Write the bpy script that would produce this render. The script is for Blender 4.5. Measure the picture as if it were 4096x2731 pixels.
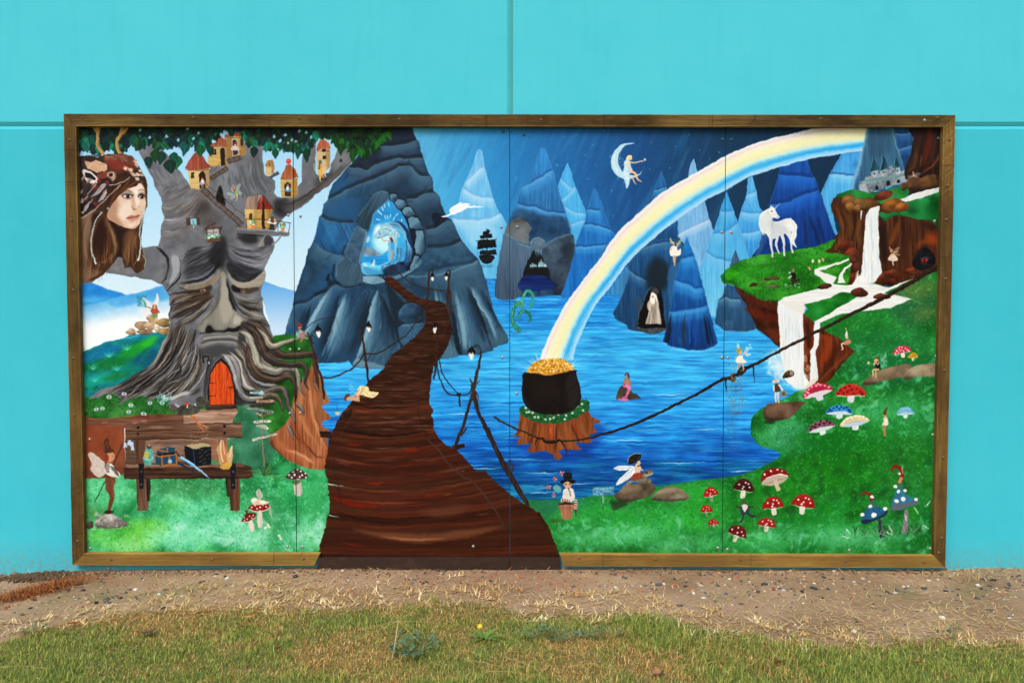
import bpy, bmesh, math, random
import numpy as np
from mathutils import Vector, Matrix

for o in list(bpy.data.objects):
    bpy.data.objects.remove(o)
SC = bpy.context.scene
COL = SC.collection
R = math.radians

# ---------------------------------------------------------------- camera
cam = bpy.data.cameras.new('camera')
cam.lens = 28.0
cam.sensor_width = 36.0
cam.clip_end = 400
camo = bpy.data.objects.new('camera', cam)
COL.objects.link(camo)
camo.location = (0, -4.45, 1.42)
camo.rotation_euler = (R(90 - 1.85), 0, 0)
SC.camera = camo

# ---------------------------------------------------------------- bright overcast sky and a soft sun
SUN_EL, SUN_AZ = 52.0, 200.0            # azimuth measured like the sky's sun_rotation (0 = +Y, clockwise)
w = bpy.data.worlds.new('World')
SC.world = w
w.use_nodes = True
nt = w.node_tree
nt.nodes.clear()
sky = nt.nodes.new('ShaderNodeTexSky')
sky.sky_type = 'NISHITA'
sky.sun_disc = False
sky.sun_elevation = R(SUN_EL)
sky.sun_rotation = R(SUN_AZ)
sky.air_density = 1.0
sky.dust_density = 5.0
sky.ozone_density = 1.0
hs = nt.nodes.new('ShaderNodeHueSaturation')
hs.inputs['Saturation'].default_value = 0.3        # cloud cover takes the blue out
bg = nt.nodes.new('ShaderNodeBackground')
bg.inputs['Strength'].default_value = 0.15
wo = nt.nodes.new('ShaderNodeOutputWorld')
nt.links.new(sky.outputs[0], hs.inputs['Color'])
nt.links.new(hs.outputs[0], bg.inputs['Color'])
nt.links.new(bg.outputs[0], wo.inputs['Surface'])
sun = bpy.data.lights.new('sun', 'SUN')
sun.energy = 1.5
sun.angle = R(24)
sun.color = (1.0, 0.96, 0.9)
suno = bpy.data.objects.new('sun', sun)
COL.objects.link(suno)
az, el_ = R(SUN_AZ), R(SUN_EL)
sd = Vector((math.sin(az) * math.cos(el_), math.cos(az) * math.cos(el_), math.sin(el_)))
suno.rotation_euler = sd.to_track_quat('Z', 'Y').to_euler()
SC.view_settings.view_transform = 'Standard'
SC.view_settings.look = 'None'
SC.view_settings.exposure = 0.0
SC.view_settings.gamma = 1.0
SC.view_settings.use_curve_mapping = False


# ---------------------------------------------------------------- helpers
def s2l(c):
    if isinstance(c, str):
        c = [int(c[i:i + 2], 16) / 255 for i in (0, 2, 4)]
    return tuple((v / 12.92 if v <= .04045 else ((v + .055) / 1.055) ** 2.4) for v in c) + (1.0,)


def tag(o, label=None, cat=None, group=None, kind=None):
    if label: o['label'] = label
    if cat: o['category'] = cat
    if group: o['group'] = group
    if kind: o['kind'] = kind
    return o


def obj(name, me, mat=None, parent=None, loc=None):
    o = bpy.data.objects.new(name, me)
    COL.objects.link(o)
    if mat is not None and me is not None and not me.materials:
        me.materials.append(mat)
    if parent is not None:
        o.parent = parent
    if loc is not None:
        o.location = loc
    return o


def empty(name, loc=(0, 0, 0)):
    o = bpy.data.objects.new(name, None)
    COL.objects.link(o)
    o.location = loc
    o.empty_display_size = .1
    return o


def mesh(name, v, f, smooth_=False):
    me = bpy.data.meshes.new(name)
    me.from_pydata([tuple(map(float, q)) for q in v], [], [tuple(map(int, q)) for q in f])
    me.update()
    if smooth_:
        me.polygons.foreach_set('use_smooth', [True] * len(me.polygons))
    return me


def soup(name, verts, tri=None, quad=None, tint=None, smooth_=False):
    """many small faces in one mesh, straight from arrays"""
    me = bpy.data.meshes.new(name)
    me.vertices.add(len(verts))
    me.vertices.foreach_set('co', np.asarray(verts, np.float32).ravel())
    idx, st, k = [], [], 0
    if quad is not None and len(quad):
        idx.append(np.asarray(quad, np.int32).ravel()); st.append(np.arange(len(quad), dtype=np.int32) * 4); k = len(quad) * 4
    if tri is not None and len(tri):
        idx.append(np.asarray(tri, np.int32).ravel()); st.append(k + np.arange(len(tri), dtype=np.int32) * 3)
    idx = np.concatenate(idx); st = np.concatenate(st)
    me.loops.add(len(idx)); me.loops.foreach_set('vertex_index', idx)
    me.polygons.add(len(st)); me.polygons.foreach_set('loop_start', st)
    if tint is not None:
        a = me.attributes.new('tint', 'FLOAT_COLOR', 'POINT')
        c = np.ones((len(verts), 4), np.float32); c[:, :3] = tint
        a.data.foreach_set('color', c.ravel())
    me.update(calc_edges=True)
    me.validate()
    if smooth_:
        me.polygons.foreach_set('use_smooth', [True] * len(me.polygons))
    return me


class NT:
    """short node-tree writer"""
    def __init__(self, name, rough=.6, spec=.3):
        self.m = bpy.data.materials.new(name)
        self.m.use_nodes = True
        self.t = self.m.node_tree
        self.b = self.t.nodes['Principled BSDF']
        self.b.inputs['Roughness'].default_value = rough
        self.b.inputs['Specular IOR Level'].default_value = spec

    def n(self, kind, **kw):
        q = self.t.nodes.new('ShaderNode' + kind)
        for k, v in kw.items():
            setattr(q, k, v)
        return q

    def l(self, a, b):
        self.t.links.new(a, b)

    def coord(self, out='Object', scale=(1, 1, 1), loc=(0, 0, 0)):
        tc_ = self.n('TexCoord')
        mp = self.n('Mapping')
        mp.inputs['Scale'].default_value = scale
        mp.inputs['Location'].default_value = loc
        self.l(tc_.outputs[out], mp.inputs['Vector'])
        return mp.outputs[0]

    def noise(self, vec, scale, detail=4, rough=.55):
        q = self.n('TexNoise')
        q.inputs['Scale'].default_value = scale
        q.inputs['Detail'].default_value = detail
        q.inputs['Roughness'].default_value = rough
        self.l(vec, q.inputs['Vector'])
        return q.outputs['Fac']

    def ramp(self, fac, stops):
        q = self.n('ValToRGB')
        e = q.color_ramp.elements
        while len(e) < len(stops):
            e.new(.5)
        for i, (p, c) in enumerate(stops):
            e[i].position = p
            e[i].color = c if len(c) == 4 else tuple(c) + (1,)
        self.l(fac, q.inputs[0])
        return q.outputs[0]

    def mix(self, fac, a, b, mode='MIX'):
        q = self.n('Mix', data_type='RGBA', blend_type=mode)
        for s, v in ((q.inputs[0], fac), (q.inputs[6], a), (q.inputs[7], b)):
            if isinstance(v, (int, float)):
                s.default_value = v
            elif isinstance(v, tuple):
                s.default_value = v if len(v) == 4 else v + (1,)
            else:
                self.l(v, s)
        return q.outputs[2]

    def base(self, sock):
        self.l(sock, self.b.inputs['Base Color']) if not isinstance(sock, tuple) else setattr(self.b.inputs['Base Color'], 'default_value', sock)

    def bump(self, sock, strength=.3, dist=.002):
        q = self.n('Bump')
        q.inputs['Strength'].default_value = strength
        q.inputs['Distance'].default_value = dist
        self.l(sock, q.inputs['Height'])
        self.l(q.outputs[0], self.b.inputs['Normal'])
        return q


def tinted(name, rough=.7, spec=.2, trans=0.):
    t = NT(name, rough, spec)
    a = t.n('Attribute', attribute_name='tint')
    t.base(a.outputs['Color'])
    return t


# ---------------------------------------------------------------- materials of the setting
def wall_paint(name, c1, c2, c3):
    t = NT(name, .6, .1)
    v = t.coord()
    c = t.mix(t.noise(v, .9, 5), s2l(c1), s2l(c2))
    c = t.mix(t.ramp(t.noise(v, 3.2, 6, .7), [(.35, (0, 0, 0)), (.8, (.35, .35, .35))]), c, s2l(c3))
    c = t.mix(t.ramp(t.noise(t.coord(scale=(9, 9, .7)), 1.6, 5, .7), [(.52, (0, 0, 0)), (.8, (.2, .2, .2))]), c, s2l('36aebc'))   # faint runs
    vo = t.n('TexVoronoi'); vo.inputs['Scale'].default_value = 14; t.l(v, vo.inputs['Vector'])
    pit = t.ramp(vo.outputs['Distance'], [(.028, (1, 1, 1)), (.045, (0, 0, 0))])
    sel = t.ramp(t.noise(v, 2.6, 2), [(.55, (0, 0, 0)), (.62, (.8, .8, .8))])
    pm = t.n('Math', operation='MULTIPLY'); t.l(pit, pm.inputs[0]); t.l(sel, pm.inputs[1])
    c = t.mix(pm.outputs[0], c, s2l('1f6a74'))                                                  # pinholes in the concrete
    # mud splashed along the foot of the wall
    sx = t.n('SeparateXYZ'); t.l(t.coord('Object'), sx.inputs[0])
    mr = t.n('MapRange'); mr.inputs['From Min'].default_value = .16; mr.inputs['From Max'].default_value = -.06; t.l(sx.outputs['Z'], mr.inputs['Value'])
    ms = t.n('Math', operation='MULTIPLY'); t.l(mr.outputs[0], ms.inputs[0]); t.l(t.ramp(t.noise(v, 40, 5, .8), [(.42, (0, 0, 0)), (.66, (.9, .9, .9))]), ms.inputs[1])
    c = t.mix(ms.outputs[0], c, s2l('8a7458'))
    t.base(c)
    t.bump(t.mix(.6, t.noise(v, 160, 3), t.noise(v, 18, 4)), .22, .004)
    return t.m


M_WALL = wall_paint('turquoise_wall_paint', '36b6c9', '43c4d7', '52ccdc')
M_WALL_UP = wall_paint('sun_faded_wall_paint', '44c1d4', '52ccde', '60d4e4')
t = NT('joint_sealant', .7, .2); t.base(s2l('52a09c')); M_SEAL = t.m


# ---------------------------------------------------------------- the wall: four tilt-up concrete panels with chamfered joints
def wall_panel(x0, x1, z0, z1, ch=.0185, depth=.16, cd=.011):
    """front face at y = 0, chamfered edges, solid back"""
    a = [(x0, 0, z0), (x1, 0, z0), (x1, 0, z1), (x0, 0, z1)]
    F = [(x0 + ch, 0, z0 + ch), (x1 - ch, 0, z0 + ch), (x1 - ch, 0, z1 - ch), (x0 + ch, 0, z1 - ch)]
    E = [(x0, cd, z0), (x1, cd, z0), (x1, cd, z1), (x0, cd, z1)]
    B = [(x0, depth, z0), (x1, depth, z0), (x1, depth, z1), (x0, depth, z1)]
    f = [(0, 1, 2, 3)]
    for k in range(4):
        n = (k + 1) % 4
        f.append((4 + k, 4 + n, n, k))
        f.append((8 + k, 8 + n, 4 + n, 4 + k))
    f.append((11, 10, 9, 8))
    me = mesh('wall_panel', F + E + B, f)
    return me


wall = empty('concrete_wall')
tag(wall, 'turquoise painted concrete panel wall behind the framed mural', 'wall')
ZJ, XJ = 2.4725, -.003
for x0, x1 in ((-7.2, XJ - .0065), (XJ + .0065, 7.2)):
    for z0, z1 in ((-.35, ZJ - .002), (ZJ + .002, 5.4)):
        obj('wall_panel', wall_panel(x0, x1, z0, z1), M_WALL_UP if z0 > 1 else M_WALL, wall)


def box(x0, x1, y0, y1, z0, z1):
    v = [(x, y, z) for z in (z0, z1) for y in (y0, y1) for x in (x0, x1)]
    return v, [(0, 2, 3, 1), (4, 5, 7, 6), (0, 1, 5, 4), (2, 6, 7, 3), (0, 4, 6, 2), (1, 3, 7, 5)]


obj('sealant_strip', mesh('sealant_strip', *box(XJ - .0064, XJ + .0064, .007, .05, -.3, 5.38)), M_SEAL, wall)
obj('sealant_strip', mesh('sealant_strip', *box(-7.1, XJ - .007, .013, .05, ZJ - .0019, ZJ + .0019)), M_SEAL, wall)
obj('sealant_strip', mesh('sealant_strip', *box(XJ + .007, 7.1, .013, .05, ZJ - .0019, ZJ + .0019)), M_SEAL, wall)


# ---------------------------------------------------------------- ground
def vnoise(x, y, s, seed=0):
    """value noise, smooth, 0..1"""
    x = np.asarray(x, float) * s + seed * 17.31; y = np.asarray(y, float) * s + seed * 9.7
    xi, yi = np.floor(x).astype(np.int64), np.floor(y).astype(np.int64)
    fx, fy = x - xi, y - yi
    fx = fx * fx * (3 - 2 * fx); fy = fy * fy * (3 - 2 * fy)
    def h(a, b):
        n = (a * 374761393 + b * 668265263 + seed * 1442695041) & 0xffffffff
        n = ((n ^ (n >> 13)) * 1274126177) & 0xffffffff
        return ((n ^ (n >> 16)) & 0xffff) / 65535.0
    return (h(xi, yi) * (1 - fx) + h(xi + 1, yi) * fx) * (1 - fy) + (h(xi, yi + 1) * (1 - fx) + h(xi + 1, yi + 1) * fx) * fy


def fbm(x, y, s, seed=0, o=3):
    return sum(vnoise(x, y, s * 2 ** k, seed + k) * .5 ** k for k in range(o)) / sum(.5 ** k for k in range(o))


BX = [-6, -2.26, -2.13, -2.01, -1.78, -1.4, -.8, -.39, -.02, .29, .66, .85, 1.2, 1.52, 1.82, 2.25, 6]
BY = [-1.0, -1.0, -.86, -.70, -.59, -.60, -.57, -.46, -.59, -.60, -.67, -.85, -.99, -.99, -.94, -.99, -1.0]


def edge_y(x, y=0):                       # where the lawn ends, as distance in front of the wall
    return np.interp(x, BX, BY) - .05 + (fbm(x, np.zeros_like(x) + 3.3, 4, 5) - .5) * .16 + (fbm(x, y, 11, 8) - .5) * .1


def ground_z(x, y):
    x = np.asarray(x, float); y = np.asarray(y, float)
    b = np.interp(x, [-4, -2.89, -2.75, -2.48, -2.35, -1.1, 0, .28, 2.45, 2.66, 2.89, 4], [-.05, -.045, -.03, -.018, -.013, .0, -.006, -.002, -.011, -.001, -.003, -.01])
    k = np.clip(1 + y / .9, 0, 1)
    near = np.clip(1 - np.maximum(np.abs(x) / 9, np.abs(y) / 9), 0, 1)
    return b * k + ((fbm(x, y, 2.2, 1) - .5) * .035 + (fbm(x, y, 11, 4) - .5) * .014) * near * np.clip(-y / .12, .25, 1)


def axis(lo, hi, step, far):
    a = list(np.arange(lo, hi + 1e-6, step))
    s, q = step, lo
    while q > -far:
        s *= 1.35; q -= s; a.insert(0, q)
    s, q = step, hi
    while q < far:
        s *= 1.35; q += s; a.append(q)
    return np.array(a)


gx = axis(-3.4, 3.4, .03, 160)
gy = axis(-2.2, .12, .03, 160)
GX, GY = np.meshgrid(gx, gy)
GZ = ground_z(GX, np.minimum(GY, 0)) - np.where(GY > .1, .05, 0)
nx, ny = len(gx), len(gy)
ii = np.arange(nx * ny).reshape(ny, nx)
gq = np.stack([ii[:-1, :-1], ii[:-1, 1:], ii[1:, 1:], ii[1:, :-1]], -1).reshape(-1, 4)
lawn = np.clip((edge_y(GX.ravel(), GY.ravel()) - GY.ravel()) / .1 + .5, 0, 1)[:, None]
n1 = fbm(GX.ravel(), GY.ravel(), 3, 11)[:, None]
n2 = fbm(GX.ravel(), GY.ravel(), 9, 12)[:, None]
sand, earth, thatch, moss = (np.array(s2l(q)[:3]) for q in ('b4957a', '8c6e54', '7a7446', '827a52'))
gt = sand * (1 - np.clip(n1 * 1.7 - .55, 0, 1)) + earth * np.clip(n1 * 1.7 - .55, 0, 1)
band = np.clip(1 - np.abs(GY.ravel() + .42 + .12 * np.sin(GX.ravel() * 1.7)) / .2, 0, 1)[:, None] * np.clip(n2 * 2.4 - .85, 0, 1) * np.clip(np.abs(GX.ravel()[:, None]) - .3, 0, 1)
gt = gt * (1 - band * .8) + moss * band * .8
gt = gt * (1 - lawn) + thatch * lawn
t = tinted('sandy_soil', .95, .1)
v = t.coord()
a = [q for q in t.t.nodes if q.type == 'ATTRIBUTE'][0]
c = t.mix(t.ramp(t.noise(v, 60, 6, .75), [(.3, (.62, .6, .58)), (.55, (1, 1, 1)), (.75, (1.25, 1.22, 1.18))]), a.outputs['Color'], (0, 0, 0, 1), 'MIX')
mu = t.n('Mix', data_type='RGBA', blend_type='MULTIPLY'); mu.inputs[0].default_value = 1
t.l(a.outputs['Color'], mu.inputs[6]); t.l(t.ramp(t.noise(v, 55, 8, .8), [(.28, (.5, .48, .46)), (.5, (.95, .95, .95)), (.72, (1.0, .98, .95))]), mu.inputs[7])
t.base(mu.outputs[2])
t.bump(t.mix(.5, t.noise(v, 90, 8, .8), t.noise(v, 25, 4)), .9, .012)
M_SOIL = t.m
ground = obj('ground', soup('ground', np.stack([GX.ravel(), GY.ravel(), GZ.ravel()], 1), quad=gq, tint=gt, smooth_=True), M_SOIL)
tag(ground, kind='structure')

# ---------------------------------------------------------------- mural painter
# The mural is a flat painting: it is painted here, stroke by stroke, on a numpy
# canvas that becomes the paint film of the four mural sheets.
CX0,CY0,CW,CH = 140,250,2070,1070
RNG = np.random.default_rng(7)
CAN = np.zeros((CH,CW,3),np.float32)
CLIP = [None]
FR = {'S': (0,0,1.0/0.574219),'A': (240,430,.44643),'B': (700,480,.33163),'C': (560,900,.33163),
      'D': (280,1080,.37),'E': (780,1200,.44637),'F': (280,1560,.45936),'G': (760,1600,.43381),
      'H': (1180,480,.39533),'I': (1080,980,.41667),'J': (1220,1560,.47195),'K': (2000,480,.40816),
      'L': (2000,1000,.42087),'M': (2000,1380,.42087),'N': (2760,480,.45927),'O': (2840,1000,.42087),
      'P': (2940,1380,.37415),'Q': (2100,1780,.38265),'R': (2740,1780,.46769)}
CUR = ['S']


def fr(k):
    CUR[0] = k


def tc(pts,k=None):
    ox,oy,s = FR[k or CUR[0]]
    p = np.asarray(pts,np.float64)
    return (p*s+(ox,oy))*0.574219-(CX0,CY0)


def ts(v):
    return v*FR[CUR[0]][2]*0.574219


def via(k,pts):                     # points of sketch k in units of the sheet sketch 'S'
    return [tuple(q) for q in (tc(pts,k)+(CX0,CY0))]


def hx(c):
    if isinstance(c,str):
        return np.array([int(c[i:i+2],16) for i in (0,2,4)],np.float32)
    return np.asarray(c,np.float32)


def smooth(p,closed=True,n=5):
    p = np.asarray(p,float)
    if len(p) < 3:
        return p
    if closed:
        a,b,c,d = np.roll(p,1,0),p,np.roll(p,-1,0),np.roll(p,-2,0)
    else:
        e = np.vstack([2*p[0]-p[1],p,2*p[-1]-p[-2]])
        a,b,c,d = e[:-3],e[1:-2],e[2:-1],e[3:]
    t = (np.arange(n)/n)[None,:,None]
    a,b,c,d = (q[:,None,:] for q in (a,b,c,d))
    r = .5*(2*b+(c-a)*t+(2*a-5*b+4*c-d)*t*t+(3*b-a-3*c+d)*t ** 3)
    r = r.reshape(-1,2)
    return r if closed else np.vstack([r,p[-1:]])


def box1(m,r,ax):
    r = int(r)
    if r < 1:
        return m
    pad = [(0,0)]*m.ndim
    pad[ax] = (r+1,r)
    c = np.cumsum(np.pad(m,pad,mode='edge'),axis=ax,dtype=np.float64)
    n = m.shape[ax]
    hi = np.take(c,np.arange(2*r+1,2*r+1+n),axis=ax)
    lo = np.take(c,np.arange(0,n),axis=ax)
    return ((hi-lo)/(2*r+1)).astype(np.float32)


def blur(m,r):
    if r < .4:
        return m
    q = max(1,int(round(r*.6)))
    for _ in range(2):
        m = box1(box1(m,q,0),q,1)
    return m


def cover(p,pad=0,sub=4):
    x0 = int(max(0,np.floor(p[:,0].min())-1-pad)); x1 = int(min(CW,np.ceil(p[:,0].max())+2+pad))
    y0 = int(max(0,np.floor(p[:,1].min())-1-pad)); y1 = int(min(CH,np.ceil(p[:,1].max())+2+pad))
    if x1 <= x0 or y1 <= y0:
        return None
    W,H = x1-x0,y1-y0
    a = p-(x0,y0)
    b = np.roll(a,-1,0)
    up = b[:,1] > a[:,1]
    ya = np.minimum(a[:,1],b[:,1]); yb = np.maximum(a[:,1],b[:,1])
    lo = np.clip(np.ceil(ya*sub-.5),0,H*sub).astype(int)
    hi = np.clip(np.ceil(yb*sub-.5),0,H*sub).astype(int)
    n = hi-lo
    t = int(n.sum())
    if t == 0:
        return None
    i = np.repeat(np.arange(len(a)),n)
    k = np.arange(t)-np.repeat(np.cumsum(n)-n,n)+lo[i]
    y = (k+.5)/sub
    x = a[i,0]+(y-a[i,1])*(b[i,0]-a[i,0])/(b[i,1]-a[i,1])
    x = np.clip(x,0,W-.001)
    xi = x.astype(int)
    f = x-xi
    d = np.where(up[i],1.,-1.)/sub
    base = (k // sub)*(W+1)+xi
    acc = np.bincount(base,d*(1-f),(W+1)*H)+np.bincount(base+1,d*f,(W+1)*H+1)[:(W+1)*H]
    m = np.abs(np.cumsum(acc.reshape(H,W+1),1))[:,:W].clip(0,1).astype(np.float32)
    return x0,y0,m


def put(x0,y0,m,col,a=1.,tex=None,amt=0,grad=None):
    h,w = m.shape
    sl = (slice(y0,y0+h),slice(x0,x0+w))
    if CLIP[0] is not None:
        m = m*CLIP[0][sl]
    c = hx(col)
    if grad is not None:
        c2,gx0,gy0,gx1,gy1 = grad
        (ax,ay),(bx,by) = tc([(gx0,gy0),(gx1,gy1)])
        yy,xx = np.mgrid[y0:y0+h,x0:x0+w]
        t = (((xx-ax)*(bx-ax)+(yy-ay)*(by-ay))/max(1e-6,(bx-ax) ** 2+(by-ay) ** 2)).clip(0,1)[...,None]
        c = c+(hx(c2)-c)*t
    if tex:
        c = c+NZ[tex][sl][...,None]*amt
    CAN[sl] += (c-CAN[sl])*(m*a)[...,None]


def fill(pts,col,a=1.,sm=1,fe=0,tex=None,amt=9,grad=None,rag=0):
    p = tc(pts)
    if sm:
        p = smooth(p)
    if rag:                                        # ragged brush edge
        q = []
        for i in range(len(p)):
            u,v = p[i],p[(i+1) % len(p)]
            k = max(1,int(np.hypot(*(v-u))/3))
            q += [u+(v-u)*j/k for j in range(k)]
        p = np.array(q)+RNG.normal(0,ts(rag),(len(q),2))
    f = ts(fe)
    r = cover(p,int(f*2.6)+1 if f else 0)
    if r is None:
        return
    x0,y0,m = r
    put(x0,y0,blur(m,f) if f else m,col,a,tex,amt,grad)


def ribbon(p,w):
    d = np.gradient(p,axis=0)
    d /= np.maximum(1e-6,np.hypot(d[:,0],d[:,1]))[:,None]
    nrm = np.stack([-d[:,1],d[:,0]],1)*(w/2)[:,None]
    return np.vstack([p+nrm,(p-nrm)[::-1]])


def ln(pts,w,col,a=1.,fe=0,tp=None,sm=1,tex=None,amt=9):
    """one brush line; w a width or a list of widths along it; tp = (t0, t1) end tapers"""
    p = tc(pts)
    k = len(p)
    q = smooth(p,False,6) if sm and k > 2 else (np.array([p[0]+(p[1]-p[0])*i/4 for i in range(5)]) if k == 2 else p)
    t = np.linspace(0,1,len(q))
    wd = np.interp(t,np.linspace(0,1,len(w)),w) if isinstance(w,(list,tuple)) else np.full(len(q),float(w))
    if tp:
        wd = wd*np.clip(np.minimum(1,np.minimum(t/max(tp[0],1e-6)+.12,(1-t)/max(tp[1],1e-6)+.12)),0,1)
    wd = np.maximum(ts(wd),.55)
    f = ts(fe)
    r = cover(ribbon(q,wd),int(f*2.6)+1 if f else 0)
    if r is None:
        return
    x0,y0,m = r
    put(x0,y0,blur(m,f) if f else m,col,a,tex,amt)


def el(cx,cy,rx,ry,col,rot=0,a=1.,fe=0,tex=None,amt=9,grad=None):
    t = np.linspace(0,2*np.pi,18,endpoint=False)
    c,s = math.cos(math.radians(rot)),math.sin(math.radians(rot))
    x,y = rx*np.cos(t),ry*np.sin(t)
    fill(np.stack([cx+x*c-y*s,cy+x*s+y*c],1),col,a,0,fe,tex,amt,grad)


def region(pts,sm=1,fe=0):
    """full-canvas mask of a shape, to keep later strokes inside it"""
    p = tc(pts)
    p = smooth(p) if sm else p
    full = np.zeros((CH,CW),np.float32)
    r = cover(p)
    if r:
        x0,y0,m = r
        full[y0:y0+m.shape[0],x0:x0+m.shape[1]] = m
    return blur(full,ts(fe)) if fe else full


def clip(m=None):
    CLIP[0] = m


def dabs(box,n,L,w,ang,cols,a=.6,jit=15,curve=.1,seed=None,inside=None):
    """n loose brush strokes in box (x0,y0,x1,y1) of the current sketch"""
    rg = np.random.default_rng(seed) if seed is not None else RNG
    cs = [hx(c) for c in cols]
    for i in range(n):
        x,y = rg.uniform(box[0],box[2]),rg.uniform(box[1],box[3])
        if inside is not None:
            qx,qy = tc([(x,y)])[0]
            if not (0 <= qx < CW and 0 <= qy < CH) or inside[int(qy),int(qx)] < .5:
                continue
        t = math.radians(ang+rg.normal(0,jit))
        l = L*rg.uniform(.4,1.3)
        dx,dy = math.cos(t)*l/2,math.sin(t)*l/2
        b = rg.normal(0,curve)*l
        ln([(x-dx,y-dy),(x-dy/l*b,y+dx/l*b),(x+dx,y+dy)],w*rg.uniform(.5,1.4),
           cs[rg.integers(len(cs))]+rg.normal(0,5),a*rg.uniform(.5,1.2),fe=w*.18,tp=(.4,.4))


def spots(lst,r,col,a=1.):
    for q in lst:
        el(q[0],q[1],q[2] if len(q) > 2 else r,(q[2] if len(q) > 2 else r)*.9,col,a=a)


def dots(box,n,r,cols,a=1.,seed=0,inside=None):
    rg = np.random.default_rng(seed)
    for i in range(n):
        x,y = rg.uniform(box[0],box[2]),rg.uniform(box[1],box[3])
        if inside is not None:
            qx,qy = tc([(x,y)])[0]
            if not (0 <= qx < CW and 0 <= qy < CH) or inside[int(qy),int(qx)] < .5:
                continue
        s = r*rg.uniform(.5,1.4)
        el(x,y,s,s*rg.uniform(.6,1),cols[rg.integers(len(cols))],rot=rg.uniform(0,180),a=a)


FONT = {'A': '0.5 0 5 1.5 0 3 5;.8 3 2.2 3','B': '0 0 0 5 2.4 4 2 2.5 0 2.5 2.2 1.3 2 0 0 0','C': '3 .7 1.5 0 0 2.5 1.5 5 3 4.3',
        'D': '0 0 0 5 2 4.5 3 2.5 2 .5 0 0','E': '3 0 0 0 0 5 3 5;0 2.5 2.2 2.5','F': '3 0 0 0 0 5;0 2.5 2.2 2.5',
        'G': '3 .7 1.5 0 0 2.5 1.5 5 3 4.3 3 3 1.8 3','H': '0 0 0 5;3 0 3 5;0 2.5 3 2.5','I': '1.5 0 1.5 5','K': '0 0 0 5;3 0 0 2.7 3 5',
        'L': '0 0 0 5 3 5','M': '0 5 0 0 1.5 3 3 0 3 5','N': '0 5 0 0 3 5 3 0','O': '1.5 0 0 2.5 1.5 5 3 2.5 1.5 0',
        'P': '0 5 0 0 2.5 .4 2.5 2.2 0 2.7','R': '0 5 0 0 2.5 .4 2.5 2.2 0 2.7 3 5','S': '3 .6 1.5 0 .2 1.3 2.8 3.6 1.5 5 0 4.4',
        'T': '0 0 3 0;1.5 0 1.5 5','V': '0 0 1.5 5 3 0','W': '0 0 .8 5 1.5 2 2.2 5 3 0','Y': '0 0 1.5 2.5 3 0;1.5 2.5 1.5 5','+': '1.5 1 1.5 4;0 2.5 3 2.5'}


def text(s,x,y,h,col,adv=None,slope=0,w=2.,a=1.):
    """hand lettering in single brush lines; slope in degrees"""
    k = h/5
    adv = adv or k*4
    c,sn = math.cos(math.radians(slope)),math.sin(math.radians(slope))
    for i,ch in enumerate(s):
        g = FONT.get('A' if ch == '0.5' else ch)
        if not g:
            continue
        if ch == 'A':
            g = '0 5 1.5 0 3 5;.8 3 2.2 3'
        for st in g.split(';'):
            v = [float(q) for q in st.split()]
            p = [(v[j]*min(k,adv/4),v[j+1]*k) for j in range(0,len(v),2)]
            ln([(x+(i*adv+u)*c-q*sn,y+(i*adv+u)*sn+q*c) for u,q in p],w,col,a,sm=0)


def flow(g1,g2,n,w,cols,a=.6,seg=(.25,.6),fe=.3,byt=None,jit=.03):
    """n brush lines running between two guide curves; byt = colours from g1 to g2 instead of random ones"""
    def rs(p,m=24):
        q = smooth(np.array(p,float),False,8)
        s = np.r_[0,np.cumsum(np.hypot(*np.diff(q,axis=0).T))]
        t = np.linspace(0,s[-1],m)
        return np.stack([np.interp(t,s,q[:,0]),np.interp(t,s,q[:,1])],1)
    g1,g2 = rs(g1),rs(g2)
    for k in range(n):
        t = RNG.random()
        c = hx(cols[RNG.integers(len(cols))])
        if byt:
            i = min(len(byt)-1.001,max(0,(t+RNG.normal(0,jit))*(len(byt)-1)))
            j = int(i)
            c = hx(byt[j])*(1-i+j)+hx(byt[j+1])*(i-j)
        L = int(24*RNG.uniform(*seg))
        s = RNG.integers(0,max(1,24-L))
        ln((g1+(g2-g1)*t)[s:s+L+1:2],w*RNG.uniform(.5,1.4),c+RNG.normal(0,6),a*RNG.uniform(.6,1.2),fe=w*fe,tp=(.35,.35))


def make_noise():
    def nrmz(m):
        m = m-m.mean()
        return (m/m.std()).clip(-2.6,2.6).astype(np.float32)
    def shear(m,k):
        o = np.empty_like(m)
        for i in range(m.shape[0]):
            o[i] = np.roll(m[i],int(i*k))
        return o
    w = lambda: RNG.normal(size=(CH,CW)).astype(np.float32)
    d = {}
    d['h'] = nrmz(nrmz(box1(box1(box1(w(),22,1),14,1),1,0))+.8*nrmz(box1(box1(box1(w(),60,1),30,1),2,0)))
    d['v'] = nrmz(nrmz(box1(box1(box1(w(),20,0),12,0),1,1))+.8*nrmz(box1(box1(box1(w(),50,0),30,0),2,1)))
    d['f'] = nrmz(blur(w(),1.2))
    d['i'] = nrmz(nrmz(blur(w(),3))*.6+nrmz(blur(w(),8))+nrmz(blur(w(),22))*1.2)
    d['c'] = nrmz(nrmz(blur(w(),14))+nrmz(blur(w(),34))*1.3)
    d['r'] = shear(d['v'],-.45)          # streaks leaning like /
    d['l'] = shear(d['v'],.45)           # streaks leaning like \
    d['m'] = nrmz(d['i']+.6*d['f'])
    return d


NZ = make_noise()


def stipple(m,light,dark,amt=.5,sc=1.3):
    n = blur(RNG.normal(size=(CH,CW)).astype(np.float32),1.4); n = n/n.std()
    n2 = NZ['i']
    a = np.clip((n-.5+n2*.35)*.6,0,1)*m*amt
    b = np.clip((-n-.5-n2*.35)*.6,0,1)*m*amt
    CAN[:] += (hx(light)-CAN)*a[...,None]
    CAN[:] += (hx(dark)-CAN)*b[...,None]



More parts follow.
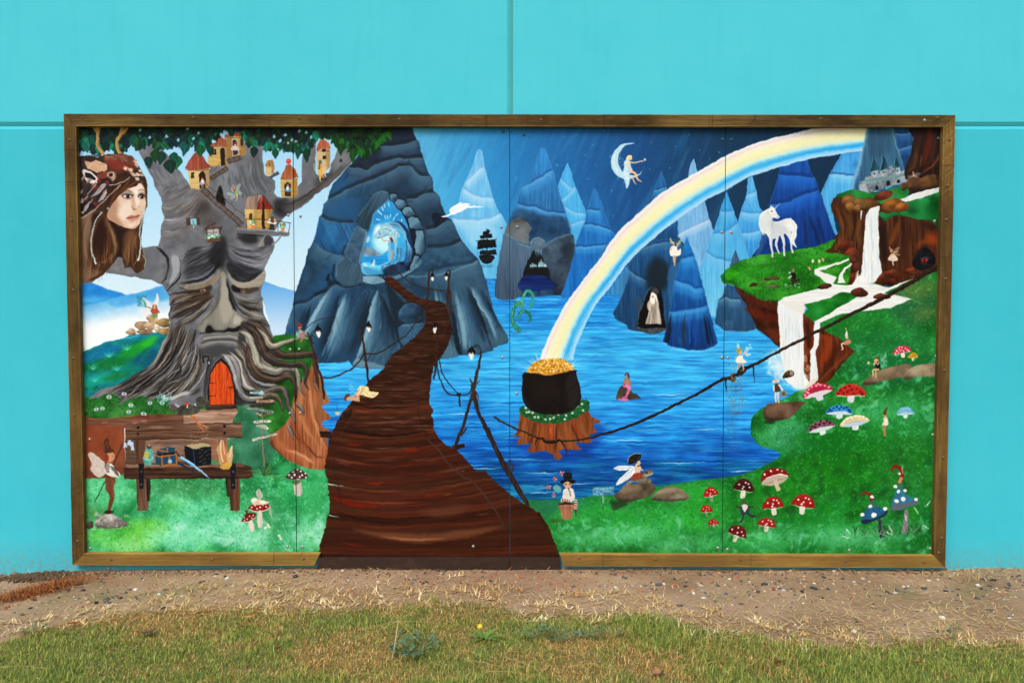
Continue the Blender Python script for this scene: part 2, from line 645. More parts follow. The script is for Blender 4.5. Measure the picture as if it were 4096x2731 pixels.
# ---- sky and water
def lerpc(v,knots):
    k = sorted(knots)
    xs = [q[0] for q in k]
    cs = np.array([hx(q[1]) for q in k])
    return np.stack([np.interp(v,xs,cs[:,j]) for j in range(3)],-1)


def paint_sky():
    yy,xx = np.mgrid[0:CH,0:CW]
    xx = xx+CX0; yy = yy+CY0
    left = lerpc(yy,[(290,'9fcdf3'),(480,'b4dcfa'),(700,'d6ecfc'),(760,'eef7fe')])
    right = lerpc(xx,[(900,'7cbfe6'),(1000,'5aa9d8'),(1100,'4296cc'),(1170,'3487bd'),(1300,'2a72a8'),(1450,'245f92'),(1560,'20547c'),(1660,'1c4868'),(1900,'193e5c'),(2160,'183a56')])
    right = right+NZ['r'][...,None]*np.array([1.2,1.6,2])+np.clip((yy-330)/330,-.2,1)[...,None]*np.array([6,16,20])*np.clip((1500-xx)/500,0,1)[...,None]
    w = np.clip((xx-800)/20,0,1)[...,None]
    CAN[:] = left*(1-w)+right*w+NZ['f'][...,None]*1.2
    water = lerpc(yy+NZ['c']*14,[(640,'2a78c8'),(680,'2f92de'),(740,'3aa4e8'),(820,'4cb2f0'),(880,'42aaec'),(940,'389ee6'),(1000,'2688d4'),(1050,'176cba'),(1095,'125f9c'),(1130,'12729f'),(1170,'1188b0')])
    water = water+NZ['h'][...,None]*np.array([9,15,17])
    m = ((yy > 640) & (xx > 690))[...,None]
    CAN[:] = np.where(m,water,CAN)


paint_sky()
fr('K')
for i in range(70):
    x,y = RNG.uniform(120,2200),RNG.uniform(90,1000)
    el(x,y,2,2,'d8ecff',a=RNG.uniform(.15,.5))
for x,y in [(636,163),(1020,115),(828,345),(550,438),(566,448),(848,577),(872,577),(1107,942),(1480,220),(1850,145),(1954,295),(2142,312),(2152,318),(2058,380),(1460,482),(1095,695),(1665,470),(936,440),(907,245),(1716,257),(157,566),(150,592)]:
    el(x,y,4,4,'d8ecff',a=.8,fe=1.5)
fr('S')
dabs((900,300,1660,640),260,110,12,-68,['6fb4dc','2f78ac','1f4f80','4f9ccc'],.1,6,.02)
# loose water strokes
for k in range(1500):
    y = 648+(1170-648)*RNG.random() ** .9
    x = RNG.uniform(740,1830)
    L = RNG.uniform(12,70)*(.6+(y-640)/420)
    lit = RNG.random() < .45
    if y < 980:
        c = ['7fc8f8','66bcf4','9fd8fb','58aef0'][RNG.integers(4)] if lit else ['1a62b8','1f74cc','165aa8','2a84d8'][RNG.integers(4)]
    else:
        c = ['3a9ccc','58b4dc','2c8cc8','9fd4ea'][RNG.integers(4)] if lit else ['0c3f78','0e4a80','0b5078','103c84'][RNG.integers(4)]
    w = RNG.uniform(1,2.6)
    b = RNG.normal(0,1)
    ln([(x-L/2,y),(x-L/6,y+b),(x+L/6,y-b*.6),(x+L/2,y+RNG.normal(0,.6))],w,c,RNG.uniform(.25,.75),fe=.5,tp=(.4,.4))
for k in range(150):
    x,y = RNG.uniform(1000,1800),RNG.uniform(1060,1160)
    L = RNG.uniform(30,120)
    ln([(x-L/2,y),(x,y+RNG.normal(0,1.2)),(x+L/2,y)],RNG.uniform(2,5),['0a3f70','0d7898','127f9a','0b3080','1c9cb8'][RNG.integers(5)],.5,fe=1.2,tp=(.4,.4))
for x,y,L in [(1250,1085,90),(1330,1110,70),(1110,1075,80),(1560,1062,120),(1440,1010,110),(1620,985,70),(1090,1135,90),(1240,1130,70),(1530,1125,90),(1380,1140,60),(1700,1080,60),(1060,950,80),(1540,905,90)]:
    ln([(x-L/2,y),(x,y+1),(x+L/2,y-.5)],2,'cfeaf6',.7,tp=(.5,.5))


def ridge(p,dark,light,hi,d=14,a=.8,wh=2.5):
    """a slab edge: shade of the slab above, lit band below, bright lip"""
    p = [tuple(q) for q in p]
    q = [p[0]]
    for u,v in zip(p[:-1],p[1:]):                 # chipped,angular edge
        n = max(1,int(math.hypot(v[0]-u[0],v[1]-u[1])/(d*2.2)))
        q += [(u[0]+(v[0]-u[0])*k/n+(RNG.normal(0,d*.12) if k < n else 0),u[1]+(v[1]-u[1])*k/n+(RNG.normal(0,d*.2) if k < n else 0)) for k in range(1,n+1)]
    ln([(x,y-d*.6) for x,y in q],d*1.5,dark,a*.85,fe=d*.5,sm=0)
    ln([(x,y+d*2.2) for x,y in q],d*4.4,light,a*.55,fe=d*1.6,sm=0)
    ln([(x,y+d*.9) for x,y in q],d*1.7,light,a*.7,fe=d*.7,sm=0)
    ln([(x,y+wh) for x,y in q],wh*2.4,hi,a*.7,fe=wh,sm=0)


def slab(pts,top,bot,tex='v',amt=6,ridges=(),d=14,dark='1d4a78',light='7fbbe8',hi='c4e4fa',sm=0,edge=None,hit=None):
    ys = [q[1] for q in pts]
    top,bot = np.clip(hx(top)*(.9,1.02,1.01),0,255),np.clip(hx(bot)*(.82,.96,.97),0,255)
    fill(pts,top,sm=sm,tex=tex,amt=amt,grad=(bot,0,min(ys),0,max(ys)))
    m = region(pts,sm)
    clip(m)
    xs = [q[0] for q in pts]
    dabs((min(xs),min(ys),max(xs),max(ys)),int((max(xs)-min(xs))*(max(ys)-min(ys))/2200),70,7,78,[light,dark,top,bot],.18,10,.05,inside=m)
    for k in range(int((max(ys)-min(ys))/55)):
        x,y = RNG.uniform(min(xs),max(xs)),RNG.uniform(min(ys),max(ys))
        u,v = RNG.uniform(30,90),RNG.uniform(40,120)
        fill([(x,y),(x+u,y+RNG.uniform(-20,30)),(x+u*.7,y+v),(x-u*.3,y+v*.8)],[light,dark,top][RNG.integers(3)],.13,sm=0,fe=6)
    for r in ridges:
        ridge(r,dark,light,hi,d)
    ln(list(pts)+[pts[0]],9,hi,.4,fe=3.5,sm=0)
    ln(list(pts)+[pts[0]],30,dark,.22,fe=14,sm=0)
    clip()
    if edge:
        ln(edge,3,hi,.55,fe=1)


fr('K')                                           # far pale spires
slab([(1905,380),(1925,480),(1980,650),(2040,930),(2095,1090),(2030,1290),(1960,1460),(1900,1350),(1740,1130),(1720,1000),(1840,560),(1870,430)],'98b8e8','8cacdc',ridges=[[(1740,1120),(1900,1050),(2060,975)]],dark='7f9cc8',light='bcd2f2',hi='d6e6fa')
slab([(1580,498),(1612,580),(1640,720),(1740,990),(1750,1175),(1470,1175),(1480,800),(1520,640),(1560,540)],'3478ac','285a88',ridges=[[(1500,690),(1570,680),(1635,655)]],light='5a9ac8')
fr('H')
slab([(1850,298),(1868,292),(1892,315),(1915,470),(1960,620),(2005,790),(2060,940),(2095,955),(2140,1060),(2100,1300),(2050,1600),(1900,1600),(1860,1410),(1700,1250),(1590,1010),(1600,960),(1650,840),(1690,690),(1770,540),(1835,330)],'8cb8ec','84c0ee',ridges=[[(1735,640),(1830,545),(1915,475)],[(1690,695),(1760,735),(1820,770),(1900,790),(2005,795)],[(1590,1005),(1700,1015),(1850,1020),(1980,1000),(2085,950)]],dark='6fa6dc',light='b8dcf8',hi='dff0fd',d=18)
fill([(1690,1080),(1800,1060),(2050,1090),(2000,1240),(1800,1280)],'b4dcf8',.5,fe=40)
fr('K')
slab([(660,425),(690,480),(735,640),(790,760),(840,900),(840,1000),(735,1235),(700,1110),(650,920),(610,800),(565,655),(600,560),(640,450)],'62a8e4','72b8ee',ridges=[[(580,570),(700,680),(735,650)],[(600,800),(700,700),(745,640)],[(635,855),(740,910),(840,925)],[(690,1030),(780,1000),(840,975)]],dark='3f88cc',light='8cc8f4',d=9)
slab([(925,665),(945,680),(1000,830),(1040,960),(1095,1080),(1140,1130),(1050,1225),(940,1400),(820,1600),(790,1720),(620,1750),(560,1690),(640,1568),(700,1300),(735,1235),(790,1080),(830,1000),(850,890),(870,850),(905,700)],'3a7cb8','2a80c8',ridges=[[(850,885),(910,880),(980,892)],[(810,1030),(890,1020),(1000,1060),(1095,1080)],[(725,1240),(850,1252),(960,1235),(1050,1222)]],light='52a4e0')
slab([(400,278),(440,283),(475,370),(520,490),(555,640),(610,800),(650,920),(700,1110),(735,1235),(700,1400),(600,1720),(60,1740),(95,1180),(45,1105),(95,950),(165,820),(185,740),(215,660),(300,600),(350,420)],'4a92d2','35536c',ridges=[[(215,670),(300,620),(420,560),(520,495)],[(165,820),(250,850),(350,850),(440,900),(560,915),(650,918)]],dark='1c4f88',light='5ea6e0',d=18)
fill([(180,870),(420,930),(640,960),(680,1120),(480,1180),(250,1200),(90,1060)],'2c4f6c',.75,fe=30,tex='i')
fill([(45,1105),(95,1000),(170,960),(240,980),(310,1060),(280,1130),(270,1215),(100,1150)],'77797b',.9,rag=3,tex='i',amt=5)
fill([(230,960),(260,975),(240,1000),(110,1010),(150,970)],'4d4844',.6,fe=12)
fill([(40,1115),(95,1165),(200,1205),(290,1240),(335,1270),(300,1340),(250,1420),(215,1580),(180,1740),(-40,1740),(-30,1500),(10,1250)],'62798e',grad=('4d6076',0,1150,0,1700),tex='v',amt=6)
ln([(45,1110),(200,1213),(330,1270),(300,1345),(250,1420)],6,'9fb6c6',.7,fe=2)
fill([(395,1280),(440,1230),(560,1150),(700,1115),(735,1240),(700,1400),(640,1600),(600,1700),(520,1700),(480,1480),(420,1360)],'536779',tex='i',amt=10,grad=('3a4a5a',400,1200,640,1568))
ln([(395,1285),(440,1232),(560,1155),(700,1117)],7,'9db4c4',.7,fe=3)
fill([(600,1230),(720,1200),(690,1380),(620,1330)],'25303a',.6,fe=24)
fill([(330,1275),(390,1310),(425,1365),(480,1480),(500,1568),(540,1640),(200,1640),(215,1560),(250,1420),(300,1335)],'191c20')
fill([(230,1530),(340,1515),(470,1545),(520,1600),(520,1660),(190,1665)],'16357a',.9,fe=8,tex='h')
for x,h in [(300,30),(318,45),(335,38),(352,26),(390,60),(405,80),(420,64),(436,50),(448,34),(380,36)]:
    fill([(x-7,1440),(x-5,1440-h*.7),(x,1440-h),(x+6,1440-h*.65),(x+7,1440)],'b9dff2',.9,sm=0)
ln([(280,1450),(380,1440),(470,1445)],8,'7fa6b4',.5,fe=4)
el(368,1215,76,64,'63778a',tex='i',amt=8)
ln([(295,1210),(330,1165),(390,1152),(435,1190)],8,'9fb4c4',.8,fe=3)
for x in (345,362,380,402):
    ln([(x,1270),(x+2,1300),(x,1325+(x % 3)*10)],[9,6,2],'7f98aa')
fr('N')
slab([(1320,295),(1510,275),(1440,500),(1410,640),(1300,650),(1230,720),(1250,850),(1290,1020),(1250,990),(1200,830),(1140,640),(1180,560),(1220,460),(1270,380)],'5b9cdc','84c4f2',ridges=[[(1215,468),(1300,480),(1430,495)]],light='9cd2f6')
slab([(790,400),(900,350),(1020,345),(1060,480),(1090,510),(1120,610),(1150,680),(1200,830),(1265,1010),(1200,1100),(1000,1160),(560,1200),(600,1080),(650,960),(690,740),(730,620),(770,480)],'235fa6','123f82',ridges=[[(755,480),(860,490),(960,492),(1088,505)],[(690,745),(860,722),(960,670),(1130,615)]],dark='0f3570',light='2f7ad0',hi='7fc0f0',d=24)
clip(region([(690,745),(860,722),(960,670),(1130,615),(1265,1010),(1200,1100),(1000,1160),(560,1200)],0))
fill([(560,1200),(620,960),(690,960),(600,1200)],'5a7f9c',.5,fe=12)
for x0,x1,w,c in [(1040,1130,26,'0e1c40'),(1110,1180,20,'12224c'),(960,980,20,'16489a'),(880,860,30,'1c5cb4'),(1000,1010,14,'24222c'),(780,740,18,'164a94')]:
    ln([(x0,830),((x0+x1)/2,960),(x1,1090)],w,c,.6,fe=10,tp=(.4,.1))
clip()
slab([(545,490),(575,620),(600,740),(640,800),(630,960),(600,1100),(510,1220),(470,1060),(415,900),(440,800),(490,660),(500,560),(505,510)],'78b4ea','4f98d8',ridges=[[(480,665),(540,640),(580,620)],[(430,800),(540,820),(630,815)],[(450,990),(540,985),(620,960)]],dark='4486c8',light='94caf4')
slab([(-120,1480),(-60,1150),(0,1080),(60,1120),(110,1250),(200,1568),(-100,1568)],'94b4e4','84a8dc',dark='7096c4',light='bcd2f2')
slab([(315,617),(345,690),(385,800),(420,910),(470,1060),(510,1200),(500,1400),(480,1700),(60,1720),(60,1500),(80,1330),(140,1150),(190,1000),(240,880),(270,760),(295,680)],'4f9cda','9accf2',ridges=[[(255,800),(330,806),(388,800)],[(195,992),(300,985),(420,905)],[(130,1145),(220,1210),(350,1235),(420,1230)]],dark='3c86c8',light='7cbcec',d=20)
fill([(395,1130),(440,1230),(420,1300),(340,1300),(365,1200)],'4f6c88',sm=0,tex='v')
slab([(1540,60),(1760,60),(1800,220),(1840,330),(1870,440),(1870,620),(1410,640),(1440,500),(1480,380),(1505,230)],'5b7a92','46688a',dark='35536e',light='7fa2ba')
ln([(1545,70),(1505,230),(1480,380),(1440,500),(1415,620)],26,'9fc2dc',.6,fe=12)
ln([(1760,70),(1800,220),(1840,330),(1870,440)],12,'88aac2',.6,fe=5)
fill([(1560,70),(1720,70),(1760,220),(1680,330),(1560,300)],'32526c',.5,fe=30)
slab([(1768,60),(1950,60),(1940,220),(1900,400),(1865,430),(1805,220)],'2f5f90','24486e',ridges=[[(1770,118),(1860,125),(1950,118)],[(1810,262),(1880,245),(1935,228)]],light='4a7cae',d=12)
fr('L')
slab([(1300,30),(1480,-90),(1620,-70),(1700,-90),(1760,0),(1740,200),(1680,500),(1600,760),(1310,775),(1215,752),(1210,712),(1100,662),(1070,610),(1150,450),(1205,300),(1235,190),(1215,150),(1250,90)],'2a618f','2a4f74',ridges=[[(1220,190),(1290,245),(1390,295)],[(1340,-10),(1480,-60),(1640,-70),(1720,-60)]],dark='1c3650',light='5588ac')
fill([(1000,435),(1090,300),(1205,150),(1235,200),(1150,425)],'3f88bc',sm=0,tex='v')
fill([(1160,240),(1235,200),(1200,320),(1120,480)],'4f7f9f',.5,fe=12)
fill([(1380,230),(1480,60),(1600,150),(1620,260),(1560,380),(1420,390)],'1e2a34',.85,fe=40)
fill([(1280,480),(1350,440),(1330,560),(1270,540)],'6a5240',.25,fe=12)
fill([(1600,180),(1680,130),(1720,140),(1640,560),(1600,420)],'3b719c',.8,fe=8)
slab([(1770,-140),(1800,-60),(1835,20),(1850,60),(1880,150),(1925,330),(1940,370),(1975,520),(2010,640),(2070,880),(2040,920),(1940,955),(1800,950),(1590,912),(1590,882),(1545,872),(1600,650),(1640,400),(1655,290),(1690,200),(1720,80),(1745,-40)],'2b84c8','14467e',ridges=[[(1720,85),(1790,75),(1850,55)],[(1655,290),(1740,320),(1850,370),(1930,365)],[(1605,592),(1740,576),(1880,560),(1975,525)]],dark='134a86',light='56a8e6',hi='a6d8f8',d=22)
clip(region([(1600,592),(1740,576),(1880,560),(1975,525),(2070,880),(1940,955),(1800,950),(1545,872)],0))
for x0,x1,w,c in [(1625,1590,26,'10161e'),(1600,1570,16,'12202e'),(1935,1990,26,'0e1420'),(1960,2030,18,'12233c'),(1760,1740,30,'3a4048'),(1690,1660,16,'1c4c88'),(1840,1860,22,'1c58a4'),(1800,1800,14,'2a6cb8')]:
    ln([(x0,600),((x0+x1)/2,760),(x1,900)],w,c,.7,fe=9,tp=(.4,.1))
clip()
ln([(1545,880),(1590,905),(1700,945),(1850,958),(1990,945),(2065,895)],9,'9cd6fa',.6,fe=4)
fr('O')
slab([(150,318),(240,350),(330,500),(430,700),(455,748),(360,772),(300,778),(140,768),(40,692),(60,600),(80,470),(120,435)],'3a6288','3a5c7c',ridges=[[(78,475),(150,445),(200,470),(290,480)]],dark='254560',light='6690ac')
ln([(40,700),(140,775),(300,786),(450,755)],8,'8ecdf4',.5,fe=4)


def rainbow():
    o = via('L',[(372,1040),(480,780),(620,520),(800,270),(965,55)])+via('K',[(1130,1130),(1350,920),(1600,705),(1840,562),(2100,412)])+via('N',[(315,310),(560,205),(800,140),(1000,95),(1180,60),(1560,30)])
    i = via('L',[(690,1040),(780,780),(900,540),(1080,310),(1250,85)])+via('K',[(1530,1140),(1720,992),(1900,862),(2100,742)])+via('N',[(315,612),(500,505),(800,405),(1020,345),(1300,300),(1500,272)])

    def rs(p,n=90):
        q = smooth(np.array(p),False,8)
        s = np.r_[0,np.cumsum(np.hypot(*np.diff(q,axis=0).T))]
        t = np.linspace(0,s[-1],n)
        return np.stack([np.interp(t,s,q[:,0]),np.interp(t,s,q[:,1])],1)
    o,i = rs(o),rs(i)
    fr('S')
    clip(region(np.vstack([o[:79],[(1996,285),via('N',[(1535,75)])[0],via('N',[(1500,278)])[0]],i[:88][::-1]]),0,.8))
    knots = [(0,'ece9f0'),(.08,'f0e8e6'),(.13,'ecd8d6'),(.17,'f1ebd8'),(.3,'f2eebe'),(.47,'efecb8'),(.56,'dcecd4'),(.63,'a9def0'),(.7,'62bcf0'),(.76,'38a6ec'),(.81,'56b4f0'),(.88,'98cef6'),(1,'b4daf8')]
    N = 46
    for k in range(N):
        u,v = k/N,(k+1.3)/N
        c = lerpc(np.array(k/N),knots)
        fill(np.vstack([o+(i-o)*u,(o+(i-o)*v)[::-1]]),c,sm=0,tex='f',amt=2)
    for k in range(420):                     # long soft brush marks along the bow
        u = RNG.random()
        s = RNG.integers(0,70)
        e = s+RNG.integers(6,20)
        seg = (o+(i-o)*u)[s:e:2]
        if len(seg) > 2:
            ln(seg,RNG.uniform(1.5,5),lerpc(np.array(min(1,max(0,u+RNG.normal(0,.035)))),knots)+RNG.normal(0,4),.3,fe=1.4,tp=(.4,.4))
    for u,c,a in [(.125,'e0bcc0',.35),(.1,'efd4d6',.4),(.02,'f8f6f8',.6)]:
        for s in range(0,84,7):
            ln((o+(i-o)*(u+RNG.normal(0,.006)))[s:s+9],RNG.uniform(1,2.4),c,a,fe=.5)
    clip()


rainbow()

# ---- the dark mountain with the lit cave
MT = via('H',[(885,40),(1178,40),(1182,80),(1225,200),(1250,222),(1275,330),(1305,400),(1330,480),(1360,560),(1388,590),(1405,720),(1460,770),(1480,850),(1530,980),(1590,1020),(1640,1130),(1680,1210),(1760,1310),(1855,1412)])+\
    via('I',[(2005,148),(2030,200),(2080,380),(2130,560),(2150,660),(2190,720),(2240,800),(2290,900),(2280,940),(2145,985),(2140,1015),(2020,1050),(1810,1058),(1800,1078),(1640,1090),(1350,1170),(1080,1182),(960,1190),(800,1165),(760,1112),(640,1125),(470,1135),(300,1135),(200,1000),(60,900),(90,860),(150,700),(210,520),(270,380),(330,180),(372,30)])+\
    via('H',[(150,1300),(190,1220),(225,1100),(245,975),(275,960),(290,850),(330,820),(345,740),(390,640),(500,520),(550,470),(700,300)])
fr('S')
fill(MT,'32546c',sm=0,tex='i',amt=6)
mm = region(MT,0,.5)
clip(mm)
# broad tone: bluer on the left flank, near black at the top, slate below
fill([(760,600),(720,520),(760,430),(800,380),(830,460),(800,620),(740,760),(650,770)],'2a6490',.75,fe=26)
fill([(840,290),(950,290),(970,380),(900,420),(800,400)],'222c44',.8,fe=20)
fill([(880,420),(1000,440),(1040,520),(980,560),(860,470)],'22364c',.55,fe=18)
fill([(1000,620),(1090,600),(1150,760),(1090,810),(1010,800)],'48687e',.5,fe=22)
fill([(660,690),(800,680),(830,830),(730,840)],'2b4f6e',.6,fe=20)
fr('H')
for p in ([(870,270),(1000,268),(1120,245),(1245,215)],[(540,482),(640,492),(740,517),(800,460),(900,428),(1040,388),(1120,402),(1305,392)],
          [(300,842),(420,772),(540,702),(660,655),(800,600),(900,560),(1000,510),(1060,475),(1165,465),(1220,540),(1290,578),(1388,572)],
          [(1130,807),(1230,792),(1330,745),(1400,740),(1460,768)],[(1330,1115),(1440,1092),(1540,1020),(1600,1035)],
          [(1340,1302),(1500,1297),(1600,1267),(1690,1228)],[(1330,1545),(1500,1502),(1700,1472),(1858,1415)],
          [(250,968),(330,1022),(450,1042),(590,1052)],[(180,1222),(240,1292),(340,1342),(490,1375)]):
    ridge(p,'101c28','55788e','8fb0c2',30,.9,3.4)
fill([(250,980),(330,1030),(590,1065),(560,1200),(490,1360),(340,1330),(240,1280),(190,1220)],'2a6a98',.7,fe=8,tex='l',amt=10)
fill([(330,1060),(420,1080),(400,1250),(300,1230)],'3f86b4',.5,fe=24)
fill([(560,700),(760,640),(900,600),(800,720),(640,800),(520,800)],'274e6c',.6,fe=30,tex='r')
fill([(300,860),(420,790),(560,760),(620,900),(560,1020),(330,990)],'2c5f84',.6,fe=20)
fill([(1385,960),(1440,940),(1520,990),(1480,1040),(1420,1080)],'14203a',.95,fe=5)
dabs((300,240,1700,1560),260,110,16,-50,['16283a','446880','2a5070','2a4a64','35607e'],.3,25,.1,inside=mm)
fr('I')
# buttresses at the foot
for p in ([(420,500),(520,490),(600,400),(700,385),(860,375)],[(190,600),(340,560),(430,500),(560,440)]):
    ridge(p,'12202c','4d7088','8fb0c2',22,.8,3)
fill([(430,480),(560,400),(640,360),(560,330),(540,440)],'10171f',.6,fe=14)
fill([(690,430),(1000,420),(960,600),(820,1000),(640,1120),(480,1110),(560,900),(620,640)],'274c6a',.7,fe=16,tex='r',amt=8)
fill([(1010,450),(1040,440),(1080,520),(1150,700),(1220,880),(1260,970),(1200,1020),(1120,1170),(800,1160),(840,1060),(900,900),(960,620)],'47687e',.95,fe=3,tex='r',amt=8)
fill([(1080,530),(1150,700),(1240,900),(1150,1000),(1060,900),(1050,700)],'2a455c',.5,fe=22)
fill([(800,1150),(840,1080),(900,1110),(1000,1130),(1110,1170),(960,1192)],'7c9cac',.75,fe=10)
ln([(1030,440),(980,560),(940,700),(920,830)],9,'86a6b8',.7,fe=4)
ln([(620,610),(600,760),(560,900),(500,1060)],14,'6d92a8',.8,fe=5)
ln([(730,470),(660,560),(620,680),(600,800)],9,'7aa0b6',.6,fe=4)
ln([(610,720),(580,850),(545,960)],5,'c9dde8',.6,fe=2)
ln([(600,400),(520,540),(470,660),(440,760)],10,'6a90a8',.6,fe=5)
ln([(1140,640),(1190,760),(1240,900),(1260,980)],16,'14212e',.75,fe=7)
ln([(960,560),(930,680),(900,820),(850,1000)],12,'152536',.6,fe=6)
fill([(1120,380),(1200,450),(1280,540),(1460,560),(1470,760),(1380,900),(1260,960),(1180,700)],'1b2c3c',.85,fe=14)
el(1350,660,118,98,'3f6480',fe=3,tex='i',grad=('22384c',1280,600,1440,740))
ln([(1240,660),(1280,590),(1350,560),(1420,580)],10,'7496aa',.6,fe=5)
fill([(1230,820),(1280,760),(1480,755),(1500,800),(1380,930),(1270,960)],'3f657f',fe=4,tex='i')
ln([(1270,770),(1360,770),(1470,750)],6,'8fb0c0',.7,fe=2)
fill([(640,200),(690,130),(760,120),(830,180),(905,270),(890,350),(760,380),(680,370),(630,290)],'476375',tex='r',amt=6)
ln([(640,300),(650,190),(700,130),(770,125),(840,190),(905,280)],7,'8fabba',.7,fe=3)
ln([(620,190),(610,300),(670,385),(760,400),(880,380)],16,'10171e',.7,fe=7)
fill([(530,330),(560,280),(580,270),(560,340)],'0e141a',.8,fe=6)
fill([(710,0),(690,90),(740,130),(830,180),(880,240),(880,0)],'2c4a66',.9,fe=5,tex='r')
# right flank buttresses
for p,w in (([(1590,380),(1620,470),(1650,560)],7),([(1890,380),(1960,540),(2040,740),(2140,960)],8),([(1740,600),(1790,760),(1830,940)],12),([(1930,560),(2000,640),(2100,690),(2180,700)],9),([(1320,300),(1500,300),(1700,270),(1850,220),(2000,165)],10)):
    ln(p,w,'88a8b8',.65,fe=w*.5)
fill([(1740,620),(1780,800),(1840,1050),(1800,1060),(1740,840)],'131f2a',.8,fe=12)
fill([(1930,560),(2030,680),(2100,880),(2130,960),(2090,920),(2000,700)],'16242f',.75,fe=10)
fill([(2100,640),(2160,650),(2185,690),(2120,690)],'10171c',.8,fe=6)
fill([(1360,330),(1480,400),(1700,440),(1720,600),(1560,540),(1400,460)],'27465e',.7,fe=18)
fill([(1500,30),(1880,20),(1980,140),(1720,230),(1500,270),(1440,200)],'2f5570',.6,fe=18,tex='i')
fill([(1760,400),(1900,360),(1960,560),(2080,800),(2100,960),(1900,1040),(1830,900)],'4a6b80',.55,fe=20)
fill([(2140,720),(2190,730),(2285,900),(2150,960)],'4f6d7e',.8,fe=5)
fill([(1640,1080),(1700,960),(1740,860),(1800,1040),(1800,1078)],'5f8496',.8,fe=6)
LT = ['92b2c2','6a8ea4','4c7088','365870','233e54','162430']
for g1,g2,n in (([(560,430),(430,640),(300,900),(260,1000)],[(700,410),(640,640),(560,900),(480,1120)],90),([(730,470),(650,640),(590,860),(500,1100)],[(990,440),(930,700),(880,900),(780,1110)],110),([(1030,440),(970,620),(900,900),(800,1150)],[(1045,440),(1120,600),(1200,820),(1250,1000)],110),([(1570,400),(1600,600),(1640,800),(1660,1060)],[(1700,460),(1760,660),(1800,860),(1830,1050)],60),([(1750,420),(1800,600),(1840,800),(1860,1040)],[(1900,390),(1980,560),(2060,760),(2130,980)],100),([(1920,400),(2000,560),(2100,700),(2160,940)],[(2060,400),(2120,600),(2200,760),(2285,920)],70),([(130,640),(110,760),(90,860)],[(400,540),(360,700),(330,860)],60)):
    flow(g1,g2,n,22,['000000'],.5,(.3,.7),.35,LT)
for p,w in (([(730,470),(650,640),(600,800)],9),([(1030,442),(975,600),(925,780)],8),([(570,430),(450,640),(330,870)],8),([(1750,430),(1800,620),(1830,800)],7),([(1925,410),(2010,580),(2110,720)],7)):
    ln(p,w,'b4ccd8',.55,fe=w*.5,tp=(.3,.5))
dabs((480,380,2250,1150),160,90,8,-60,['1a2e40','5d8096','85a4b4','2a5070'],.28,25,.1,inside=mm)
dots((480,200,2250,1100),120,2.5,['9fc0d0','d0e4ee'],.4,3,inside=mm)
clip()
ln(via('I',[(385,0)])[:0] or [(2005,150),(1900,30)],3,'8fb4c8',.4)
# ---- the lit cave
fr('H')
fill([(960,790),(880,850),(800,930),(765,1030),(745,1120),(720,1200),(690,1300),(660,1440),(690,1540),(760,1600),(1080,1600),(1230,1500),(1280,1390),(1310,1240),(1290,1100),(1230,960),(1130,850),(1030,790)],'16263c')
fill([(960,800),(850,890),(790,970),(755,1100),(720,1200),(690,1310),(665,1440),(700,1560),(860,1570),(960,1480),(1150,1400),(1180,1300),(1150,1100),(1090,950),(1030,880)],'3f9fd8',fe=4,tex='i')
cave = region([(960,800),(850,890),(790,970),(755,1100),(720,1200),(690,1310),(665,1440),(700,1570),(1000,1580),(1180,1440),(1200,1300),(1150,1100),(1090,950),(1030,880)],1,3)
clip(cave)
el(900,1230,120,130,'bfeefc',fe=50)
el(860,1130,60,70,'e9fbff',.9,fe=26)
fill([(800,960),(960,900),(1080,960),(1060,1010),(900,1010),(800,1060)],'2f8cc8',.7,fe=20)
for x,y,a in [(830,900,60),(880,880,75),(905,960,70),(930,960,80),(965,950,100),(1040,940,125),(1080,1000,110),(850,930,45),(900,850,80),(940,840,65),(820,1000,20),(1000,980,100)]:
    t = math.radians(a)
    ln([(x,y),(x+45*math.cos(t),y+45*math.sin(t))],[13,8],'d4f0fb',.75,fe=1.5)
fill([(700,1300),(740,1285),(800,1310),(860,1350),(850,1380),(720,1390),(690,1360)],'8a98a8',.9,tex='i',amt=14)
fill([(690,1390),(860,1375),(920,1330),(960,1330),(950,1420),(860,1480),(690,1480)],'2f9ce0',.9,tex='h')
fill([(670,1460),(740,1440),(860,1470),(940,1440),(900,1560),(720,1560)],'6fc4ea',.9,tex='i',amt=14)
for p in ([(770,1480),(800,1410),(815,1415),(805,1485)],[(690,1500),(700,1440),(740,1480),(730,1510)]):
    fill(p,'cfe6f4',.8,sm=0)
fill([(735,1180),(755,1190),(745,1230),(720,1240)],'cfe0ea',.7)
clip()
# dragon of pale scales and the lady in blue before it
fill([(960,1040),(1060,1030),(1140,1100),(1180,1220),(1190,1360),(1150,1460),(1100,1470),(1130,1330),(1110,1180),(1040,1090),(960,1080)],'24466a')
for k in range(9):
    o = k*11
    ln([(900,1050+o*.2),(970,1030+o*.6),(1060,1060+o*.7),(1120,1160+o*.5),(1140+o*.4,1300),(1120+o*.7,1440)],6,['8fd0f0','5fb0e0','d0ecf8','3f88c0'][k % 4],.8,fe=1,tp=(.2,.3))
fill([(880,1060),(930,1040),(990,1080),(1040,1120),(1060,1180),(1000,1190),(950,1170),(900,1190),(850,1200),(805,1185),(820,1140),(850,1110),(870,1080)],'9cc6dc',tex='f',amt=10)
ln([(815,1150),(860,1105),(920,1090),(1000,1110)],5,'e8f6fc',.9)
ln([(815,1190),(870,1190),(940,1160)],4,'2f5a7c',.9)
spots([(852,1150,6)],5,'22303c')
fill([(860,1568),(880,1480),(940,1450),(1010,1430),(1045,1390),(1030,1330),(1040,1290),(1080,1300),(1090,1370),(1060,1430),(980,1470),(930,1500),(890,1568)],'4f86ac',tex='f',amt=14)
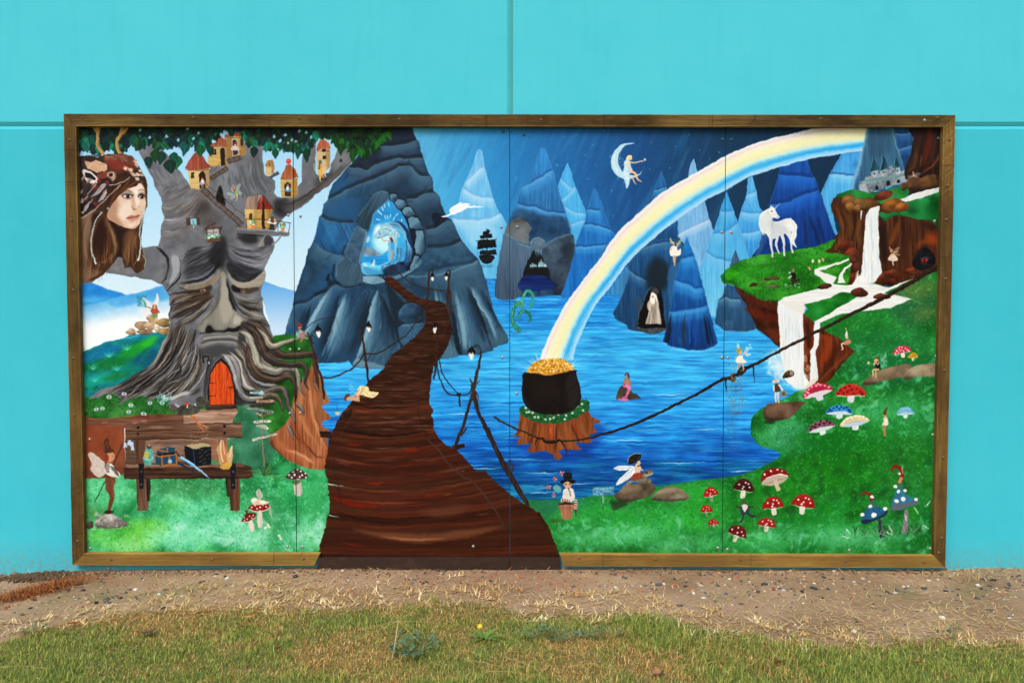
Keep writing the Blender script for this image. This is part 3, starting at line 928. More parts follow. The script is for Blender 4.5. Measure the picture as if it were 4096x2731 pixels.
ln([(875,1560),(900,1490),(1000,1450),(1060,1390),(1055,1310)],5,'a4d2e8',.8)
fill([(945,1230),(985,1200),(1000,1250),(1000,1310),(975,1420),(945,1420),(940,1330)],'7fb8dc')
fill([(965,1240),(1000,1240),(1003,1310),(970,1320)],'4fa6e0')
ln([(870,1185),(900,1220),(950,1225)],9,'c89878')
ln([(985,1310),(990,1360),(982,1410)],12,'c09070')
ln([(960,1180),(980,1215),(975,1240)],[18,24,12],'6f3e26')
el(964,1180,9,12,'dcb294')
ln([(1028,1140),(1022,1280),(1012,1400)],4,'d8e4ea')
ln([(990,1230),(1025,1245)],7,'c89878')
# rim stones of the cave
fill([(880,718),(940,735),(960,790),(900,830),(840,890),(790,960),(765,1030),(745,1110),(700,1095),(620,1040),(640,960),(700,890),(760,830),(800,760)],'33505f',tex='r',amt=8,grad=('4d6c80',700,900,900,800))
ln([(640,970),(720,870),(800,760),(880,722),(945,740)],10,'7c9aaa',.6,fe=5)
ln([(955,800),(890,850),(830,910),(785,990),(760,1090)],8,'a4bcc8',.7,fe=2)
fill([(610,1080),(680,1090),(730,1125),(720,1200),(690,1300),(655,1440),(600,1450),(520,1390),(500,1330),(560,1200)],'3d5a70',tex='i',amt=8,grad=('54738a',500,1300,720,1200))
ln([(735,1130),(715,1210),(680,1320),(655,1450),(700,1540)],9,'b4c8d2',.8,fe=2)
ln([(610,1085),(560,1210),(505,1330)],7,'86a2b2',.6,fe=3)
for P_ in ([(960,765),(985,748),(1030,755),(1042,790),(1010,815),(970,815)],[(1005,830),(1040,795),(1100,815),(1138,860),(1120,880),(1080,905),(1040,890)],[(1085,925),(1110,885),(1160,880),(1205,925),(1215,965),(1150,985),(1110,970)],[(1145,1000),(1180,985),(1240,990),(1280,1060),(1298,1105),(1220,1115),(1165,1090)],[(1220,1125),(1290,1120),(1315,1200),(1308,1340),(1280,1368),(1225,1350),(1210,1290)],[(1190,1420),(1215,1370),(1258,1380),(1250,1450),(1205,1520),(1165,1510)]):
    ln(P_+P_[:1],16,'0f1820',.8,fe=5,sm=0)
    fill(P_,'4f7086',sm=0,rag=2,tex='m',amt=9)
    clip(region(P_,0,1))
    xs_ = [q[0] for q in P_]; ys_ = [q[1] for q in P_]
    fill([(min(xs_),min(ys_)),(max(xs_),min(ys_)),(max(xs_)-30,min(ys_)+36),(min(xs_)+30,max(ys_)-30),(min(xs_),max(ys_))],'86a6b8',.6,fe=16)
    fill([(max(xs_),min(ys_)+30),(max(xs_),max(ys_)),(min(xs_)+20,max(ys_)),(max(xs_)-40,max(ys_)-30)],'2c4658',.6,fe=14)
    clip()
fr('I')
fill([(895,320),(920,295),(1080,310),(1100,350),(1040,372),(960,370),(890,350)],'7fa0b4',tex='i',amt=8)
fill([(1060,300),(1200,290),(1360,230),(1440,130),(1430,90),(1450,180),(1330,280),(1210,330),(1100,340)],'6f91a5',.95,fe=2,tex='i')
fill([(900,210),(980,230),(1060,250),(1160,190),(1240,180),(1310,240),(1200,290),(1060,300),(940,290)],'27496a',.95,tex='i',fe=2)
fill([(880,200),(940,215),(1050,230),(1080,280),(920,285)],'5fb4dc',.8,fe=6)
# white flying dragon and black ship far out
fr('H')
fill([(1470,975),(1520,965),(1570,945),(1560,920),(1600,870),(1680,825),(1680,845),(1740,838),(1775,850),(1745,870),(1830,868),(1920,880),(1840,885),(1745,895),(1680,930),(1600,955),(1540,978),(1500,985)],'eef4fb',sm=0)
ln([(1570,930),(1640,900),(1740,860)],3,'a8c4e0',.8)
fr('H')
ship = '14171b'
fill([(1865,1370),(2010,1370),(2000,1420),(1970,1450),(1910,1450),(1880,1420)],ship)
for p in ([(1848,1230),(1870,1215),(2030,1205),(2040,1290),(1850,1305)],[(1868,1320),(2030,1312),(2040,1362),(1862,1360)],[(1870,1175),(1992,1150),(1998,1190),(1876,1205)],[(1905,1130),(1960,1125),(1965,1160),(1905,1165)]):
    fill(p,ship,sm=0,rag=1.5,tex='f',amt=10)
ln([(1945,1100),(1945,1440)],6,ship); ln([(1905,1130),(1900,1400)],5,ship); ln([(1830,1225),(2040,1205)],5,ship)
fill([(1950,1105),(1972,1115),(1968,1140),(1950,1130)],'2a3640')
for y in (1395,1412,1428):
    ln([(1880,y),(2000,y-4)],3,'5f6a74',.6)
ln([(1880,1330),(1960,1345),(2030,1335)],3,'6a747c',.6); ln([(1900,1250),(2010,1235)],3,'50585f',.6)
ln([(1880,1475),(1960,1480),(2010,1470)],20,'4a6478',.5,fe=7)
fr('I')
for k in range(26):
    y = 200+k*6.5
    ln([(2040+k*2,y),(2090+k*2.5,y+2)],3,['7fc4f0','4f9cdc','a6d8f6'][k % 3],.6)

# ---- left: hills,field,the old tree
def meadow(pts,base,cols,n,L=16,w=5,a=.45,seed=1,amt=16,ang=-80,sm=1):
    fill(pts,base,sm=sm,tex='c',amt=amt)
    m = region(pts,sm,.6)
    clip(m)
    xs = [q[0] for q in pts]; ys = [q[1] for q in pts]
    rg = np.random.default_rng(seed)
    for k in range(n // 12):
        x,y = rg.uniform(min(xs),max(xs)),rg.uniform(min(ys),max(ys))
        el(x,y,L*rg.uniform(1,3.2),L*rg.uniform(.6,1.6),cols[rg.integers(len(cols))],rg.uniform(-25,25),a*.8,fe=L*.7)
    dabs((min(xs),min(ys),max(xs),max(ys)),n,L,w,ang,cols,a,40,.2,seed=seed,inside=m)
    clip()
    return m


fr('D')
fill([(90,130),(240,138),(330,180),(430,215),(610,270),(760,240),(990,165),(1120,250),(1120,900),(90,900)],'4a9fe2',grad=('f6fbff',300,260,380,640),sm=0,tex='i',amt=4)
fill([(90,140),(240,138),(330,180),(430,215),(600,268),(480,300),(300,350),(90,370)],'2f8cd8',.9,fe=6,tex='i',amt=4)
fill([(120,300),(300,290),(450,300),(250,360),(100,360)],'7cc4f2',.6,fe=30)
fill([(420,330),(620,275),(780,245),(1000,175),(1090,240),(1080,320),(760,350),(500,400)],'56a4e4',.7,fe=22,tex='i',amt=4)
fill([(100,620),(500,520),(900,560),(1100,520),(1080,720),(100,880)],'f4faff',.8,fe=60)
fr('C')
fill([(1400,620),(1510,680),(1640,735),(1870,795),(1860,900),(1740,1330),(1600,1340),(1480,900)],'6ea8e8',grad=('c4dcf8',0,690,0,1250),sm=0)
fr('D')
hill = [(110,890),(250,832),(400,772),(560,740),(640,702),(760,690),(980,668),(1120,660),(1120,1560),(110,1560)]
fill(hill,'0f7f86',sm=0,tex='i',amt=8)
hm = region(hill,0,1)
clip(hm)
for x,y,rx,ry,c,ro,a in [(300,900,260,60,'1378a8',-18,.8),(780,720,260,40,'148aa6',-5,.8),(700,870,230,70,'1f9a38',-28,.9),(850,780,120,40,'44b83a',-30,.8),(420,1010,260,60,'137a3c',-12,.85),(800,980,180,90,'0a5f7c',-40,.8),(600,1100,200,60,'0f8a74',-15,.7),(250,1200,240,70,'16a494',-14,.8),(500,1150,160,30,'1c8038',-12,.8),(200,1040,160,50,'0f6f4c',-8,.7),(300,1300,200,60,'0f8088',-10,.7),(900,1120,120,80,'0d6a84',0,.5)]:
    el(x,y,rx,ry,c,ro,a,fe=34)
dabs((120,690,1050,1400),420,110,9,-24,['0e6a80','15907a','1ca84c','0c5a78','24b0a0','3fb84a','128ab0'],.35,14,.15,inside=hm)
for x,y in [(250,1050),(505,1060),(620,840),(265,1180),(420,910)]:
    for k in range(11):
        t = math.radians(-90+(k-5)*13)
        l = 60+18*((k*7) % 3)
        ln([(x,y+30),(x+l*.5*math.cos(t),y+30+l*.5*math.sin(t)),(x+l*math.cos(t),y+30+l*math.sin(t)*.9)],[4,5,2],['7fe0d0','5fd0b0','a8ecdc'][k % 3],.6,tp=(.2,.4))
clip()
fr('S')
ln([(190,806),(240,785),(320,770)],2.5,'dff4fa',.5,fe=1)
fr('D')
meadow([(110,1400),(200,1370),(330,1320),(460,1310),(700,1330),(900,1370),(1100,1420),(1500,1440),(1840,1450),(1840,1640),(110,1640)],'2a6a2c',['1a5220','2c8034','3a9a3a','17461c','4a8a3c','2f6f4a'],700,26,6,.5,4)
# field at the bottom left
fr('S')
meadow([(170,1060),(300,1056),(560,1000),(590,880),(720,930),(760,1060),(780,1290),(176,1290)],'46a06c',['8fe0b8','2f9466','6fcc8a','55c04a','2a8a70','a6ecc8','3aa07c','7ed4a6'],900,15,6,.33,5,22,-60,0)
for x,y,rx,ry,c in [(600,1000,50,60,'3c7c62'),(640,940,30,50,'2f7f3a'),(575,1040,40,40,'4f8f70'),(330,1220,60,30,'8fd84a'),(240,1230,50,26,'6fcc50'),(480,1190,90,40,'7fe0b4'),(420,1235,90,26,'96ecc6'),(610,1190,50,50,'3a8a58'),(690,1130,60,50,'2f9a58'),(250,1130,50,40,'80e0a8'),(430,1120,90,22,'4f8a5c'),(550,1110,60,30,'2a8450'),(720,1230,40,30,'a8e8c4'),(300,1255,60,14,'b4ec8a'),(560,1235,70,26,'a0e8c8'),(215,1180,30,16,'5f8a4c')]:
    el(x,y,rx,ry,c,a=.6,fe=16)
dabs((380,1180,745,1272),90,30,14,-40,['b8f0d8','a4e8c8','c8f4e4'],.3,40,.3)
dabs((180,1100,750,1272),420,14,4,-50,['b4f0d0','3f9f70','6fd090','2f8a5c','8fe0a8','5fc458'],.35,50,.3)
stipple(region([(188,1075),(560,1020),(700,960),(765,1070),(765,1285),(180,1285)],0,3),'9ae8c0','2a8a5c',.4)
stipple(region([(188,880),(480,930),(480,950),(188,955)],0,2),'4a9a4a','123f18',.5)
fr('E')
fill([(380,930),(470,920),(640,940),(700,1000),(720,1300),(620,1500),(330,1540),(320,1060)],'3f7a60',.9,fe=26,tex='c',amt=12)
dabs((350,960,720,1560),240,34,8,70,['5a9a7c','2f6a4c','6fb08c','3a8058','28583f'],.35,40,.2)
# bare earth and old boards
fr('F')
fill([(480,300),(1150,290),(1130,760),(480,760)],'6a5546',sm=0,tex='h')
fill([(95,225),(260,250),(450,245),(590,215),(1000,205),(1200,195),(1200,330),(470,330),(480,640),(470,720),(400,760),(95,770)],'7d4c38',tex='i',amt=7,sm=0)
fill([(95,240),(450,250),(1150,210),(1150,300),(480,310),(95,300)],'7a5a4a',.9,fe=10,tex='h',amt=12)
fill([(110,340),(420,320),(470,450),(400,640),(130,620)],'9a5838',.6,fe=40)
ln([(110,232),(240,256),(400,240),(540,225),(620,215)],8,'a06a3c',.8,fe=3)
for x,y in [(300,278),(560,285),(640,270)]:
    ln([(x-20,y),(x+30,y-3)],12,'c0a698',.5,fe=5)
fr('G')
fill([(-60,95),(420,75),(445,110),(400,170),(390,215),(-60,225)],'a08474',sm=0,tex='h',amt=12)
fill([(0,120),(250,110),(220,150),(0,160)],'dab4a4',.5,fe=16)
fr('S')


def plank(p,c,seed,n=16,dk='4a3020',lt='b89a84'):
    fill(p,c,sm=0,tex='h',amt=12)
    clip(region(p,0))
    xs = [q[0] for q in p]; ys = [q[1] for q in p]
    dabs((min(xs),min(ys),max(xs),max(ys)),n,60,2.4,0,[dk,lt,c,dk],.55,2,.01,seed=seed)
    clip()


plank([(290,975),(556,971),(557,1003),(290,1008)],'7b5f4e',1,30)
ln([(290,990),(420,988),(556,988)],1.6,'3a2820',.9); ln([(290,975),(556,971)],1.4,'3a2a22',.7); ln([(290,1008),(556,1004)],2,'2e211b',.8)
for x,y in [(317,981),(317,996),(516,978),(516,994)]:
    el(x,y,3.4,3.4,'241c1a')
plank([(332,1010),(522,1006),(525,1055),(332,1062)],'8e7668',2,26)
fill([(480,1010),(522,1008),(524,1055),(490,1060)],'a8735c',.5,fe=6)
fill([(312,1010),(334,1010),(334,1066),(314,1066)],'6e5142',sm=0,tex='v')
fill([(498,1006),(523,1005),(525,1060),(500,1060)],'8c6a58',sm=0,tex='v',a=.8)
# bench seat and legs
for x0,x1,y1,c in [(312,342,1172,'6d5343'),(517,536,1140,'4a352b'),(334,346,1150,'3c2a22')]:
    fill([(x0,1096),(x1,1096),(x1-2,y1),(x0+4,y1)],c,sm=0,tex='v',amt=12)
fill([(525,1098),(550,1098),(551,1172),(529,1172)],'6a5443',sm=0,tex='v',amt=12)
fill([(538,1100),(546,1100),(548,1170),(541,1170)],'7a4630',.6,fe=3)
plank([(283,1076),(300,1068),(560,1066),(578,1072),(580,1094),(570,1098),(286,1100)],'52382b',3,40,'2c1c16','7d6352')
plank([(290,1066),(430,1066),(560,1064),(562,1072),(290,1074)],'8a7060',4,20)
for x in (318,528):
    fill([(x,1064),(x+13,1064),(x+12,1122),(x+3,1122)],'20212a',sm=0)
    el(x+7,1082,2,2.4,'6b6e78'); el(x+7,1112,2,2.4,'6b6e78')
# treasures on the bench
fill([(338,1030),(350,1030),(354,1052),(348,1068),(333,1068),(327,1050)],'5fa49e',sm=0,tex='f')
fill([(332,1040),(342,1036),(341,1055),(333,1052)],'c8b45a',.8)
ln([(328,1051),(341,1056),(354,1051)],1.4,'c4e4dc',.8); el(343,1026,5,5,'4c4438'); el(343,1023,3,3,'a89a84')
fill([(357,1048),(362,1030),(384,1026),(404,1028),(408,1040),(408,1068),(372,1072),(358,1062)],'27566e',sm=0)
for p in ([(358,1030),(382,1036)],[(372,1038),(372,1071)],[(372,1048),(408,1042)],[(372,1070),(407,1066)],[(384,1028),(386,1044)],[(404,1030),(406,1066)],[(358,1046),(372,1050)],[(389,1044),(389,1068)]):
    ln(p,3.4,'b8743a')
ln([(362,1044),(380,1042),(402,1040)],4,'1c1714'); spots([(391,1060,5)],4,'aab8cc')
fill([(424,1022),(443,1030),(484,1024),(486,1066),(446,1071),(426,1066)],'1a1d26',sm=0)
fill([(440,1019),(478,1018),(484,1024),(444,1031),(426,1023)],'b0a484',sm=0)
for k in range(26):
    ln([(456+24*((k*37 % 17)/17),1030+36*((k*23 % 19)/19)),(459+24*((k*37 % 17)/17),1031+36*((k*23 % 19)/19))],1.3,['b0a078','54648c','8a7c5c'][k % 3],.8)
ln([(445,1032),(447,1070)],2,'38507c')
ln([(412,1048),(440,1066),(482,1098)],[5,7,1],'6fb4e4'); ln([(414,1047),(446,1068),(476,1092)],1.6,'d0ecfa')
ln([(409,1062),(430,1074),(452,1088)],[6,4,1],'343c48'); ln([(404,1036),(414,1048)],4,'3c4450')
for p,c in (([(497,1030),(508,1010),(512,1060),(507,1070)],'c4a676'),([(512,1072),(503,1046),(512,1008),(524,1040),(526,1066)],'c48a60'),([(525,1070),(520,1046),(533,1022),(536,1046),(532,1070)],'d6b088'),([(504,1072),(520,1060),(532,1066),(528,1076),(512,1078)],'d0aa58')):
    fill(p,c,.9,sm=0)
ln([(508,1010),(507,1040),(512,1060)],2,'f6efe4',.8); ln([(533,1024),(528,1050)],2,'f8e8d0',.8); ln([(512,1010),(516,1044)],1.4,'f4e0d0',.8)
ln([(440,952),(452,970),(470,992)],[9,6,2],'b47852'); ln([(436,944),(445,956)],5,'d09a78'); ln([(452,970),(478,982)],3,'c08a64')
dots((438,985,478,1022),60,.9,['e0c690','c4a468'],.7,5)

# ---- tree silhouette
TR = via('A',[(640,300),(690,370),(720,420),(770,520),(830,640),(850,720),(900,800),(912,850),(905,900),(938,985),(908,1060),(900,1170),(880,1240),(740,1262),(560,1270),(170,1300)])+\
    via('D',[(90,60),(90,160),(240,137),(370,20),(480,46),(560,54),(640,76),(700,70),(800,100),(860,100),(920,126),(1000,160),(1040,230),(1080,290),(1070,370),(1092,420),(1065,470),(1072,530),(1085,560),(1055,650),(1050,710),(1000,780),(960,880),(900,990),(830,1060),(760,1100),(690,1130),(640,1180),(560,1210),(480,1250),(400,1270),(330,1290),(260,1340),(200,1390),(300,1378),(380,1340),(460,1330),(560,1400),(500,1465),(640,1400),(760,1360),(860,1385),(800,1430),(900,1390),(960,1380),(1080,1400),(1040,1470),(1500,1470),(1810,1460),(1946,1450)])+\
    via('E',[(470,925),(600,905),(560,880),(600,780),(720,700),(860,690),(900,600),(1040,500),(1060,470),(860,450),(760,400)])+\
    via('C',[(1650,1410),(1600,1330),(1570,1230),(1530,1140),(1500,1090),(1480,1000),(1480,880),(1460,800),(1470,740),(1510,660),(1520,590),(1500,540),(1540,460),(1570,370),(1618,290),(1622,200),(1600,140),(1500,100)])+\
    via('B',[(1200,1330),(1260,1240),(1330,1160),(1440,1100),(1540,1040),(1640,970),(1700,900),(1850,800),(1950,700),(2100,560),(2152,470),(2110,380),(2090,250),(1960,250),(1955,380),(1925,450),(1885,530),(1860,640),(1720,670),(1690,640),(1700,200),(1580,200),(1530,500),(1532,740),(1482,800),(1482,900),(1430,935),(1282,938),(1232,932),(1195,880),(1216,800),(1210,740),(1140,690),(1090,668),(1078,620),(1060,500),(1060,280),(420,280),(420,600),(180,790),(150,740),(110,700),(70,620),(0,560),(-90,420),(-200,300)])
fr('S')
fill(TR,'797a80',sm=0,tex='i',amt=6)
tm = region(TR,0,.5)
clip(tm)
fr('B')
for x,y,rx,ry,c,ro,a in [(900,700,90,300,'6f7278',10,.6),(640,700,120,260,'8f949c',5,.6),(1000,560,60,240,'5f6066',-10,.6),(1300,1060,130,120,'2a292e',0,.8),(1500,1000,200,80,'6c6664',-30,.6),(1800,720,160,80,'47474c',-35,.7),(1650,600,80,200,'75777e',0,.5),(2000,480,90,100,'8d8f96',0,.6),(300,1060,140,90,'3a302c',-20,.6),(420,1180,160,120,'55504e',0,.6),(620,1300,160,90,'6c6e76',0,.5),(240,1000,240,60,'7d6f66',-35,.5),(100,900,200,90,'8c8d92',-30,.6),(1100,800,100,150,'70737a',0,.5),(740,980,120,160,'7c818a',0,.6)]:
    el(x,y,rx,ry,c,ro,a,fe=44)
for p,w,c in [([(660,590),(650,660),(690,780),(760,880)],12,'4c4f55'),([(880,470),(890,560),(860,700),(850,860)],16,'3a3a3f'),([(900,480),(905,580),(880,720)],8,'a4a8ae'),([(1000,640),(1060,720),(1130,760),(1200,770)],9,'4d4d50'),([(960,760),(1020,820),(1130,860)],8,'5c5c60'),([(560,640),(580,760),(560,900)],12,'6b6e75'),([(300,940),(240,1020),(120,1110),(0,1160)],18,'5c524c'),([(340,950),(300,1080),(200,1220),(60,1330)],14,'4a4440'),([(60,820),(0,860),(-80,880)],7,'55565b'),([(1240,1000),(1260,1080),(1330,1140)],30,'1c1b1f'),([(1700,700),(1800,720),(1900,700)],20,'2f2f34')]:
    ln(p,w,c,.6,fe=w*.45,tp=(.3,.3))
fill([(540,790),(570,850),(600,950),(600,1030),(560,1010),(500,950),(500,890)],'0f0e10',fe=3)
dabs((-150,280,2150,1500),420,90,7,-60,['a6a9b0','5f6167','75706c','4a4a50','8f8880'],.3,30,.2,inside=tm)
fr('A')
for y in range(720,1250,34):
    ln([(880+(y % 60),y),(960,y+20),(1060,y-5),(1160,y-60)],9,['5d5c60','a4a6ac','7a6a5c','66666c'][(y // 34) % 4],.5,fe=4,tp=(.3,.4))
for p in ([(920,745),(970,715)],[(910,1000),(1000,1010),(1080,980)],[(1010,945),(1080,915)],[(1070,890),(1110,870)],[(930,1105),(1000,1115)]):
    ln(p,6,'d9dbe0' if p[0][1] > 800 else '2f2d2f',.8,fe=1.5,tp=(.4,.4))
TC = ['17151a','2c2a30','55555c','8a8c94','b2b4ba','6a5646','473a30','94866f','3a3638']
fr('A')
flow([(900,790),(980,800),(1130,720),(1200,640)],[(900,1180),(1060,1160),(1200,1060),(1300,900)],120,13,['66666c','a8aab0','55504e','7a6c60','8c8e96'],.4)
flow([(700,420),(780,560),(860,720)],[(960,420),(1060,600),(1180,760)],60,16,['6c6e76','9a9ca4','7c7e86','5c5e66'],.35)
fr('C')
flow([(480,400),(600,300),(800,230),(960,120)],[(520,680),(700,620),(880,500),(1000,300)],170,18,['1c1b20','34343a','5c5e66','7d8088','9a9da6','26242a'],.45)
flow([(1600,160),(1440,280),(1200,260),(1060,180)],[(1520,540),(1330,580),(1130,500),(1040,340)],150,16,['24242a','45464e','6c6e78','9fa2ac','85878f'],.45)
flow([(330,840),(560,800),(860,750)],[(430,1260),(650,1140),(900,880)],150,20,TC,.55)
flow([(1110,820),(1260,880),(1480,890)],[(1250,1110),(1400,1190),(1580,1260)],120,16,['2c2a2c','55524e','8c8882','aaa59c','6c655c'],.5)
flow([(340,850),(560,800),(860,760)],[(430,1250),(650,1130),(900,880)],40,9,['0f0d10','1c1614'],.8,(.3,.7),.2)
flow([(340,850),(560,800),(860,760)],[(430,1250),(650,1130),(900,880)],26,7,['b8b4ae','a8987f'],.7,(.3,.6),.2)
flow([(1110,830),(1260,890),(1480,900)],[(1250,1110),(1400,1190),(1580,1260)],26,7,['141214','1f1b1c'],.8,(.3,.7),.2)
flow([(480,420),(600,320),(800,250),(960,140)],[(520,680),(700,620),(880,500),(1000,300)],30,8,['a8acb6','c0c3cc'],.5,(.2,.5),.25)
fr('B')
flow([(600,600),(640,760),(700,1000)],[(1000,400),(1060,700),(1180,900)],110,18,['5c5e64','7c7f87','989ba2','686a70','4c4c52'],.38)
flow([(1250,1000),(1500,940),(1800,760),(2080,480)],[(1260,1180),(1440,1080),(1700,900),(2140,500)],80,18,['4c4846','6c6866','8a8888','35343a','7a7270'],.45)
fr('C')
# raised arm: rings
fill([(190,275),(280,310),(340,400),(350,520),(310,640),(260,700),(330,560),(320,420),(260,330)],'15141a',.9,fe=7)
fill([(380,380),(470,380),(480,520),(430,640),(350,720),(390,560)],'a8abb2',.8,fe=10)
ln([(490,560),(470,640),(400,720),(320,790)],[6,16,14,6],'0d0c10',.95,fe=2)
ln([(470,380),(495,460),(490,560)],5,'3a3a40',.8,fe=1)
fill([(0,280),(180,290),(240,400),(200,600),(0,620)],'6f7178',.5,fe=30)
# forehead and brow
fill([(560,400),(760,330),(960,240),(1010,120),(1040,300),(1010,480),(900,520),(760,620),(560,660)],'2b2a30',.4,fe=40)
fill([(900,200),(1000,130),(1060,260),(1020,500),(960,520),(820,420)],'121115',.6,fe=36)
ln([(450,715),(600,690),(760,640),(890,550),(985,400)],[8,26,40,44,30],'141317',.85,fe=7,tp=(.2,.2))
ln([(520,660),(700,640),(820,590),(900,500)],[4,12,12,4],'aab0bc',.9,fe=3)
fill([(440,715),(560,735),(760,700),(900,620),(975,530),(950,640),(860,720),(720,770),(560,770)],'8d8070',fe=3,tex='r',amt=8)
ln([(560,730),(740,700),(880,620)],8,'c9bfb0',.8,fe=3)
ln([(470,750),(600,790),(740,780),(860,720)],10,'1c181a',.7,fe=4)
fill([(1050,540),(1060,440),(1160,500),(1330,580),(1480,550),(1400,640),(1260,690),(1140,660)],'1c1b20',.72,fe=14)
flow([(1060,460),(1200,530),(1330,590),(1480,550)],[(1070,560),(1160,650),(1280,690),(1440,620)],60,9,['0f0e12','3a3a42','5c5e66','26262c'],.6)
fill([(1040,300),(1120,420),(1260,480),(1440,540),(1300,560),(1150,500),(1060,430)],'2c2c34',.7,fe=18)
fill([(1050,560),(1110,640),(1200,690),(1330,680),(1450,600),(1500,550),(1520,600),(1500,680),(1400,760),(1260,770),(1130,720)],'a29a8e',fe=3,tex='h',amt=6)
ln([(1070,590),(1140,660),(1260,700),(1400,650),(1490,570)],7,'cfc8bc',.7,fe=3)
for p,c,w in [([(1080,240),(1160,290),(1260,330)],'26252b',12),([(1290,380),(1400,420),(1520,400)],'3a3a42',14),([(1180,420),(1320,480),(1480,480)],'a8abb4',20),([(1420,250),(1480,270),(1600,260)],'2c2b31',8),([(1100,340),(1240,430),(1400,470)],'55565e',16),([(1330,300),(1470,370),(1590,330)],'b0b2b8',10)]:
    ln(p,w,c,.65,fe=w*.4,tp=(.3,.3))
fill([(1180,130),(1380,110),(1420,200),(1300,230),(1200,180)],'17161a',.7,fe=24)
# eyes
fill([(1105,725),(1230,768),(1425,758),(1418,795),(1330,822),(1230,822),(1120,795)],'55493e',fe=3)
fill([(1110,735),(1210,770),(1210,815),(1130,795)],'161214',.85,fe=7)
ln([(1110,728),(1230,766),(1425,758)],8,'1c181a',.8,fe=3)
el(1240,798,30,25,'75604f'); el(1246,804,12,10,'a08a7a'); el(1236,794,10,9,'2a1f1a')
fill([(560,800),(700,780),(860,735),(860,780),(780,830),(640,850)],'2e2622',.75,fe=8)
el(764,792,40,21,'8a7260',-4); el(774,786,14,8,'b09a86'); el(758,792,12,10,'4a382e')
# cheeks, left side folds
for p,w,c,a in [([(350,980),(420,900),(560,840),(720,830),(880,760)],40,'6a5440',.8),([(380,1050),(520,960),(700,900),(880,850)],44,'5a4432',.8),([(360,1130),(520,1060),(720,960),(900,860)],46,'4a3a2e',.8),([(440,960),(620,900),(820,840)],14,'8c7a66',.7),([(400,1000),(560,930),(760,870)],10,'1e1814',.8),([(360,1140),(500,1050),(700,960),(840,880)],12,'1c1714',.8),([(470,1180),(640,1080),(780,980),(900,880)],30,'8f8a84',.8),([(480,1240),(640,1140),(780,1030),(880,900)],12,'17151a',.8),([(330,860),(420,820),(560,810),(640,830)],18,'2c2420',.8),([(340,1130),(350,1040),(400,990)],26,'0e0c0e',.9),([(400,880),(480,840),(600,850)],10,'a49e98',.6),([(380,960),(420,900)],20,'1a1718',.7)]:
    ln(p,w,c,a,fe=w*.22,tp=(.25,.25))
for p,w,c,a in [([(1130,850),(1240,930),(1380,950),(1480,900)],10,'2e2c30',.7),([(1140,900),(1260,980),(1400,1020),(1480,1000)],10,'1d1b1e',.8),([(1130,860),(1260,900),(1440,890)],22,'a09a92',.7),([(1180,960),(1300,1040),(1460,1060)],26,'968f86',.7),([(1200,1060),(1340,1120),(1500,1120)],24,'8a8680',.7),([(1220,1080),(1350,1150),(1500,1190)],8,'3a3430',.7),([(1100,800),(1130,900),(1180,1000),(1280,1080)],16,'131115',.85)]:
    ln(p,w,c,a,fe=w*.25,tp=(.25,.25))
# nose
fill([(1010,560),(960,640),(950,800),(900,960),(830,1040),(740,1140),(705,1220),(740,1280),(800,1290),(830,1220),(900,1270),(970,1280),(1060,1230),(1130,1240),(1220,1210),(1250,1150),(1200,1080),(1140,1020),(1090,880),(1060,700)],'8e8b84',fe=2,tex='v',amt=5)
fill([(1010,600),(1050,720),(1080,900),(1130,1020),(1080,1150),(1000,1180),(960,1000),(980,760)],'b0aaa0',.7,fe=26)
fill([(1150,1080),(1230,1130),(1210,1190),(1120,1190)],'c0bab0',.7,fe=14)
fill([(960,660),(930,900),(840,1060),(720,1180),(700,1240),(760,1160),(880,1040),(960,900)],'3c3a3c',.6,fe=18)
fill([(1050,640),(1085,760),(1110,900),(1160,1030),(1120,1010),(1070,860)],'121014',.9,fe=6)
fill([(800,1290),(810,1220),(850,1215),(900,1270),(980,1290),(1060,1240),(1120,1245),(1230,1210),(1240,1260),(1000,1310)],'151316',.95,fe=5)
ln([(720,1280),(706,1220),(750,1140),(840,1050)],5,'b4b0aa',.6,fe=2)
ln([(810,1200),(850,1190),(900,1250),(980,1270),(1070,1220)],9,'5a5856',.7,fe=3)
# mouth
fill([(720,1400),(800,1310),(960,1290),(1150,1300),(1270,1390),(1290,1460),(1240,1470),(1100,1420),(940,1410),(820,1450),(740,1475)],'7f7d7c',fe=2,tex='h',amt=5)
ln([(760,1380),(860,1345),(1000,1340),(1140,1350),(1260,1410)],14,'b8b8b8',.8,fe=4)
ln([(740,1420),(860,1380),(1000,1375),(1140,1395),(1260,1440)],12,'24262c',.95,fe=3)
ln([(750,1465),(860,1420),(960,1405),(1120,1415),(1250,1470)],10,'aaa59c',.8,fe=3)
ln([(720,1310),(840,1290),(1000,1280),(1200,1270),(1300,1370),(1310,1450)],14,'131115',.85,fe=5)
fill([(640,1480),(760,1490),(940,1440),(1240,1490),(1340,1568),(560,1600)],'47484b',.8,fe=24)
clip()
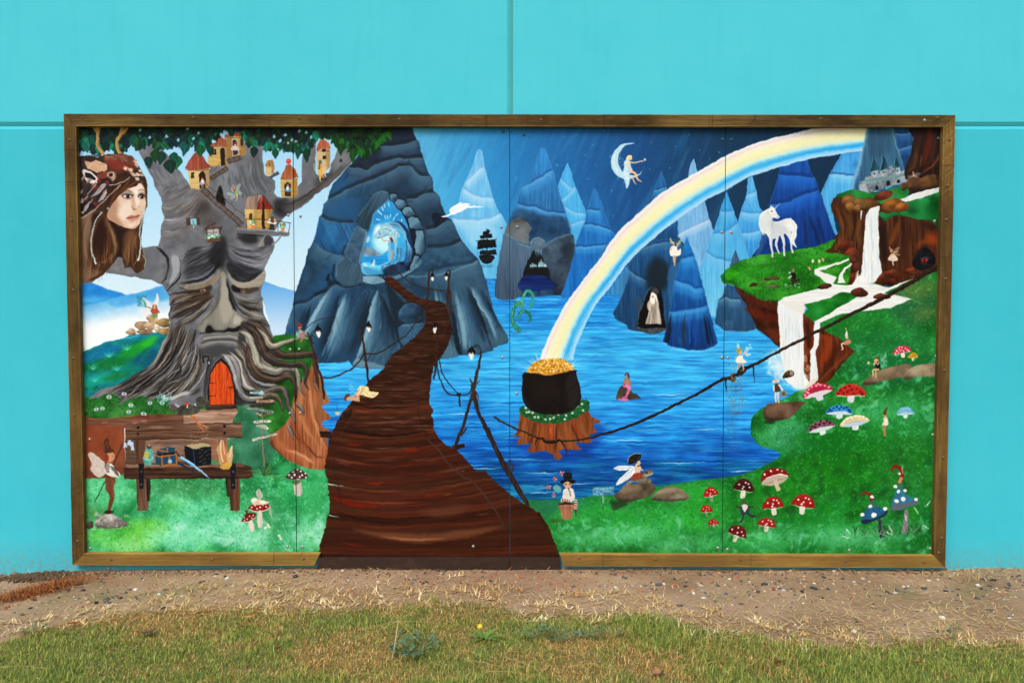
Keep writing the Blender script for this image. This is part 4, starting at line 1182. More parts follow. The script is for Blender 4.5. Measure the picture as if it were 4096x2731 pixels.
# roots: long wavy locks of bark
fr('D')
lock = lambda p,w,c,a=.85,f=.2: ln(p,w,c,a,fe=(max(w) if isinstance(w,list) else w)*f,tp=(.15,.15))
clip(tm)
for p,w,c in [([(1100,640),(1040,760),(960,900),(860,1050),(700,1160)],60,'6d6a68'),([(1200,560),(1140,720),(1080,860),(960,1010),(840,1140)],70,'4c4036'),([(1290,560),(1240,720),(1150,860),(1060,1000),(900,1140),(720,1270),(540,1430)],[40,70,60,50,36,24,8],'7c7874'),([(1360,640),(1300,800),(1200,940),(1080,1080),(900,1230),(700,1330)],46,'2d2622'),([(1330,820),(1260,960),(1140,1090),(1010,1210),(900,1330),(780,1430)],[30,60,60,46,30,10],'8b8986'),([(1400,860),(1340,1040),(1240,1160),(1100,1280),(960,1370)],40,'3a3330'),([(1480,900),(1420,1080),(1330,1220),(1200,1320),(1080,1400)],[30,60,70,60,30],'6b6a6c'),([(1540,920),(1500,1100),(1440,1260),(1300,1360)],44,'4a4644')]:
    lock(p,w,c)
G1,GM,G2 = [(1090,560),(1050,700),(960,880),(860,1030),(690,1130),(480,1250),(260,1350)],[(1280,620),(1220,800),(1130,970),(1010,1110),(860,1230),(700,1330),(540,1430)],[(1420,880),(1420,1020),(1370,1160),(1290,1280),(1180,1370),(1080,1400),(1040,1450)]
flow(G1,GM,150,22,TC,.6,(.25,.6),.22)
flow(GM,G2,150,22,TC+['8f8d8c','aaa9a8'],.6,(.25,.6),.22)
for a_,b_ in ((G1,GM),(GM,G2)):
    flow(a_,b_,46,9,['0f0d10','1a1618','241c18'],.85,(.3,.7),.2)
    flow(a_,b_,34,6,['d0cfce','bcbab8'],.7,(.2,.5),.2)
for p,w,c in [([(1050,720),(990,830),(930,960),(840,1070)],12,'b8b4b0'),([(1080,800),(1000,960),(880,1080),(720,1170),(520,1260)],14,'242022'),([(1180,700),(1120,840),(1000,1000),(860,1130)],10,'8f806e'),([(1250,700),(1170,860),(1080,980),(960,1100),(820,1220)],12,'161315'),([(1330,700),(1270,840),(1200,940)],12,'9a9690'),([(1360,850),(1250,960),(1200,1060),(1100,1110),(1040,1180)],10,'c4c2be'),([(1180,1000),(1200,1100),(1120,1190),(1000,1240),(930,1330)],16,'141316'),([(1360,950),(1300,1080),(1200,1180),(1060,1220),(960,1300)],12,'aaa8a4'),([(1480,1040),(1420,1160),(1360,1250),(1300,1300)],6,'dcdcda'),([(1430,1060),(1360,1200),(1240,1300),(1120,1350)],12,'4a4038'),([(1300,1320),(1180,1350),(1080,1410)],40,'c0bfbe'),([(1440,1200),(1420,1330),(1340,1400)],50,'77767a'),([(1250,1360),(1150,1390),(1060,1430)],6,'4f4d50'),([(700,1250),(620,1330),(520,1440)],8,'1d191a'),([(760,1230),(680,1320),(560,1420)],8,'b0a498'),([(560,1230),(420,1290),(280,1370)],18,'9d9698'),([(760,1130),(620,1230),(460,1300)],16,'3a3436'),([(1500,1000),(1470,1200),(1450,1440)],26,'2a2729')]:
    lock(p,w,c)
clip()
# door
fill([(1630,950),(1700,1000),(1770,1120),(1800,1300),(1812,1460),(1480,1460),(1490,1260),(1520,1100),(1570,1000)],'26211f',sm=0)
ln([(1450,1440),(1470,1200),(1520,1040),(1630,930),(1720,1000),(1790,1140),(1830,1320)],20,'55545a',.8,fe=6)
fill([(1515,1455),(1505,1250),(1530,1110),(1580,1020),(1632,985),(1690,1030),(1740,1130),(1765,1280),(1778,1448)],'cf5a24',tex='v',amt=12,sm=0)
clip(region([(1515,1455),(1505,1250),(1530,1110),(1580,1020),(1632,985),(1690,1030),(1740,1130),(1765,1280),(1778,1448)],0))
dabs((1500,980,1790,1460),130,70,4,90,['f08a3a','9c3412','e86a2a','f4b070','b8481c'],.6,3,.02,seed=9)
for x in (1575,1640,1690,1735):
    ln([(x,980),(x+4,1460)],3,'6a2410',.8)
clip()
for y in (1218,1360):
    ln([(1505,y),(1575,y+2)],[10,3],'2a201c')
ln([(1710,1265),(1760,1262)],6,'1c1614'); ln([(1726,1250),(1726,1280)],5,'1c1614'); ln([(1746,1250),(1746,1276)],5,'1c1614')
ln([(1600,1265),(1600,1265.5)],2,'000000',0)
fill([(1480,1462),(1800,1455),(1815,1500),(1470,1512)],'4c352c',sm=0,tex='h'); ln([(1480,1466),(1800,1458)],5,'8a6a58',.8)
ln([(1445,925),(1440,960),(1442,1010)],14,'0b0b0c'); ln([(1440,925),(1500,935),(1500,960)],9,'0b0b0c')
fill([(1482,965),(1512,962),(1518,1030),(1485,1032)],'16181a',sm=0); fill([(1490,985),(1508,983),(1510,1020),(1493,1022)],'9aa4a8',sm=0)
# beard locks to the right of the door, and the roots over the cliff
fr('E')
meadow([(700,330),(720,315),(900,305),(1020,330),(1050,470),(1070,640),(960,760),(900,820),(860,1000),(780,1150),(680,1200),(560,1040),(640,930),(700,840),(560,660),(640,420)],'2c6e2a',['1a5a1e','3a8a2e','4a9a38','15481a','55a040','2a7a3a'],420,20,6,.5,6)
fill([(1060,480),(1100,540),(1110,640),(1160,800),(1200,900),(1215,910),(1140,945),(1170,1000),(1225,1050),(1145,1080),(1150,1130),(1215,1180),(1190,1250),(1185,1400),(1160,1510),(1000,1500),(860,1450),(760,1380),(690,1310),(665,1250),(700,1190),(800,1120),(860,1000),(900,800),(980,700),(1040,600)],'a06a48',tex='v',amt=10)
cl = region([(1060,480),(1100,540),(1110,640),(1160,800),(1200,900),(1215,910),(1140,945),(1170,1000),(1225,1050),(1145,1080),(1150,1130),(1215,1180),(1190,1250),(1185,1400),(1160,1510),(1000,1500),(860,1450),(760,1380),(690,1310),(665,1250),(700,1190),(800,1120),(860,1000),(900,800),(980,700),(1040,600)],1,1)
clip(cl)
for p,w,c in [([(1020,720),(1040,900),(1080,1100),(1180,1350)],30,'d09a74'),([(960,800),(940,960),(980,1120),(1100,1300)],34,'c48a64'),([(900,1000),(900,1120),(960,1260),(1100,1400)],26,'8a4e30'),([(720,1230),(820,1330),(960,1420),(1150,1450)],50,'b8785a'),([(680,1240),(700,1330),(800,1410)],40,'5c3222'),([(1050,900),(1090,1060),(1180,1320)],12,'6a4630'),([(1120,700),(1130,900),(1120,1040),(1190,1180)],30,'8a6a52'),([(860,1080),(880,1180),(960,1300)],14,'5a3420'),([(1000,1300),(1080,1390),(1170,1410)],12,'4a2e20'),([(1080,560),(1060,700),(1100,860)],20,'6c4a36'),([(820,1340),(960,1390),(1080,1470)],26,'d0a488'),([(1000,780),(990,900),(1020,1000)],10,'7a4e34'),([(1110,1080),(1140,1200),(1190,1300)],20,'8c6248')]:
    ln(p,w,c,.7,fe=w*.35,tp=(.3,.3))
clip()
fill([(400,250),(460,190),(560,180),(640,310),(730,400),(690,430),(740,520),(700,600),(620,680),(700,730),(700,790),(640,870),(720,935),(480,935),(370,930),(360,700)],'423e3d',.95,fe=3,tex='i')
clip(region([(400,250),(460,190),(560,180),(640,310),(730,400),(1060,460),(1060,500),(740,540),(700,600),(900,620),(860,700),(700,730),(800,800),(640,870),(720,935),(480,935),(370,930),(300,480),(360,440)],1,3))
flow([(440,200),(560,250),(640,370),(740,470),(900,480),(1050,475)],[(300,470),(380,560),(430,700),(520,800),(640,840),(780,800)],230,20,TC+['8f8b85','aaa69e','75706a'],.7,(.25,.6),.22)
clip()
LOCKS = [([(390,280),(470,320),(520,420),(540,520),(600,600),(720,640),(800,612),(880,615),(920,660),(930,760),(980,850)],[40,44,40,44,40,30,26,24,22,16,6],'98948c','1c1816'),
         ([(440,230),(540,290),(590,400),(640,500),(740,560),(860,575),(950,570),(1000,630),(980,740),(1020,800)],[26,40,40,34,30,26,26,20,12,5],'4c4038','15120f'),
         ([(460,200),(560,230),(640,320),(700,420),(790,490),(900,490),(1050,480),(1070,560),(1090,700),(1110,810)],[20,36,34,30,30,26,24,18,12,5],'5a4a40','1a1512'),
         ([(470,380),(490,500),(530,620),(600,690),(720,710),(830,680),(880,720),(900,830),(890,920)],[30,40,44,36,24,22,20,14,8],'5d4c40','1a1512'),
         ([(480,330),(520,420),(560,560),(620,620)],[16,30,30,10],'aaa69c','332e2a'),
         ([(300,460),(380,540),(430,680),(500,790),(600,830),(720,790),(790,800),(820,880),(840,960),(880,1060)],[30,44,46,40,30,26,26,22,20,6],'6c6460','1b1817'),
         ([(320,470),(390,560),(420,700),(470,780),(540,800)],[10,22,26,20,6],'c4c0b8','55504c'),
         ([(230,500),(320,520),(370,620),(390,760),(430,860),(520,890),(600,880)],[24,34,36,34,30,22,8],'8d8b8c','1a181a'),
         ([(240,490),(300,540),(345,640),(380,780),(420,850)],[8,16,18,16,6],'b4b4b8','3a3a3e'),
         ([(560,860),(700,850),(760,900),(790,990)],[26,24,18,6],'756a5e','1b1817'),
         ([(550,240),(620,320),(670,400),(740,400),(820,370),(900,345)],[8,20,30,22,18,12],'aaa496','231f1c'),
         ([(860,960),(880,1040),(900,1100)],[16,12,5],'8f8a88','151313'),([(900,920),(950,960),(975,1020)],[16,16,5],'8a8684','151313'),([(830,1110),(860,1180),(880,1250)],[16,14,4],'96908c','3a2c24')]
for p,w,c,dk in LOCKS:
    w = [v*1.75 for v in w]
    q = [(x+3,y+8) for x,y in p]
    ln(q,[v*1.15 for v in w],dk,.9,fe=4,tp=(.12,.1))
    ln(p,w,c,1,fe=2,tp=(.16,.1),tex='i',amt=10)
    ln([(x+2,y+w[min(i,len(w)-1)]*.25) for i,(x,y) in enumerate(p)],[v*.35 for v in w],hx(c)*.5,.5,fe=3,tp=(.2,.2))
    ln([(x-1,y-w[min(i,len(w)-1)]*.22) for i,(x,y) in enumerate(p)],[v*.25 for v in w],[min(255,v+46) for v in hx(c)],.6,fe=2,tp=(.2,.3))
for p,w in [([(960,690),(975,760),(1010,800)],8),([(1010,700),(1030,770),(1060,800)],7),([(930,780),(960,850),(1010,920)],8),([(1060,740),(1090,780),(1110,820)],7)]:
    ln(p,w,'958d88',.9,tp=(.1,.5))
fr('S')
for x,y in [(222,940),(236,938),(300,930),(296,945),(330,950),(380,915),(372,925),(405,932),(430,934),(452,930),(460,920),(250,912),(286,905),(344,925)]:
    for k in range(6):
        el(x+4*math.cos(k*1.1),y+3*math.sin(k*1.1),2,2,['d8e8f4','a8c8e8','e8c0cc'][k % 3],a=.9)
for p in ([(400,945),(415,930),(450,932),(458,945),(430,955)],[(452,915),(470,910),(482,925),(470,936),(452,932)],[(386,930),(400,928),(405,940),(390,942)]):
    fill(p,'5c5a52',tex='m',amt=12)
el(430,927,6,4,'b02a22'); spots([(427,926),(431,928),(434,925)],1,'f4ece0'); ln([(430,930),(429,937)],3,'d8ccb8')
for k in range(40):
    t = math.radians(-90+RNG.normal(0,30)); x,y = 375+RNG.normal(0,10),918+RNG.normal(0,6)
    ln([(x,y),(x+9*math.cos(t),y+9*math.sin(t))],2,['9cc8cc','7fb4b0','b8dcdc'][k % 3],.6)

# ---- tree houses
def house(p,c,roof,rc,wins=(),tex='h'):
    fill(p,c,sm=0,tex=tex,amt=6)
    xs = [q[0] for q in p]; ys = [q[1] for q in p]
    clip(region(p,0))
    fill([(max(xs)-(max(xs)-min(xs))*.3,min(ys)),(max(xs),min(ys)),(max(xs),max(ys)),(max(xs)-(max(xs)-min(xs))*.25,max(ys))],'6a4c28',.35,fe=(max(xs)-min(xs))*.12)
    ln([(min(xs),max(ys)-4),(max(xs),max(ys)-4)],8,'7a5a30',.5,fe=3)
    clip()
    if roof:
        fill(roof,rc,sm=0,tex='v',amt=10)
        clip(region(roof,0))
        rx = [q[0] for q in roof]; ry = [q[1] for q in roof]
        dabs((min(rx),min(ry),max(rx),max(ry)),26,(max(ry)-min(ry))*.5,5,80,['7a3420','d07c58','b05a3c','5a2416'],.45,14,.05)
        clip()
        ln([q for q in sorted(roof,key=lambda q: -q[1])[:0]] or [(min(rx)+6,max(ry)-2),((min(rx)+max(rx))/2,max(ry)+5),(max(rx)-6,max(ry)-4)],6,'3c1c12',.6,fe=2)


def person(x,y,h,hat='b04a3a',coat='7a8090',leg='4a4038',skin='d8a88c',beard='f0ece8'):
    """a tiny standing gnome, feet at (x, y)"""
    fill([(x-h*.13,y),(x-h*.12,y-h*.4),(x+h*.12,y-h*.4),(x+h*.13,y),(x+h*.02,y),(x,y-h*.3),(x-h*.02,y)],leg,sm=0)
    fill([(x-h*.17,y-h*.35),(x-h*.15,y-h*.68),(x+h*.15,y-h*.68),(x+h*.17,y-h*.35)],coat,sm=0)
    ln([(x-h*.14,y-h*.62),(x-h*.24,y-h*.45),(x-h*.14,y-h*.4)],h*.08,coat); ln([(x+h*.14,y-h*.62),(x+h*.24,y-h*.45),(x+h*.14,y-h*.4)],h*.08,coat)
    el(x,y-h*.75,h*.1,h*.11,skin)
    if beard:
        fill([(x-h*.11,y-h*.73),(x+h*.11,y-h*.73),(x+h*.05,y-h*.5),(x-h*.04,y-h*.5)],beard)
    if hat:
        fill([(x-h*.12,y-h*.78),(x,y-h*1.05),(x+h*.12,y-h*.78)],hat,sm=0)


fr('B')
def ladder(p,q,w,n):
    p,q = np.array(p,float),np.array(q,float)
    d = (q-p)/np.hypot(*(q-p)); nn = np.array([-d[1],d[0]])*w
    ln([tuple(p),tuple(q)],9,'3a2c24'); ln([tuple(p+nn),tuple(q+nn)],9,'2c211b')
    for k in range(n):
        c = p+(q-p)*k/(n-1)
        ln([tuple(c-nn*.15),tuple(c+nn*1.15)],12,['5a4636','4a382c','6b5544'][k % 3])
        ln([tuple(c-nn*.1-d*5),tuple(c+nn*1.1-d*5)],3,'8a725e',.7)
house([(610,230),(720,195),(830,200),(855,415),(640,450)],'bfa26c',[(595,215),(600,180),(650,170),(660,110),(685,95),(705,160),(730,165),(745,135),(770,160),(800,155),(825,205),(720,200)],'a4664c')
fill([(610,235),(700,205),(690,430),(640,450)],'8a6434',.6,fe=6)
fill([(680,250),(700,228),(735,228),(752,260),(765,410),(690,435)],'a8bcc8',sm=0); fill([(690,260),(705,242),(732,242),(745,265),(755,410),(698,430)],'201a18',sm=0)
fill([(785,232),(820,225),(825,305),(790,312)],'1c1a1c',sm=0); ln([(785,232),(822,308)],3,'8a93a0'); ln([(820,228),(790,310)],3,'8a93a0')
house([(405,330),(560,318),(625,325),(640,550),(405,565)],'c6a872',[(400,322),(410,280),(490,275),(485,205),(520,220),(550,185),(585,230),(605,220),(632,318),(540,312)],'9c5c46')
fill([(445,352),(492,350),(500,420),(452,425)],'17161a',sm=0); ln([(470,350),(474,422)],4,'b8a888'); el(472,386,12,16,'b8a888',a=.4)
fill([(545,350),(570,332),(600,345),(615,545),(560,560)],'2a2420',sm=0); ln([(545,352),(572,334),(600,346),(612,420)],6,'d8a898')
person(722,425,165,'b8404c','d8c0bc','4a3c38',beard=None)
ladder((420,690),(620,560),42,14); ladder((640,480),(790,432),46,9)
ln([(410,635),(480,590),(550,510)],5,'6a4c34'); ln([(480,590),(484,620)],5,'6a4c34'); ln([(738,420),(790,370),(795,420)],5,'6a4c34')
house([(150,600),(280,612),(405,585),(418,815),(300,840),(185,828)],'d2b684',[(265,375),(300,390),(360,480),(428,570),(400,590),(280,608),(180,605),(118,590),(150,520),(210,430)],'985644')
fill([(193,638),(230,634),(232,705),(196,708)],'2b241c',sm=0); ln([(212,636),(214,706)],3,'b8935a'); ln([(194,672),(232,670)],3,'b8935a')
fill([(288,660),(310,625),(345,620),(365,660),(370,820),(298,832)],'2a1f18',sm=0)
person(330,828,135,'c07a78','b8acb8','8a7a88')
ladder((310,855),(790,1290),-56,27)
ln([(355,745),(440,830),(550,900),(720,1060),(850,1160)],6,'5a402c'); ln([(550,895),(550,980)],6,'5a402c'); ln([(720,1055),(720,1110)],6,'5a402c')
# platform cottage
fill([(745,1305),(860,1315),(1240,1340),(1380,1350),(1378,1402),(1000,1385),(745,1368)],'7c7d80',sm=0,tex='h',amt=9)
ln([(745,1308),(1000,1325),(1378,1352)],7,'b0b0b2',.8,fe=2); ln([(750,1375),(1000,1392),(1100,1394)],14,'141316',.8,fe=6)
fill([(1080,1385),(1140,1390),(1060,1520),(980,1540)],'8e8b8a',sm=0,tex='r'); ln([(1280,1400),(1230,1470),(1160,1510)],22,'8f8f92')
fill([(1090,1400),(1160,1395),(1180,1450),(1150,1510),(1080,1500)],'3c3b40',.8,fe=8)
house([(835,1085),(985,1075),(1000,1320),(870,1310)],'cfb27a',None,'')
house([(985,1075),(1175,1075),(1180,1315),(1000,1322)],'b8985c',None,'')
fill([(822,1085),(870,960),(880,930),(1062,900),(985,1075)],'9a8478',sm=0,tex='v',amt=12)
fill([(1062,900),(1178,1078),(985,1075)],'8a3424',sm=0,tex='v',amt=12); ln([(985,1078),(1062,902),(1178,1078)],7,'4a221a')
fill([(1048,990),(1072,990),(1090,1320),(1050,1322)],'32201a',sm=0)
fill([(893,1130),(930,1125),(934,1200),(898,1200)],'33281f',sm=0); ln([(912,1128),(914,1200)],4,'c2a25c')
for x,y in [(940,1240),(1300,1275)]:
    fill([(x-24,y+20),(x+26,y+20),(x+18,y+66),(x-18,y+66)],'d28a5c',sm=0)
    dots((x-34,y-28,x+34,y+22),44,7,['4aa06a','d8ece0','2f7a4c','c8604c' if x > 1000 else 'e8f0e4'],1,x)
person(1170,1325,205,'3f8f8c','e8e0da','2f3034')
fill([(1150,1170),(1190,1165),(1196,1230),(1158,1235)],'7a4a30')
for p in ([(850,1205),(1000,1200),(1120,1205)],[(1120,1215),(1300,1222)],[(1230,1215),(1320,1235),(1400,1240)],[(1240,1220),(1240,1335)],[(1385,1240),(1370,1350)],[(862,1210),(868,1305)],[(745,1240),(748,1300)]):
    ln(p,7,'55402f')
house([(1095,560),(1150,552),(1200,545),(1200,640),(1160,670),(1100,668)],'ccb486',[(1085,550),(1120,488),(1182,482),(1202,545),(1150,555)],'a58a5c')
fill([(1165,560),(1195,550),(1195,640),(1165,650)],'a48474',sm=0)
fill([(1130,690),(1240,615),(1262,650),(1160,715)],'5c5d64',sm=0)
house([(1275,710),(1375,725),(1475,705),(1482,905),(1430,935),(1285,930)],'c4a46a',[(1350,540),(1395,535),(1440,590),(1492,690),(1400,712),(1268,712),(1300,630)],'a46c4a')
el(1370,498,30,32,'d0483c'); el(1362,488,9,9,'f0b0a4',a=.8); ln([(1370,530),(1374,545)],10,'c05038')
fill([(1320,790),(1355,745),(1395,785),(1398,920),(1325,922)],'2c241e',sm=0); ln([(1312,800),(1325,775),(1357,742),(1392,772),(1402,800)],6,'6a4420')
person(1360,920,150,'b894a0','5c9cc4','5a3a30')
house([(1705,365),(1800,350),(1875,340),(1870,560),(1800,640),(1715,665)],'cab48e',[(1700,372),(1720,290),(1775,215),(1800,240),(1850,270),(1882,340),(1790,345)],'ac6648')
for y in (350,435):
    fill([(1780,y),(1825,y-4),(1827,y+35),(1783,y+38)],'3a2014',sm=0)
fill([(1728,600),(1730,500),(1748,478),(1770,500),(1772,590)],'6a7068',sm=0)
# fairies on the tree
def fairy(x,y,s,dress,hair='a05030',skin='e0b49c',wing='c8e4e4',wa=.45,flip=1,legs=1):
    """a small sitting or floating fairy about s tall, waist at (x, y)"""
    f = flip
    for dx,dy,rx,ry,ro in [(-.35,-.3,.3,.14,40),(-.36,.02,.24,.11,-25)]:
        el(x+f*dx*s,y+dy*s,rx*s,ry*s,wing,ro*f,wa)
    fill([(x-.1*s,y-.22*s),(x+.1*s,y-.22*s),(x+.14*s,y+.12*s),(x-.14*s,y+.14*s)],dress)
    if legs:
        ln([(x+f*.02*s,y+.1*s),(x+f*.16*s,y+.24*s),(x+f*.14*s,y+.48*s)],.09*s,skin); ln([(x-f*.04*s,y+.1*s),(x+f*.06*s,y+.3*s),(x+f*.03*s,y+.52*s)],.09*s,skin)
    ln([(x+f*.08*s,y-.18*s),(x+f*.2*s,y-.04*s),(x+f*.28*s,y-.08*s)],.06*s,skin)
    el(x,y-.33*s,.09*s,.11*s,skin); fill([(x-.12*s,y-.3*s),(x-.08*s,y-.46*s),(x+.08*s,y-.45*s),(x+.05*s,y-.38*s),(x-.05*s,y-.3*s),(x-.1*s,y-.15*s)],hair)


for x,y,rx,ry,ro in [(760,815,22,60,25),(780,880,36,24,30),(665,890,40,22,15),(700,930,40,20,-40)]:
    el(x,y,rx,ry,'b4c4c4',ro,.5)
ln([(698,775),(715,820),(720,850)],9,'e0b090'); ln([(680,810),(690,850),(712,862)],8,'e0b090')
fill([(705,850),(735,840),(752,885),(728,895)],'7fae5c'); ln([(742,890),(748,930),(740,985)],[22,14,4],'e0b090'); el(715,850,14,13,'a85a34')
el(1686,560,22,52,'8fb8ac',0,.5)
fill([(1738,590),(1778,580),(1785,640),(1768,680),(1762,750),(1740,690)],'d8b060'); ln([(1780,620),(1802,640),(1820,690)],15,'e4b8a0'); ln([(1770,640),(1785,670),(1788,700)],13,'dcae96'); el(1758,552,17,20,'d8977c'); ln([(1745,540),(1745,600)],16,'b05a34'); ln([(1765,580),(1800,582),(1835,578)],9,'e0b49c')
# small windows on the trunk
fill([(135,1180),(295,1175),(300,1265),(140,1272)],'5c4438',sm=0); fill([(182,1190),(255,1186),(258,1265),(186,1268)],'8cc4e0',sm=0)
ln([(172,1178),(180,1150),(215,1142),(250,1152),(258,1176)],7,'5a463a'); ln([(218,1210),(220,1260),(222,1300)],[14,18,12],'5aa09a'); el(216,1208,9,10,'c88a70'); ln([(218,1275),(222,1302)],12,'e0b8a4')
fill([(372,1310),(550,1290),(548,1470),(388,1480)],'5a4438',sm=0); fill([(392,1325),(530,1312),(532,1400),(396,1408)],'aaaaae',sm=0)
ln([(462,1318),(464,1404)],5,'6a5040'); ln([(392,1366),(530,1358)],5,'6a5040')
dots((375,1390,545,1432),80,8,['4c9c78','cfe8dc','2f7a58','e8f4ec'],1,3)
plank_ = [(386,1435),(548,1425),(548,1465),(388,1478)]
fill(plank_,'6a503e',sm=0,tex='h'); ln([(355,1330),(425,1270),(490,1245)],18,'5a4234'); ln([(420,1260),(490,1300),(555,1320)],16,'6a5040'); ln([(560,1280),(555,1340)],14,'4a382e')
el(2000,488,16,24,'4a3420')
# ---- leaves
GL = ['0f3f38','12524a','1a6a5c','0b2d30','1c4a26','276030','123a40','0e2a3c','1f7a66']
GR = ['0c3a1c','145222','1f6a2a','0a2a1a','2a6a24','103c28']


def leaf(x,y,L,w,ang,c,rib=1):
    t = math.radians(ang)
    u = np.array([math.cos(t),math.sin(t)]); n = np.array([-u[1],u[0]])
    o = np.array([x,y])
    P = [o,o+u*L*.15+n*w*.42,o+u*L*.42+n*w*.5,o+u*L*.75+n*w*.25,o+u*L,o+u*L*.75-n*w*.25,o+u*L*.42-n*w*.5,o+u*L*.15-n*w*.42]
    fill(P,c,sm=1)
    if rib:
        ln([tuple(o+u*L*.1),tuple(o+u*L*.9)],w*.07,np.clip(hx(c)*1.5+14,0,255),.6)
        ln([tuple(o+u*L*.2+n*w*.15),tuple(o+u*L*.5+n*w*.3)],w*.12,np.clip(hx(c)*1.35+10,0,255),.45,fe=w*.05)


fr('B')
can = [(-1260,0),(-1260,330),(-1130,350),(-1040,270),(-960,380),(-860,340),(-760,330),(-680,400),(-600,320),(-480,250),(-420,330),(-300,260),(-200,340),(-60,300),(20,260),(100,300),(180,250),(300,330),(400,300),(470,200),(560,130),(640,90),(700,150),(780,110),(860,240),(960,300),(1080,260),(1100,340),(1240,330),(1400,340),(1500,380),(1620,320),(1690,190),(1760,190),(1880,190),(1960,280),(2060,260),(2160,380),(2300,400),(2420,360),(2500,260),(2560,200),(2640,120),(2620,0)]
lm = region(can,1)
fill(can,'0d2f2e',sm=1,rag=4)
for k in range(1250):
    x,y = RNG.uniform(-1260,2640),RNG.uniform(60,440)
    q = tc([(x,y)])[0].astype(int)
    if not (0 <= q[0] < CW and 0 <= q[1] < CH) or lm[q[1],q[0]] < .5:
        continue
    pal = GR if x > 1750+RNG.normal(0,120) else GL
    c = hx(pal[RNG.integers(len(pal))])*(.42+.62*min(1,max(0,y/330)))
    s = RNG.uniform(50,125)
    leaf(x,y-s*.3,s,s*RNG.uniform(.5,.8),90+RNG.normal(0,32),c+RNG.normal(0,4),rib=RNG.random() < .35)
for k in range(240):          # gaps of sky and loose tips along the lower edge
    i = RNG.integers(1,len(can)-3)
    a,b = np.array(can[i]),np.array(can[i+1])
    o = a+(b-a)*RNG.random()
    pal = GR if o[0] > 1800 else GL
    s = RNG.uniform(80,140)
    if 440 < o[0] < 860:
        s *= .6
    if o[0] < -400 and RNG.random() < .4:
        s *= 1.3
    leaf(o[0],o[1]-s*.55,s,s*RNG.uniform(.45,.65),90+RNG.normal(0,24),pal[RNG.integers(len(pal))],rib=1)
for x,y in [(-440,130),(130,110),(270,160),(20,240),(1180,200),(1390,240),(1310,180),(1560,150),(-330,210),(200,230),(-120,200),(1250,250),(1480,130),(1620,210)]:
    fill([(x,y),(x+22,y-26),(x+40,y+4),(x+12,y+22)],'a8d4f2',.85,sm=0)
for x,y,L,w,an,c in [(30,430,170,130,95,'1c6a44'),(-70,480,170,150,80,'143c34'),(-150,380,170,110,100,'16443c'),(-240,360,160,110,90,'1a4a2c'),(-330,440,150,100,80,'12403a'),(-40,400,130,110,60,'175446'),(960,330,130,90,95,'10342e'),(1210,350,120,80,90,'16523c'),(1490,340,140,80,95,'17503c'),(1590,350,160,90,92,'10402c'),(2010,280,150,80,95,'14481e'),(2150,340,190,90,92,'175222'),(2300,360,160,90,95,'103a20'),(2240,340,120,80,85,'1f6a2a'),(1930,200,150,80,80,'12461e'),(130,280,160,110,100,'155a58'),(300,300,150,110,90,'175a3c'),(420,310,130,90,85,'124438')]:
    leaf(x,y,L,w,an,c)
# ---- the woman with the feathered head dress
fr('A')
fill([(150,440),(230,432),(330,455),(420,418),(560,415),(640,440),(700,520),(760,620),(786,700),(780,880),(752,960),(738,1080),(727,1200),(745,1310),(772,1380),(750,1450),(690,1490),(640,1430),(580,1440),(565,1350),(520,1340),(440,1440),(380,1500),(300,1550),(240,1562),(120,1550)],'4f3524',sm=0)
hair = region([(150,440),(420,418),(640,440),(760,620),(786,700),(780,880),(752,960),(738,1080),(727,1200),(745,1310),(772,1380),(750,1450),(690,1490),(640,1430),(580,1440),(565,1350),(520,1340),(440,1440),(380,1500),(300,1550),(240,1562),(120,1550)],0)
clip(hair)
fill([(150,1000),(260,920),(330,960),(260,1200),(260,1420),(380,1480),(240,1568),(130,1568)],'8c7462',.9,fe=26)
fill([(290,960),(380,980),(400,1180),(360,1360),(310,1380),(290,1200)],'38190e',.9,fe=16)
fill([(430,1000),(540,1080),(640,1100),(600,1200),(560,1340),(500,1330),(480,1200)],'2e170d',.9,fe=12)
fill([(570,1150),(640,1090),(680,1180),(660,1300),(590,1380),(560,1300)],'8a6a4c',.7,fe=18)
for p,w,c,a in [([(420,920),(360,1000),(300,1120),(290,1260),(330,1380)],16,'7a4a2c',.8),([(400,960),(450,1080),(490,1180),(500,1280),(430,1400)],40,'9a7c60',.75),([(380,980),(420,1100),(440,1220),(400,1360),(300,1450)],30,'6a3f22',.8),([(370,960),(410,1120),(400,1260),(340,1360)],16,'3a1c0e',.8),([(460,1060),(510,1160),(520,1260),(470,1360)],12,'3f2412',.8),([(690,1060),(650,1160),(640,1260),(620,1380),(570,1430)],18,'7a5434',.8),([(700,1100),(670,1200),(690,1280)],10,'a88460',.7),([(600,1130),(570,1230),(590,1320)],14,'5a3a22',.7),([(730,1200),(720,1320),(750,1400),(720,1470)],16,'6a4a30',.8),([(650,1300),(690,1380),(680,1460)],10,'32200f',.7),([(230,1000),(190,1150),(200,1330),(280,1480)],16,'6a5240',.7),([(260,960),(220,1120),(230,1300),(270,1400)],10,'a89080',.6),([(180,1180),(180,1350),(260,1500)],20,'70543e',.7),([(400,1460),(330,1520),(260,1550)],26,'5a2814',.8),([(330,1400),(420,1370),(480,1290)],10,'c0a488',.5),([(440,1080),(480,1170),(490,1270)],8,'c4a684',.6)]:
    ln(p,w,c,a,fe=w*.3,tp=(.3,.3))
clip()
FACE = [(500,830),(560,745),(640,715),(705,680),(745,700),(770,800),(764,900),(748,950),(722,1010),(695,1065),(650,1090),(580,1075),(500,1040),(440,1005),(415,950),(432,890),(465,860)]
fill(FACE,'d9bcaa',tex='i',amt=3)
clip(region(FACE,1,2))
fill([(430,860),(520,820),(520,960),(560,1080),(460,1040),(405,960)],'a8836c',.75,fe=26)
fill([(560,860),(640,830),(640,960),(580,1010),(520,960)],'ecd6c8',.8,fe=26)
